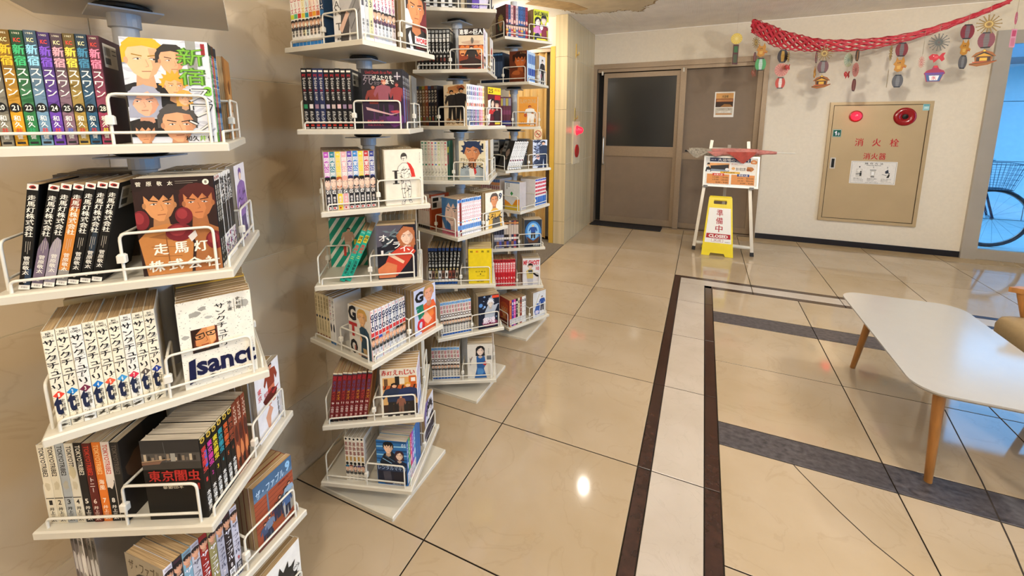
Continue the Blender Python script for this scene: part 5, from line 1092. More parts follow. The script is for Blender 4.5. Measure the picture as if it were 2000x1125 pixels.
def cv(P): P.r(0, 0, 1, 1, '5a1c28').r(0, 0, 1, .18, 'e8c828').t('25', .05, .04, .4, .15, '2c2c14').t('弁当', .5, .03, .9, .1, 'b03028').p([(0, .35), (.3, .3), (.1, .95), (0, 1)], 'e8dcd4').face(.35, .42, .22, 'f0c8b0', '1c181c', 'b83030', 3, 2).face(.68, .46, .24, 'e8bca0', '201c1e', '2a2024', 4, 0).p([(.5, .6), (.9, .6), (.9, .95), (.4, .95)], '2a1c22').r(.5, .2, .95, .32, 'b02c2c').r(.5, .9, .9, .97, 'e4c838')
far('third', 5, 1, 'b', 'crimson manga with a yellow band and two faces', cv, '5a1c28', 7)
back_row('third', 5, 2, 'b', 9, col='6a5a4a')
JC = ['2a7a58', '2a7a58', 'b87868', 'c84860', '4a78b0', '9ab050', 'c8bca4', 'c85a60']
JN = ['pine green', 'jade green', 'dusty pink', 'crimson', 'blue', 'lime', 'sand', 'coral']
def sp(i, P): P.r(.2, .03, .8, .07, mixc(JC[i], '000', .2)).v('学校に行こう', .5, .1, .52, .72, JC[i], .03).e(.5, .6, .3, .025, JC[i], 10).v('しげの', .5, .68, .93, .6, '1a1a1a', .04); return 'd8d0bc'
row('third', 4, 0, 'b', [.0152] * 8, lambda i: f'cream manga spine with {JN[i]} kana and black author name', sp, base='d8d0bc', frc='cfc8b4', bkc='1c5a44', back=lambda P: P.r(0, 0, 1, 1, '1c5a44').r(.05, .15, .3, .3, 'd8c838').r(0, .35, .35, .6, '8a2c34').p([(.3, 0), (.5, 0), (.35, 1), (.2, 1)], '58a888'))
def cv(P):
    P.r(0, 0, 1, 1, 'dccfae').p([(.05, .7), (.3, .6), (.7, .6), (.95, .7), (1, 1), (0, 1)], '9aa4a8').p([(.35, .6), (.6, .6), (.6, .95), (.4, .95)], 'dcd8cc').p([(.52, .6), (.6, .6), (.66, .8), (.58, .86)], 'b83030').face(.5, .28, .5, 'c88458', '223050', None, 3, 4, 0).t('ブラックジャックに', .04, .43, .96, .52, '222').e(.3, .8, .08, .06, '8a9498', 14)
    for i, ch in enumerate('よろしく'): P.t(ch, .06 + i * .23, .55 + .02 * (i % 2), .27 + i * .23, .7, '111113', .03)
    P.t('1', .86, .06, .92, .2, '1a1c28')
def sp(i, P): P.v('よろしく', .5, .1, .5, .8, ['444', '5a4a7a', '444'][i % 3]).blotch(.5, .7, .4, .12, ['7a98c0', '9ab0c8', 'b0a8c8'][i % 3], i); return 'e0dcd8'
row('third', 4, 1, 'b', [.0152] * 6, lambda i: f'white manga spine with a {["pale blue", "lilac", "mist", "powder", "violet", "smoke"][i]} patch beside the doctor cover', sp, cv, 'cream manga with a dark-haired youth in a white coat', base='e0dcd8', frc='dccfae', pk='pale_pages', stuff_after=3)
back_row('third', 4, 2, 'b', 8); back_row('third', 4, 3, 'b', 8)
def sp(i, P):
    if i == 6: P.r(.1, .1, .9, .3, 'd8ccc0'); return 'b04a20'
    P.v('まぶらほ', .5, .08, .5, .8, 'b02c38', .03).blotch(.5, .35, .4, .04, '2a2a2a', i).r(0, .9, 1, 1, '1a1414'); return 'e4d8d0'
row('third', 3, -1, 's', [.0152] * 7, lambda i: 'bright orange manga with a label' if i == 6 else 'white manga spine with red kana and black foot', sp, base='e4d8d0', bkc='b8502a', back=lambda P: P.r(0, .05, .75, .42, 'dcd4cc').r(.08, .1, .4, .2, '222').r(.08, .24, .3, .38, '333').r(.5, .12, .7, .14, '555'))
def cv(P): P.r(0, 0, 1, 1, 'e0c4b8').face(.6, .34, .8, 'f0d0c0', '4a78a8', None, 5, 0, .2).p([(0, 0), (.35, 0), (.2, .5), (.45, .9), (.2, .85), (0, .6)], '3a6a9c').p([(.3, .6), (.55, .7), (.6, .95), (.35, .9)], '2c5a8c').r(0, .86, 1, 1, 'c86a7c').t('天地無用', .3, .88, .9, .98, 'a83050')
MC = ['d8503c', '8a3028', 'c8485c', 'd05a68', 'c84c60', 'd8586c', 'cc5064', 'd0546a', 'c8506a', 'd45c70', 'd86078', 'd86a80']
def sp(i, P):
    P.r(0, .02, 1, .1, '4a80c0' if i % 2 else '3a70b0').v('ツバサクロ', .5, .1, .58, .95, MC[i], .03).e(.5, .63, .35, .018, ['d8a030', '2a8ac0', '48b0a0', 'c04030', '3a6ad0', 'd05a38'][i % 6], 10).r(0, .72, 1, .84, '6a9ad0').v('樹', .5, .7, .84, .7, '2c64b0').v('るる', .5, .86, .98, .5, '666')
    return 'ece8e8' if i != 1 else '7a2c24'
MN = ['scarlet', 'dark red', 'cherry', 'rose', 'ruby', 'blush', 'brick', 'berry', 'raspberry', 'salmon', 'fuchsia', 'pink']
row('third', 3, 0, 's', [.0123] * 12, lambda i: f'white manga spine with {MN[i]} kana between blue bands', sp, cv, 'manga with a pale girl under blue hair', base='ece8e8', frc='e0c4b8', pk='aged_pages')
def cv(P):
    P.r(0, 0, 1, 1, 'e8e2d2').face(.5, .24, .34, 'd89060', '5a4a40', None, 3, 1, .2).p([(.2, .56), (.4, .46), (.6, .46), (.85, .56), (.95, 1), (.15, 1)], 'd8a848').p([(.4, .74), (.8, .7), (.85, 1), (.36, 1)], '5a544c').t('9', .76, .06, .94, .24, '28304a', .03).t('ブラックジャックに', .04, .52, .8, .6, '6a5a30')
    for i, ch in enumerate('よろしく'): P.t(ch, .03 + i * .24, .61, .25 + i * .24, .78, '1c1a18', .03)
far('third', 3, 1, 'b', 'pale manga with a man in a yellow coat and a nine', cv, 'dcd0b4', 7)
back_row('third', 3, 2, 'b', 8)
def sp(i, P): P.r(0, .0, 1, .08, '20386a').v('ヒカルの碁', .5, .1, .52, .85, 'e4e0d4', .03).e(.5, .58, .32, .03, 'b8a878', 10).r(0, .62, 1, .84, ['d8d0c4', '8a6a58', '9a8a5a', 'd0ccc8', '7a5a4a', 'e0dcd4', '8a4a3a', '6a3a34', 'a09080'][i]).blotch(.5, .74, .4, .08, '2c2422', i).r(0, .86, 1, .93, 'ddd').r(0, .94, 1, 1, '1c4a8a'); return '111113'
row('third', 2, 0, 'b', [.0149] * 9, lambda i: f'black manga with a navy head band and a {["pale", "brown", "khaki", "silver", "umber", "white", "russet", "wine", "stone"][i]} picture', sp, base='111113', lean=[0, 0, 0, 1, 2, 3, 5, 6, 7], frc='cfc6b0', pk='aged_pages')
def cv(P):
    P.r(0, 0, 1, 1, 'e2c620')
    for i, ch in enumerate('暗殺教室'): P.t(ch, .08 + i * .24, .05, .2 + i * .24, .11, 'c83820' if i == 1 else '3a3010')
    P.t('松 井 優 征', .3, .64, .74, .68, '4a4010').e(.52, .73, .03, .02, '4a4010', 10).t('SHORT STORIES', .35, .77, .7, .79, '6a5a18', 0).t('JUMP COMICS', .34, .93, .66, .965, '4a4010')
row('third', 2, 1, 's', [.0152] * 8, lambda i: '', None, cv, 'plain bright yellow manga with small characters along the top', base=lambda i: 'e2c620' if i < 1 else 'd8c88a', stuff_after=1, frc='e2c620', pk='aged_pages')
back_row('third', 2, 2, 's', 8); back_row('third', 2, 3, 'b', 9, col='8a7a5c')
def gin(n0, h=1.0):
    def sp(i, P):
        P.r(0, .02, 1, .09, '6a9ac8').v('銀魂', .5, .1, .34, .9, ['b04858', '8a5a50'][i % 2], .03).r(.05, .36, .95, .46, '5a4a44').e(.5, .41, .3, .025, 'eee', 10).blotch(.5, .6, .45, .1, ['c89a40', '2a2a34', '3c3c5a', '5a2c28', '4a5a3a', 'c8a848', '8a3a34'][(i + n0) % 7], i + n0).face(.5, .58, .1, 'e8c0a0', '3a2a2a', '444', i + n0, 0).v('空知英', .5, .7, .9, .6, '444').r(0, .92, 1, .98, '2c60a8'); return 'e6e0d6'
    return sp
row('third', 1, 0, 's', [.0137] * 11, lambda i: f'white manga spine with a {["gold", "black", "indigo", "maroon", "moss", "mustard", "brick", "amber", "jet", "violet", "cocoa"][i]} picture over a blue foot', gin(0), base='e6e0d6', pk='aged_pages')
def cv(P):
    P.r(0, 0, 1, 1, '141a2c').specks(20, '8aa8d0', 0, 0, 1, .7, .006, 3, 1).e(.12, .28, .09, .06, '5a8ac8', 12).e(.3, .34, .05, .035, '8ab0e0', 10).p([(.3, .5), (.45, .3), (.5, .08), (.75, .06), (.62, .2), (.75, .32), (.95, .28), (.8, .5), (.75, .8), (.3, .8)], 'a8aeb8').face(.58, .26, .2, 'd8c8b8', 'd8d8dc', None, 3, 4).blotch(.55, .85, .45, .14, '7a3a54', 4).t('銀魂', .2, .66, .8, .86, 'e8dce4', .05).r(.65, .02, .98, .1, 'd84828')
row('third', 1, 1, 's', [.0137] * 9, lambda i: '', None, cv, 'midnight manga with a silver figure among stars', base='d8ccb4', stuff_after=1, frc='141a2c', pk='aged_pages')
back_row('third', 1, 2, 's', 9); back_row('third', 1, 3, 's', 9)
row('third', 0, 0, 's', [.0152] * 9, lambda i: f'white manga spine with a {["teal", "black", "blue", "wine", "green", "straw", "grey", "dark red", "brown"][i]} figure over a blue foot', gin(3), base='e6e0d6', pk='aged_pages')
def cv(P):
    P.r(0, 0, 1, 1, 'dcd6ca').p([(.36, .36), (.52, .3), (.7, .36), (.74, .6), (.66, .72), (.78, 1), (.28, 1), (.38, .7)], '2a5c98').blotch(.5, .8, .18, .14, '4a80b8', 3).p([(.7, .5), (.8, .56), (.72, .64), (.62, .6)], 'c03a3c').face(.52, .2, .26, 'ecd4c4', '1a181c', None, 3, 2, -.4).v('さよなら', .86, .12, .3, .05, '444').r(.78, .34, .96, .46, '6a6a6a').line([(.2, .36), (.12, .5)], .003, '6a3a34').r(.0, .37, 1, .374, 'b8b0a4').v('絶望先生', .12, .4, .62, .06, '666')
row('third', 0, 1, 'b', [.0148] * 8, lambda i: '', None, cv, 'off-white manga with a figure in a blue kimono', base='dcd6ca', stuff_after=1, frc='dcd6ca', pk='grey_pages')
back_row('third', 0, 2, 's', 8, col='b89a9a'); back_row('third', 0, 3, 's', 8)
# ---------------------------------------------------------------- fourth stand
KC = ['6a1f2c', '2c4a7a', 'd8a8a8', '6a2434', 'c8b0b8', '2c548c', '345a94', '3a4a7a', '8a2434']
KN = ['maroon', 'navy', 'blush', 'wine red', 'grey pink', 'blue', 'cobalt', 'slate blue', 'ruby']
def sp(i, P): P.v('ばくまん', .5, .06, .4, .8, '221c28', .04).blotch(.5, .5, .45, .07, 'd8b0a0', i).face(.5, .66, .12, 'e8c0a8', '2a2430', ['d8a838', '3a5a8a', 'b03040'][i % 3], i, 0).r(0, .84, 1, .93, ['d87838', '3a6a9a', 'c83848'][i % 3]); return KC[i]
row('fourth', 7, 0, 's', [.0165] * 9, lambda i: f'{KN[i]} manga spine with dark kana and a portrait', sp, lambda P: P.r(0, 0, 1, 1, '3a141e').blotch(.45, .6, .35, .22, '1c4a38', 2).face(.5, .5, .34, 'c89060', '9a8a4a', None, 3, 4).r(0, .8, 1, 1, '1c1418'), 'dark maroon manga with a green-clad head', base='6a1f2c', frc='3a141e')
def cv(P): P.r(0, 0, 1, 1, 'c8cc28').t('BAKUMAN', .06, .05, .94, .2, '1c1c20', .04).face(.28, .4, .28, 'f0dcd0', '141216', 'c878b0', 3, 2).face(.68, .32, .26, 'f0d4c4', '1a1a28', '8a2c3c', 4, 0).p([(.1, .55), (.36, .5), (.46, .95), (.3, .98), (.12, .8)], 'c884b8').p([(.55, .46), (.85, .5), (.9, .95), (.5, .95)], '7a2434').p([(.05, .8), (.3, .75), (.55, .9), (.5, 1), (.05, 1)], '1c2034').e(.52, .56, .1, .09, 'f0eeea', 16).e(.94, .46, .1, .1, 'e8e6e0', 14).r(.2, .93, .8, .98, 'e8d828')
row('fourth', 7, 1, 's', [.0165] * 6, lambda i: '', None, cv, 'acid yellow manga with two figures and a speech bubble', base='9a5a48', stuff_after=1, frc='c8cc28')
back_row('fourth', 7, 2, 's', 8); back_row('fourth', 7, 3, 's', 8)
row('fourth', 6, -1, 's', [.016] * 9, lambda i: '', None, base='1c2a40', stuff_after=0, bands=lambda i: [(.05, .1, '4a7aa8'), (.3, .8, '3a4a64')])
def cv(P): P.r(0, 0, 1, 1, '5a2a18').blotch(.4, .2, .34, .16, '24140f', 1).face(.62, .32, .5, 'b8602c', '2c1610', None, 3, 0).blotch(.5, .8, .48, .2, '7a3a1c', 4).blotch(.4, .7, .3, .1, '9c5428', 6).t('スラム', .6, .04, .94, .1, 'b08050')
def sp(i, P): P.v('テニスの', .5, .05, .4, .8, '3a5aa0', .02).r(0, .55, 1, .75, '2c4a98').v('許斐', .5, .56, .74, .7, 'd8e4f4').r(0, .8, 1, .97, '6a8ac0'); return ['a8c4e0', 'b8cce4', '9cbcdc', 'c0d4e8', 'b0c8e0', 'a4c0de', 'bcd0e8', 'acc6e2'][i]
row('fourth', 6, 0, 's', [.0155] * 8, lambda i: '', None, cv, 'deep brown manga with a copper-toned portrait', base='b0c8e0', stuff_after=1, frc='5a2a18', bands=lambda i: [(.1, .4, '5a7ab0'), (.55, .78, '2c4a98'), (.84, .96, '7a9acc')])
far('fourth', 6, 1, 's', 'white manga cover with a slim black-clad figure', lambda P: P.r(0, 0, 1, 1, 'dcdad8').fig(.55, .1, 1.05, 'e8d4c8', '1c1a1e', '2a282c', '1c1a1c', 4, 1.6).blotch(.3, .7, .1, .1, 'd08aa0', 2), 'd4d2d0', 6)
back_row('fourth', 6, 2, 's', 8)
row('fourth', 5, 0, 's', [.0158] * 9, lambda i: f'plum manga spine with a {["gold", "grey", "lemon", "teal", "red", "violet", "olive", "mauve", "straw"][i]} title beside the pole', None, base='5a2c3c', stuff_after=0, bands=lambda i: [(.05, .3, 'b0a050' if i % 2 else '8a8aa0'), (.45, .6, '7a3a5a'), (.8, .95, '303a80')])
def cv(P): P.r(0, 0, 1, 1, 'd08a2c').t('SLAM DUNK', .06, .08, .94, .22, 'b8a074', 0).fig(.6, .28, .95, 'c87838', '8a3018', 'e0dcd4', 'e8e4dc', 3, 1.5).e(.36, .62, .09, .065, 'a84a1c', 14).fig(.72, .5, .98, 'c87838', '5a2a18', 'e8e4dc', 'd8d4c8', 5, 1.3).r(0, .9, 1, .92, 'b06a20').t('11', .12, .84, .26, .9, '8a4a14')
row('fourth', 5, 1, 's', [.0155] * 6, lambda i: '', None, cv, 'orange manga with two drawn basketball players', base='d8d0bc', stuff_after=1, frc='d08a2c')
back_row('fourth', 5, 3, 's', 8)
def bk(P): P.r(0, 0, 1, 1, '2a2a2c').r(.0, .0, .4, .4, '8a8a88').r(.06, .1, .34, .18, '333').r(.06, .24, .34, .3, '444').face(.62, .4, .34, 'a89080', '141416', '1c1c1e', 3, 2).blotch(.6, .8, .3, .12, '3c3c40', 3)
back_row('fourth', 4, -1, 's', 8, .016, '3a3836')
row('fourth', 4, -1, 's', [.0155], lambda i: 'black manga turned flat with a grey label and a face', None, base='2a2a2c', u0=.1475, back=bk)
def sp(i, P): P.v('デスノート', .5, .03, .6, .85, '2c2c2e', .02).e(.5, .68, .4, .03, '6a2438', 10).v('小畑', .5, .75, .95, .6, '333'); return 'dcdad6'
row('fourth', 4, 0, 's', [.0155] * 6, lambda i: 'white leaning manga with black script and a plum dot', sp, base='dcd8d4', lean=[20, 20, 20, 20, 20, 20], u0=.022, bkc='4a463e', front=bk, frc='2a2a2c')
def cv(P): P.r(0, 0, 1, 1, 'c8ccd8').fig(.75, .02, 1.1, 'e4b090', '1c1a20', '2c3044', '20243a', 3, 1.7).blotch(.3, .3, .2, .2, '8a94b0', 2).blotch(.35, .6, .16, .12, 'd8a898', 3).blotch(.3, .8, .3, .14, '2a2c3c', 5).specks(40, '3a3e54', 0, 0, .6, 1, .01, 3)
row('fourth', 4, 1, 's', [.0155] * 4, lambda i: '', None, cv, 'silver blue manga with a dark-suited figure', base='b8a888', stuff_after=1, frc='c8ccd8')
back_row('fourth', 4, 2, 's', 8, col='2a2826', pc='5a5248')
row('fourth', 3, -1, 'b', [.0168] * 9, lambda i: f'grey and red manga spine with a {["navy", "amber", "black", "orange", "teal", "green", "blue", "gold", "slate"][i]} foot', lambda i, P: (P.r(0, .02, 1, .12, '4a70b0').r(0, .12, 1, .22, 'd89868').v('医龍乃木', .5, .24, .7, .85, 'a02c30', .04).r(0, .7, 1, .98, ['2a3a6a', 'c88a38', '222', 'd07830', '2a6a6a', '3a6a3a', '2c4a8a', 'c8a040', '445'][i]), 'b8b0ae')[1], base='b8b0ae', pk='pale_pages', stuff_after=9)
def cv(P): P.r(0, 0, 1, 1, 'dce0e4').r(0, 0, 1, .05, '5a7ab0').p([(0, .65), (.3, .75), (.5, .85), (.75, .62), (1, .6), (1, 1), (0, 1)], 'e0902c').p([(0, .85), (1, .8), (1, 1), (0, 1)], 'd8b838').p([(.38, .42), (.48, .34), (.58, .42), (.48, .5)], '3a8a4a').v('研修医', .16, .06, .28, .1, '555').v('物語', .3, .06, .2, .1, '555')
def sp(i, P): P.v('ドクター', .5, .08, .6, .85, 'c84858', .03).r(0, .02, 1, .08, '4a5ab0').r(0, .66, 1, .98, '2c64b0'); return 'e8e4e4'
row('fourth', 3, 0, 's', [.0165] * 4, lambda i: '', None, cv, 'white manga with an orange zigzag and green leaf', base='b8b0ae', stuff_after=1, frc='dce0e4', pk='pale_pages')
row('fourth', 3, 0, 's', [.0142] * 9, lambda i: '', None, base='e4e0e0', stuff_after=0, u0=.19, bands=lambda i: [(.02, .08, '4a5ab0'), (.12, .2, 'c84858'), (.26, .34, 'c84858'), (.4, .48, 'c84858'), (.54, .6, 'c84858'), (.66, .98, '2c64b0')])
back_row('fourth', 3, 2, 's', 8); back_row('fourth', 3, 1, 's', 5, u0=.08)
row('fourth', 2, 0, 's', [.0151] * 10, lambda i: '', None, base=lambda i: ['8a8a94', '9a9aa8', '8a8aa0', '9090a8', '2a2624', '3a2c28', 'b0a090', '2c3050', 'a04a48', '3a2a28'][i], stuff_after=0, bands=lambda i: [(.05, .12, 'c88a50' if i > 3 else '3a4a5a'), (.15, .5, '2a2c3a' if i < 4 else 'c0b0a0'), (.6, .68, 'e0d8d0'), (.75, .95, ['3a3a48', '8a5a40', '4a4a9a'][i % 3])])
def cv(P): P.r(0, 0, 1, 1, '28303c').e(.5, .45, .46, .4, '3a78b8', 24).e(.5, .42, .34, .3, '88b8dc', 20).fig(.5, .18, .7, 'e0b890', 'd8b858', '2a4a8a', '3a3430', 3, 1.6).p([(.1, .6), (.5, .78), (.9, .6), (.75, .85), (.25, .85)], '5a3a24').r(.05, .88, .95, .99, '1c2028').t('西遊記', .5, .9, .9, .97, 'd8d8d8')
row('fourth', 2, 1, 's', [.015] * 6, lambda i: '', None, cv, 'navy manga with a round blue sky and wizard figure', base='d8d2c4', stuff_after=1, frc='28303c', pk='grey_pages')
back_row('fourth', 2, 2, 's', 8); back_row('fourth', 2, 3, 's', 8)
def sp(i, P): P.r(0, .02, 1, .1, '8a1420').v('頭文字Ｄ', .5, .12, .48, .85, 'f4ece8', .04).r(0, .5, 1, 1, 'c01c28').t(str(i + 1), .25, .66, .75, .74, 'f4ece8').v('しげの', .5, .78, .97, .55, 'f0d8d4'); return 'd83a44'
row('fourth', 1, 0, 's', [.0158] * 9, lambda i: 'red and white manga spine with a number', sp, base='c8303c', pk='aged_pages')
def cv(P): P.r(0, 0, 1, 1, 'd8d4d4').t('MF GHOST', .04, .06, .96, .24, 'c02838', .05).face(.44, .3, .2, 'e8c4a8', '1c181a', None, 3, 0).p([(.2, .46), (.4, .38), (.6, .42), (.6, .75), (.25, .75)], 'c8b068').p([(.3, .44), (.55, .42), (.58, .56), (.36, .56)], '3a4048').p([(.6, .5), (.8, .6), (.95, .64), (.96, .7), (.78, .68), (.6, .58)], '1c1a1c').p([(.25, .75), (.6, .75), (.58, 1), (.3, 1)], 'b0aeb4').t('10', .76, .3, .94, .44, 'c02838', .03).t('しげの秀一', .6, .25, .92, .28, '333')
row('fourth', 1, 1, 's', [.0158] * 7, lambda i: '', None, cv, 'pale manga with red block letters and a number ten', base='d0c8bc', stuff_after=1, frc='d8d4d4', pk='grey_pages')
back_row('fourth', 1, 2, 's', 8, col='a89090'); back_row('fourth', 1, 3, 's', 8)
LC = ['d8703c', '4a2c8c', 'd04c94', '2a2224', 'd8d0a8', '8a3a2a', 'e8e4dc', 'dcd8d4']
def sp(i, P): P.t('S', .1, .1, .9, .2, 'f0ece4' if i in (1, 2, 3) else '2c2c38', .05).v('ショート', .5, .24, .62, .8, 'f0ece4' if i in (1, 2, 3, 5) else '4a4a5a', .03).r(0, .72, 1, .95, 'e4e0da').v('望月', .5, .73, .94, .6, '333'); return LC[i]
row('fourth', 0, 0, 's', [.0162] * 8, lambda i: f'{["burnt orange", "violet", "hot pink", "black", "cream", "brown", "white", "chalk"][i]} manga spine with a large letter near its head', sp, lambda P: P.r(0, 0, 1, 1, '9a2c1c').blotch(.5, .4, .4, .3, 'd8702c', 2).face(.5, .45, .5, 'd88a50', 'b04a20', 'd8702c', 3, 0).r(0, .8, 1, 1, '6a1c14'), 'red orange manga with a glowing face', base='d8703c', frc='9a2c1c', pk='aged_pages')
def cv(P): P.r(0, 0, 1, 1, 'd8d6d4').p([(.1, .75), (.3, .45), (.55, .5), (.5, .9), (.2, .95)], '3a5a9c').fig(.72, .2, .8, 'e8c8b0', '20202a', '2a4a8c', '28283a', 3, 1.4).line([(.2, .5), (.5, .1)], .004, 'b8a878').blotch(.3, .8, .2, .1, 'd0c8d8', 3)
row('fourth', 0, 1, 's', [.0158] * 7, lambda i: '', None, cv, 'white manga with a blue-uniformed pair', base='d4cec0', stuff_after=1, frc='d8d6d4', pk='aged_pages')
back_row('fourth', 0, 2, 's', 8); back_row('fourth', 0, 3, 's', 8)
for nm_, k_, pal in (('nearest', 6, ['c8bca0', '8a3a34', '2c3a5a']), ('second', 7, ['d8d4cc', '3a3a40', 'a84a40'])):
    for q_ in (-1, 0, 1, 2): back_row(nm_, k_, q_, 's', 8, col=pal)
mo = mass.obj('manga_books', COVER, color=True)
tag(mo, 'further manga deep in the stands showing page tops or slim spines', 'book', 'manga deep in the bookstands', 'stuff')

# ------------------------------------------------------------------ notice easel with folded umbrella, yellow floor sign
LEG = mat('pale_aluminium', 'cfc8bc', .35, metal=.35, noise=.03)
ez = empty('notice_easel', (.25, 4.95, 0), 'pale metal easel holding a framed bathing-hours board before the taupe door', 'easel')
def loc(o, t): o.location = -Vector(t.location); return o
def bar(mb, a, b, w_, d_):
    a, b = Vector(a), Vector(b); z = (b - a); L = z.length; z.normalize(); x = Vector((1, 0, 0)); y = z.cross(x).normalized(); x = y.cross(z)
    T = Matrix(((x.x, y.x, z.x, a.x), (x.y, y.y, z.y, a.y), (x.z, y.z, z.z, a.z), (0, 0, 0, 1))); return mb.box(-w_ / 2, -d_ / 2, 0, w_ / 2, d_ / 2, L, T=T)
legs = [((-.026, 4.838, .012), (.085, 5.05, 1.169)), ((.526, 4.813, .012), (.427, 5.03, 1.161)), ((.25, 5.40, .012), (.255, 5.055, 1.12))]
for a, b in legs:
    lg = loc(bar(MB(), a, b, .03, .022).obj('leg', LEG, ez), ez)
    mb = MB(); bar(mb, (a[0], a[1], .0), (a[0] + (b[0] - a[0]) * .03, a[1] + (b[1] - a[1]) * .03, .04), .034, .027); mb.obj('rubber_foot', BLACK, lg)
loc(MB().tube([(.0, 4.853, .082), (.505, 4.832, .082)], .019, 14).obj('cross_tube', WHITEM, ez), ez)
loc(MB().tube([(.08, 5.04, 1.085), (.432, 5.02, 1.08)], .01, 10).obj('top_rail', LEG, ez), ez)
# board frame: u to the right, v upwards along the lean
bo, bu, bvv = Vector((.02, 4.918, .688)), Vector((.518, -.018, 0)), Vector((0, .066, .322))
U, V = bu.normalized(), bvv.normalized(); Nn = U.cross(V); BW, BH = bu.length, bvv.length
TB_ = Matrix(((U.x, V.x, Nn.x, bo.x), (U.y, V.y, Nn.y, bo.y), (U.z, V.z, Nn.z, bo.z), (0, 0, 0, 1)))
brd = loc(MB().box(0, 0, -.014, BW, BH, -.004, T=TB_).obj('notice_board', WHITEM, ez), ez)
fm = MB(); e = .018
for a in ((0, 0, BW, e), (0, BH - e, BW, BH), (0, e, e, BH - e), (BW - e, e, BW, BH - e)): fm.box(a[0], a[1], -.006, a[2], a[3], .004, T=TB_)
loc(fm.obj('board_frame', mat('white_frame', 'dedcd6', .3, metal=.2), ez), ez)
P = Print(BW - 2 * e, BH - 2 * e)
P.r(0, 0, 1, 1, 'efece4').r(.08, .01, .87, .15, '243358').t('大浴場のご案内', .24, .025, .84, .135, 'f4f2ec').t('本館一階', .1, .06, .2, .1, 'e8e8e8', 0).e(.93, .14, .06, .085, 'd8823a', 20).t('無料', .9, .1, .96, .17, 'f8e8d0')
P.r(.08, .2, .47, .5, 'e8a868').p([(.1, .3), (.46, .24), (.46, .46), (.1, .44)], '2c2a2c').p([(.08, .5), (.12, .42), (.47, .44), (.47, .5)], '8a98a8').e(.43, .42, .04, .05, 'e8e8ea', 12)
P.p([(-.0, .52), (.02, .36), (.07, .33), (.1, .4), (.12, .52)], '23252c').e(.055, .27, .03, .055, 'e0b490', 12).p([(.025, .26), (.04, .2), (.08, .2), (.085, .26)], '201c1c').r(.03, .46, .1, .53, 'dce0e4')
P.r(.5, .2, .96, .5, 'ece4d8').r(.5, .2, .96, .24, 'f2eee6').t('露天風呂', .51, .2, .62, .235, 'b03028').t('旅の宿広間', .6, .34, .78, .45, '2c2622').blotch(.86, .38, .09, .11, 'b8743c', 3).blotch(.84, .42, .06, .05, '8a4a28', 5).e(.55, .38, .035, .05, 'e0a868', 12)
P.r(.3, .5, .68, .565, 'e4b034').t('男女入替制', .36, .51, .58, .555, '4a3410')
for x0, hd, col, rows in ((.04, '女湯入浴', 'c83a30', ('17:00 - 19:00', '17:00 - 20:00', '6:00 - 9:00')), (.52, '男湯入浴', '27407c', ('19:30 - 翌0:00', '20:30 - 翌0:00', '6:00 - 9:00'))):
    P.r(x0, .6, x0 + .44, .95, 'd98f50').r(x0 + .11, .57, x0 + .34, .66, col).t(hd, x0 + .14, .58, x0 + .31, .65, 'f4ece4')
    for i, tx in enumerate(rows): P.t(tx, x0 + (.12 if i < 2 else .18), .69 + i * .088, x0 + .42, .745 + i * .088, '3c2c20', .01)
P.t('ご利用のお客様はフロントまで', .04, .965, .5, .985, '777', 0)
pb = P.build('notice_print', brd, lambda a, b_, h_: tuple(TB_ @ Vector((e + a, BH - e - b_, -.0035 + h_))))
for x in (.03, .46): loc(MB().box(x - .02, -.012, -.02, x + .02, .012, .012, T=TB_).obj('board_clip', mat('grey_plastic', '6f6c68', .5), ez), ez)

um = empty('folded_umbrella', (.2, 4.935, 1.057), 'worn folded umbrella in faded pink and grey cloth lying across the easel top', 'umbrella')
FADE = mat('faded_pink_cloth', 'c07a70', .85, noise=.22, nscale=30, bump=.4); GREYC = mat('printed_grey_cloth', '9a9080', .85, noise=.5, nscale=70, bump=.4); REDC = mat('faded_red_cloth', 'a8483c', .85, noise=.2, nscale=25, bump=.3)
def cloth(name, x0, x1, r0, r1, m, ph, rip=.25):
    mb = MB(); n, k = 12, 14; vs = []
    for i in range(n + 1):
        t = i / n; x = x0 + (x1 - x0) * t; r = r0 + (r1 - r0) * t
        for j in range(k):
            a = 2 * pi * j / k; q = r * (1 + rip * sin(3 * a + 5 * t + ph)); vs.append((x, q * .8 * cos(a), q * sin(a)))
    fs = [(i * k + j, i * k + (j + 1) % k, (i + 1) * k + (j + 1) % k, (i + 1) * k + j) for i in range(n) for j in range(k)] + [list(range(k))[::-1], [n * k + j for j in range(k)]]
    mb.sm = True; mb.add(vs, fs); return mb.obj(name, m, um)
cloth('canopy', -.12, .32, .034, .029, FADE, 0); cloth('canopy_tip', .315, .475, .026, .013, FADE, 1, .12); cloth('canopy_end', -.335, -.11, .026, .033, GREYC, 2, .3)
MB().tube([(.47, 0, 0), (.63, 0, 0)], .006, 8).obj('ferrule', WHITEM, um)
MB().tube([(-.33, 0, 0), (-.375, 0, 0)], [.012, .010], 10).obj('handle', BLACK, um)
def flap(name, pts, m, y):
    T = Matrix(((1, 0, 0, 0), (0, 0, 1, y), (0, 1, 0, 0), (0, 0, 0, 1))); return MB().prism(pts, T, .002).obj(name, m, um)
flap('canopy_flap', [(.02, .0), (.3, .005), (.27, -.035), (.19, -.115), (.17, -.112), (.08, -.04)], REDC, -.034)
flap('canopy_flap', [(-.36, .012), (-.1, .012), (-.16, -.02), (-.25, -.07), (-.275, -.066)], GREYC, -.034)
flap('canopy_flap', [(-.16, .0), (.0, .004), (-.02, -.03), (-.07, -.05), (-.11, -.03)], FADE, -.038)

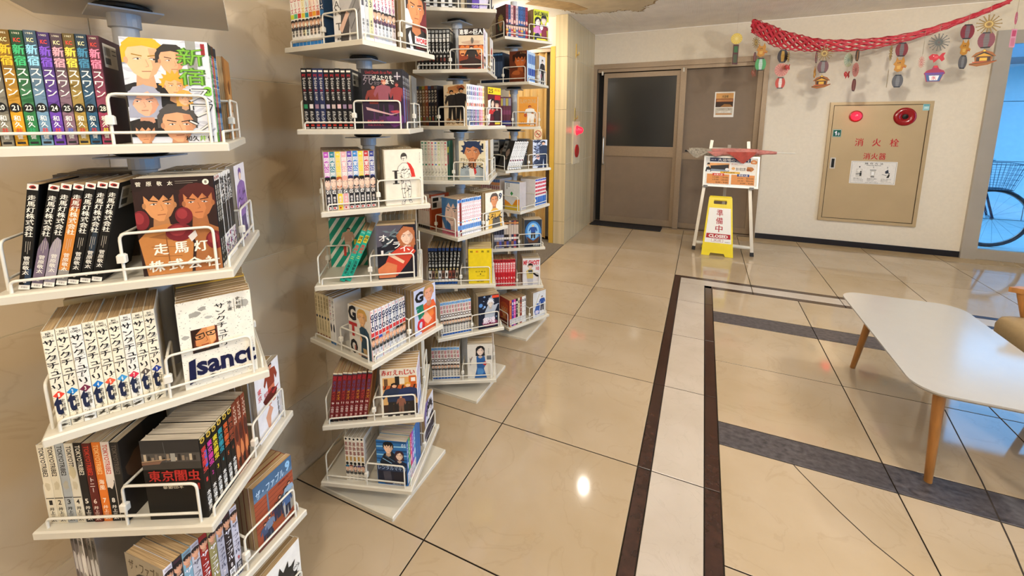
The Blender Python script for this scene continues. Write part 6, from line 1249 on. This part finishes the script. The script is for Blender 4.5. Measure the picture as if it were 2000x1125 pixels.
YEL = mat('yellow_plastic', 'e8cf12', .32, noise=.03)
ys_ = empty('closed_floor_sign', (.2, 4.82, 0), 'yellow folding floor sign reading CLOSED in red, standing before the easel', 'sign')
def panel(sgn):
    """outline across x, along s (0..L) up the slope"""
    L = .611; hb, ht = .148, .107; hw = lambda s_: hb + (ht - hb) * s_ / L
    y0, y1 = (4.672, 4.802) if sgn < 0 else (4.975, 4.812); y0 -= 4.82; y1 -= 4.82
    A = Vector((0, y0, .002)); B_ = Vector((0, y1, .599)); V_ = (B_ - A).normalized(); N_ = Vector((1, 0, 0)).cross(V_)
    T = Matrix(((1, V_.x, N_.x, A.x), (0, V_.y, N_.y, A.y), (0, V_.z, N_.z, A.z), (0, 0, 0, 1)))
    mb = MB(); s0, s1 = .535, .575; th = .012
    out = [(-hb, 0), (-.075, 0), (-.062, .03), (.062, .03), (.075, 0), (hb, 0), (hw(s0), s0), (-hw(s0), s0)]
    for pts in (out, [(-hw(s0), s0), (-.058, s0), (-.063, (s0 + s1) / 2), (-.058, s1), (-hw(s1), s1)], [(.058, s0), (hw(s0), s0), (hw(s1), s1), (.058, s1), (.063, (s0 + s1) / 2)], [(-hw(s1), s1), (hw(s1), s1), (ht, L - .006), (ht - .006, L), (-ht + .006, L), (-ht, L - .006)]):
        mb.prism(pts, T @ Matrix.Translation((0, 0, -th if sgn < 0 else 0)), th)
    return mb, T
mb, TF = panel(-1)
for i in range(9):
    x = -.1 + i * .025; mb.box(x - .004, .045, 0, x + .004, .12, .003, T=TF @ Matrix.Translation((x * .0, 0, 0)))
fp = mb.obj('front_panel', YEL, ys_); mb, TBk = panel(1); mb.obj('back_panel', YEL, ys_)
MB().tube([(-.1, -.012, .597), (.1, -.012, .597)], .009, 10).obj('hinge', YEL, ys_)
lw0, lw1, ls0, ls1 = .124, .099, .135, .495
MB().prism([(-lw0, ls0), (lw0, ls0), (lw1, ls1), (-lw1, ls1)], TF @ Matrix.Translation((0, 0, .0005)), .001).obj('sign_label', mat('sheet_white', 'ece9e2', .35), fp)
P = Print(.25, ls1 - ls0); RD = 'a8242c'
for i, ch in enumerate('準備中'): P.t(ch, .5 - .15 + .01, .04 + i * .225, .5 + .15 + .01, .235 + i * .225, RD, .02)
P.r(.02, .735, .98, .87, RD).t('CLOSED', .12, .76, .88, .85, 'f4efe8', .04).r(.24, .885, .7, .97, RD).r(.25, .89, .69, .965, 'ece9e2').t('关闭', .33, .895, .61, .96, '8a4a44', 0).t('TERAMOTO', .76, .95, .96, .97, '222')
P.build('sign_print', fp, lambda a, b_, h_: tuple(TF @ Vector(((a - .125) * (.97 - .2 * (1 - b_ / .36) * .9), ls1 - b_, .0015 + h_))))

# ------------------------------------------------------------------ white coffee table and lounge chair
WOOD = mat('oak_wood', 'a06c34', .45, noise=.25, nscale=6, stretch=(9, 9, 1))
ct = empty('coffee_table', (1.01, 2.345, 0), 'long white rounded coffee table on round oak legs', 'table')
x0, x1, y0, y1 = -.256, .256, -.495, .495
pts = rrect(x0, y0, x1, y1, .095, 8); ins = rrect(x0 + .014, y0 + .014, x1 - .014, y1 - .014, .082, 8); n = len(pts)
mb = MB(); vs = [(x, y, .402) for x, y in ins] + [(x, y, .414) for x, y in pts] + [(x, y, .4195) for x, y in pts] + [(x * .998, y * .999, .4205) for x, y in pts]
mb.add(vs, [list(range(n))[::-1], [3 * n + i for i in range(n)]] + [(k * n + i, k * n + (i + 1) % n, (k + 1) * n + (i + 1) % n, (k + 1) * n + i) for k in range(3) for i in range(n)])
mb.obj('tabletop', mat('white_laminate', 'a5a3a0', .16, noise=.01), ct)
for fx_, fy_, tx, ty in ((-.14, -.387, -.158, -.405), (-.165, .436, -.125, .375), (.215, -.387, .205, -.395), (.165, .436, .125, .375)):
    MB().tube([(fx_, fy_, 0), (tx, ty, .402)], [.0125, .0185], 16).obj('leg', WOOD, ct)
TAN = mat('tan_leatherette', '86714f', .5, noise=.08, nscale=60, bump=.15)
lc = empty('lounge_chair', (1.62, 2.4, 0), 'low lounge chair with tan cushion and oak arms beside the white table', 'chair')
def cushion(name, x0, y0, z0, x1, y1, z1, r, parent, m):
    mb = MB(); mb.sm = True; rings = []
    prof = [(.0, r), (r * .3, r * .3), (r, 0)]
    lv = [(z0, r), (z0 + r * .3, r * .3), (z0 + r, 0), (z1 - r, 0), (z1 - r * .3, r * .3), (z1 - r * .05, r * .75), (z1, r * 1.6)]
    vs = []; k = None
    for z, i in lv:
        p_ = rrect(x0 + i, y0 + i, x1 - i, y1 - i, max(r * 1.6 - i, .01), 5); k = len(p_); vs += [(x, y, z) for x, y in p_]
    L = len(lv); mb.add(vs, [list(range(k))[::-1], [(L - 1) * k + i for i in range(k)]] + [(a * k + i, a * k + (i + 1) % k, (a + 1) * k + (i + 1) % k, (a + 1) * k + i) for a in range(L - 1) for i in range(k)])
    return mb.obj(name, m, parent)
cushion('seat_cushion', -.31, -.3, .31, .3, .30, .465, .045, lc, TAN)
cushion('back_cushion', .2, -.29, .47, .32, .25, .78, .04, lc, TAN)
for y in (-.35, .315):
    mb = MB(); o_ = [(-.25, .0), (-.2, -.022), (.1, -.03), (.36, -.02), (.38, .01), (.36, .035), (.1, .035), (-.2, .03)]
    mb.prism([(a, b + y) for a, b in o_], Matrix.Translation((0, 0, .565)), .024); mb.obj('armrest', WOOD, lc)
    MB().tube([(-.06, y + .004, 0), (-.16, y + .004, .4), (-.2, y + .004, .567)], [.013, .018, .02], 14).obj('front_leg', WOOD, lc)
    MB().tube([(.4, y + .004, 0), (.33, y + .004, .3), (.31, y + .004, .567)], [.013, .018, .02], 14).obj('rear_leg', WOOD, lc)
    MB().tube([(-.128, y + .004, .27), (.33, y + .004, .265)], .014, 10).obj('side_rail', WOOD, lc)
MB().box(-.28, -.345, .285, .3, .315, .309).obj('seat_frame', WOOD, lc)

# ------------------------------------------------------------------ festival garland and hanging paper ornaments
GY_ = 5.16
g = empty('paper_garland', (1.3, GY_, 2.1), 'long red openwork paper garland draped below the ceiling along the back wall', 'garland')
ctl = [(.38, 2.398, 2.278), (.52, 2.34, 2.17), (.66, 2.264, 2.091), (.83, 2.2, 2.06), (1.013, 2.149, 2.044), (1.295, 2.132, 2.034), (1.59, 2.15, 2.08), (1.9, 2.228, 2.178), (2.12, 2.31, 2.275), (2.284, 2.385, 2.352)]
def gpt(t):
    q = t * (len(ctl) - 1); i = min(int(q), len(ctl) - 2); f_ = q - i
    P_ = [ctl[max(0, min(len(ctl) - 1, i + k))] for k in (-1, 0, 1, 2)]
    return [.5 * ((2 * P_[1][k]) + (P_[2][k] - P_[0][k]) * f_ + (2 * P_[0][k] - 5 * P_[1][k] + 4 * P_[2][k] - P_[3][k]) * f_ ** 2 + (3 * P_[1][k] - P_[0][k] - 3 * P_[2][k] + P_[3][k]) * f_ ** 3) for k in range(3)]
def gnode(i, j, N, Mr, ph, dy):
    t = min(1, max(0, i / N)); x, zt, zb = gpt(t); v_ = j / Mr
    wob = .012 * sin(1.9 * i + ph) * (1 - .5 * t)
    return Vector((x - 1.3 + .006 * sin(j * 2.1 + i), dy * sin(pi * min(1, .15 + v_)) * (1 - .6 * t) + wob, zt + (zb - zt) * v_ - 2.1 + (.008 * (1 - .6 * t) if i % 2 else -.004) * (1 if j in (0, Mr) else 0)))
for sheet, (dy, ph, Mr) in enumerate(((-.045, 0, 5), (.045, 1.3, 5))):
    mb = MB(); N = 46; tw = .021
    for i in range(N):
        for j in range(Mr + 1):
            for dj in (-1, 1):
                if (i + j) % 2 or not 0 <= j + dj <= Mr: continue
                a, b = gnode(i, j, N, Mr, ph, dy), gnode(i + 1, j + dj, N, Mr, ph, dy); d_ = (b - a)
                wz = tw * (1 - .45 * i / N); off = Vector((-d_.z, 0, d_.x)).normalized() * wz / 2; e_ = Vector((0, .0012, 0))
                vs = [a - off - e_, b - off - e_, b + off - e_, a + off - e_, a - off + e_, b - off + e_, b + off + e_, a + off + e_]
                mb.add(vs, [(0, 1, 2, 3), (7, 6, 5, 4), (0, 4, 5, 1), (2, 6, 7, 3)])
        for j in (0, Mr):
            a, b = gnode(i, j, N, Mr, ph, dy), gnode(i + 1, j, N, Mr, ph, dy); e_ = Vector((0, 0, .004))
            mb.add([a - e_, b - e_, b + e_, a + e_], [(0, 1, 2, 3), (3, 2, 1, 0)])
    o = mb.obj('paper_lattice', mat('red_tissue_paper', 'b81c2e', .55, noise=.1), g); o['kind'] = 'stuff'
THR = mat('thread', 'b8a890', .8)
for x, z in ((.38, 2.395), (2.284, 2.38)): MB().tube([(x - 1.3, 0, z - 2.1), (x - 1.3, 0, CEIL - 2.1)], .0012, 5).obj('thread', THR, g)
CARD = mat('coloured_card', attr=True, rough=.55, noise=.04)
def card(parent, kind, x, z, s, yaw, c):
    """a printed card cut-out s metres tall; returns nothing"""
    T = Matrix.Translation((x, 0, z)) @ Matrix.Rotation(yaw, 4, 'Z') @ Matrix(((1, 0, 0, 0), (0, 0, 1, 0), (0, 1, 0, 0), (0, 0, 0, 1)))   # outline x,y -> x,z ; thickness along y
    mb = MB(); W = s
    if kind == 'lantern':
        W = s * .72; out = [(W / 2 * cos(a) * (1 if abs(sin(a)) < .8 else 1), s * .5 * sin(a)) for a in [2 * pi * i / 20 for i in range(20)]]; out = [(a, max(-s * .44, min(s * .44, b))) for a, b in out]
    elif kind == 'fan':
        out = []
        for i in range(15):
            a = 2 * pi * i / 15; out += [(s * r * cos(a + d), s * r * sin(a + d)) for r, d in ((.2, -.16), (.44, -.045), (.5, -.075), (.5, .075), (.44, .045), (.2, .16))]
    elif kind == 'disc': out = [(s * .5 * cos(2 * pi * i / 24), s * .5 * sin(2 * pi * i / 24)) for i in range(24)]
    elif kind == 'cat': W = s * .8; out = [(a * W, b * s) for a, b in ((-.1, -.5), (.2, -.42), (.3, -.2), (.45, -.25), (.5, -.1), (.3, 0), (.34, .2), (.2, .5), (.08, .26), (-.12, .28), (-.24, .46), (-.3, .2), (-.45, 0), (-.3, -.1), (-.36, -.36))]
    elif kind == 'fish': W = s * 1.3; out = [(a * W, b * s) for a, b in ((-.5, .1), (-.3, .35), (0, .3), (.15, .1), (.3, .4), (.5, .45), (.4, .1), (.5, -.2), (.34, -.4), (.15, -.1), (.0, -.3), (-.15, -.5), (-.2, -.25), (-.4, -.2))]
    elif kind == 'tag': W = s * .3; out = [(-W / 2, -s / 2), (W / 2, -s / 2), (W / 2, s / 2), (-W / 2, s / 2)]
    elif kind == 'shrine': W = s * 1.15; out = [(a * W, b * s) for a, b in ((-.5, -.4), (-.5, -.32), (-.3, -.26), (-.34, .06), (-.46, .06), (-.3, .3), (-.08, .4), (0, .5), (.08, .4), (.3, .3), (.46, .06), (.34, .06), (.3, -.22), (.5, -.16), (.5, -.24), (.2, -.42), (-.2, -.5))]
    else: W = s * 1.05; out = [(a * W, b * s) for a, b in ((-.34, -.5), (.3, -.5), (.42, -.08), (.5, .0), (.42, .18), (.2, .28), (.1, .5), (-.08, .5), (-.14, .3), (-.38, .2), (-.5, .02), (-.44, -.08))]
    mb.col = lin(c[0]); mb.prism(out, T @ Matrix.Translation((0, 0, -.001)), .002, c[0])
    nm = {'lantern': 'paper_lantern', 'fan': 'paper_pinwheel', 'disc': 'paper_fan', 'cat': 'paper_cat', 'fish': 'paper_goldfish', 'tag': 'paper_strip', 'shrine': 'paper_shrine', 'ice': 'paper_shaved_ice'}[kind]
    o = mb.obj(nm, CARD, parent, color=True); P = Print(W, s)
    if kind == 'lantern':
        P.p([(.38, .12), (.62, .12), (.68, .5), (.62, .88), (.38, .88), (.32, .5)], c[1]).r(.22, .06, .78, .13, '1c1a1c').r(.22, .87, .78, .94, '1c1a1c')
        for i in range(5): P.r(.1 + .05 * abs(i - 2), .2 + i * .14, .9 - .05 * abs(i - 2), .208 + i * .14, mixc(c[0], '000', .25))
    elif kind == 'fan': P.e(.5, .5, .17, .17, c[1], 16).e(.5, .5, .11, .11, c[0], 12).e(.5, .5, .05, .05, mixc(c[0], '602010', .6), 10)
    elif kind == 'disc':
        for i in range(14): a = 2 * pi * i / 14; P.line([(.5 + .1 * cos(a), .5 + .1 * sin(a)), (.5 + .46 * cos(a), .5 + .46 * sin(a))], s * .035, c[1])
        P.e(.5, .5, .12, .12, c[1], 14)
    elif kind == 'cat': P.e(.5, .4, .05, .04, '3a2410', 8).e(.36, .42, .04, .03, '3a2410', 8).p([(.3, .6), (.6, .56), (.56, .8), (.34, .8)], c[1]).line([(.66, .7), (.9, .68)], s * .04, 'a02820')
    elif kind == 'fish': P.e(.3, .36, .03, .05, 'f4e8e0', 8).p([(.35, .4), (.6, .35), (.55, .55), (.35, .6)], c[1])
    elif kind == 'tag': P.r(.15, .08, .85, .4, c[1]).r(.15, .5, .85, .92, mixc(c[0], c[1], .5))
    elif kind == 'shrine': P.p([(.1, .44), (.5, .14), (.9, .44)], '2a1a14').p([(.2, .42), (.5, .24), (.8, .42)], 'd8a030').r(.24, .46, .76, .7, '3a1c14').r(.36, .5, .64, .68, 'e0b040').r(.1, .72, .9, .77, 'c05028').e(.5, .1, .05, .06, 'e8c048', 10).line([(.02, .86), (.96, .7)], s * .04, '5a3418')
    else: P.p([(.12, .4), (.4, .16), (.7, .22), (.9, .44)], '981c44').r(.06, .44, .94, .54, '5a3c90').p([(.1, .56), (.9, .56), (.78, .98), (.2, .98)], '3a5a8c').p([(.26, .62), (.74, .62), (.68, .92), (.32, .92)], 'e8e4e4').t('氷', .38, .64, .62, .9, 'c02838').e(.52, .06, .09, .08, 'd02030', 12)
    P.build('card_print', o, lambda a, b_, h_: tuple(T @ Vector((a - W / 2, s / 2 - b_, -.001 - h_))), m=CARD)
GOLD, RED_, GREY_ = ('8f7238', 'c8a860'), ('7e2024', '9a8c84'), ('5c5856', '7c7874')
MOB = [
 ('yellow fan above a slim green strip, hanging apart beside the garland', [('disc', .247, 2.218, .11, .2, ('d8b848', 'e8d488')), ('tag', .247, 2.06, .2, .5, ('5a2a20', '3a6a34'))]),
 ('gold pinwheel, cat and green lantern, hanging under the garland end', [('fan', .435, 2.165, .12, .9, GOLD), ('cat', .483, 2.087, .14, .2, ('b87c20', 'd0a048')), ('lantern', .43, 2.02, .11, 1.2, RED_), ('lantern', .483, 1.945, .14, .15, ('4a9a5a', 'b8ccc0')), ('fish', .427, 1.86, .09, 1.1, ('8a4a34', 'a86a50'))]),
 ('face lantern and pink fan over a red lantern', [('lantern', .672, 2.014, .14, .35, ('2a1c1a', 'b88c30')), ('fan', .722, 2.005, .11, 1.2, GOLD), ('disc', .672, 1.88, .13, .3, ('cc8878', 'a85c50')), ('fish', .722, 1.905, .07, 1.0, ('b83030', 'd85848')), ('lantern', .671, 1.753, .125, .2, ('b84030', 'e0d4c8'))]),
 ('gold pinwheel and grey lantern over a festival shrine', [('lantern', .957, 1.989, .13, 1.2, RED_), ('fan', 1.016, 2.018, .14, .1, GOLD), ('lantern', 1.013, 1.893, .13, .1, ('6a4044', '7c7876')), ('cat', .955, 1.845, .12, 1.15, ('b87c20', 'd0a048')), ('shrine', 1.008, 1.752, .13, -.15, ('9a5a20', 'c89030'))]),
 ('pale green fan and goldfish over a dark red lantern', [('disc', 1.212, 1.946, .13, .8, ('b8b898', '7a8a78')), ('lantern', 1.277, 1.984, .12, 1.0, ('3a2a28', 'a06a38')), ('disc', 1.272, 1.852, .13, .95, ('c07a6a', '8a4438')), ('fish', 1.212, 1.81, .08, .9, ('c03838', 'd86858')), ('lantern', 1.277, 1.71, .13, 1.0, ('6a2422', '8a584c'))]),
 ('red lantern over a cat and a plain grey lantern', [('fan', 1.525, 1.99, .14, 1.1, GOLD), ('lantern', 1.6, 2.015, .14, .25, ('7a2424', '6a6460')), ('cat', 1.593, 1.885, .14, .2, ('b87c20', 'd0a048')), ('tag', 1.525, 1.76, .16, 1.2, ('a89878', '8a6a48')), ('lantern', 1.589, 1.735, .13, .3, GREY_)]),
 ('grey pinwheel and goldfish over a bowl of shaved ice', [('fan', 1.852, 2.06, .15, .1, ('68645c', '565a54')), ('tag', 1.765, 2.02, .11, 1.2, ('a89878', '8a6a48')), ('fan', 1.752, 1.895, .1, .8, ('d89080', 'e0b0a0')), ('fish', 1.835, 1.93, .09, .1, ('c02830', 'd85058')), ('ice', 1.825, 1.79, .14, .0, ('a02848', '5a4090'))]),
 ('large gold pinwheel and lanterns over a festival shrine', [('lantern', 2.05, 2.135, .14, .2, ('7a2028', '6c5c60')), ('fan', 2.16, 2.185, .16, -.1, GOLD), ('lantern', 2.15, 2.055, .15, -.05, ('80404c', '6e6868')), ('cat', 2.03, 2.005, .14, .5, ('b87c20', 'd0a048')), ('shrine', 2.142, 1.91, .145, -.1, ('9a5a20', 'c89030')), ('lantern', 2.03, 1.88, .13, .6, GREY_)]),
 ('pink fan over a pink strip, hanging before the glass door', [('disc', 2.329, 2.221, .1, 1.0, ('d85878', 'e8a8b8')), ('tag', 2.331, 2.06, .15, .4, ('d898a8', 'c04868'))]),
]
for lb, items in MOB:
    zb = min(q[2] - q[3] / 2 for q in items); xm = sum(q[1] for q in items) / len(items)
    free = len(items) == 2
    t = empty('paper_mobile', (xm, GY_ - .035 if not free else GY_ - .02, zb), 'paper mobile: ' + lb, 'ornament', 'paper mobiles hanging along the garland')
    xs_ = sorted({round(q[1], 1) for q in items})
    grp = {}
    for q in items: grp.setdefault(min((abs(q[1] - c), c) for c in [min(p_[1] for p_ in items), max(p_[1] for p_ in items)])[1], []).append(q)
    for c, its in grp.items():
        zt = CEIL - .002 if free else (2.03 + .34 * max(0, (.75 - c)) + .42 * max(0, c - 1.4) if True else 0)
        zt = max(zt, max(q[2] + q[3] / 2 for q in its) + .01)
        MB().tube([(c - xm, .004, zt - zb), (c - xm, .004, min(q[2] for q in its) - zb)], .0009, 5).obj('thread', THR, t)
        for kd, x, z, s, yaw, col_ in its: card(t, kd, c - xm, z - zb, s, yaw, col_)

# ------------------------------------------------------------------ bicycle outside the glass
bk_ = empty('bicycle', (2.97, 6.4, -.03), 'dark city bicycle with wire front basket parked outside the glass', 'bicycle')
FR = mat('dark_blue_frame', '1f2f4a', .3, metal=.5); RUB = mat('tyre_rubber', '1a2430', .7); ALW = mat('light_alloy', '9aa4ac', .3, metal=.9)
def wheel(x):
    R0 = .32; t = MB().tube([(x + R0 * cos(2 * pi * i / 40), 0, .335 + R0 * sin(2 * pi * i / 40)) for i in range(40)], .016, 8, closed=True).obj('wheel', RUB, bk_)
    MB().tube([(x + .298 * cos(2 * pi * i / 40), 0, .335 + .298 * sin(2 * pi * i / 40)) for i in range(40)], .008, 6, closed=True).obj('rim', ALW, t)
    sp_ = MB()
    for i in range(18): a = 2 * pi * i / 18; sp_.tube([(x + .02 * cos(a + .5), .02 if i % 2 else -.02, .335 + .02 * sin(a + .5)), (x + .294 * cos(a), 0, .335 + .294 * sin(a))], .0012, 4, caps=False)
    o = sp_.obj('spokes', ALW, t); o['kind'] = 'stuff'
    MB().tube([(x, -.04, .335), (x, .04, .335)], .02, 12).obj('hub', ALW, t)
wheel(0); wheel(-1.08)
fr_ = MB()
for a, b in (((-.12, 0, .8), (-.62, 0, .3)), ((-.1, 0, .68), (-.6, 0, .38)), ((-.62, 0, .28), (-.78, 0, .78)), ((-.62, .03, .3), (-1.08, .05, .335)), ((-.62, -.03, .3), (-1.08, -.05, .335)), ((-.72, .03, .62), (-1.08, .05, .335)), ((-.72, -.03, .62), (-1.08, -.05, .335)), ((-.09, 0, .64), (-.13, 0, .9))): fr_.tube([a, b], .014, 8)
fr_.obj('frame', FR, bk_)
MB().tube([(-.1, .0, .68), (-.08, .05, .6), (0, .05, .335)], .011, 8).tube([(-.1, .0, .68), (-.08, -.05, .6), (0, -.05, .335)], .011, 8).obj('fork', FR, bk_)
MB().tube(arc3([(-.36, -.27, .98), (-.14, -.25, 1.0), (-.12, 0, .93), (-.14, .25, 1.0), (-.36, .27, .98)], .06), .011, 8).obj('handlebar', ALW, bk_)
MB().rbox(-.95, -.09, .8, -.68, .09, .86, .05).obj('saddle', BLACK, bk_)
ba = MB(); b0, b1 = (-.09, .1, -.11, .11, .66), (-.13, .17, -.16, .16, .94)
def ring(t_): return [b0[i] + (b1[i] - b0[i]) * t_ for i in range(5)]
for t_ in (0, .2, .4, .6, .8, 1):
    a = ring(t_); ba.tube(rr3 := [(x, y, a[4]) for x, y in rrect(a[0], a[2], a[1], a[3], .03, 3)], .004 if t_ in (0, 1) else .0016, 5, closed=True)
for i in range(9):
    u = i / 8
    for sd in range(4):
        A, B_ = ring(0), ring(1); q = []
        for a in (A, B_): q.append([(a[0] + (a[1] - a[0]) * u, a[2], a[4]), (a[0] + (a[1] - a[0]) * u, a[3], a[4]), (a[0], a[2] + (a[3] - a[2]) * u, a[4]), (a[1], a[2] + (a[3] - a[2]) * u, a[4])][sd])
        ba.tube(q, .0016, 4, caps=False)
ba.box(-.09, -.11, .655, .1, .11, .662)
ba.obj('basket', mat('dark_wire', '3a4656', .4, metal=.6), bk_)
MB().tube([(-.95, .0, .3), (-.9, .16, -.0)], .008, 6).obj('kickstand', ALW, bk_)
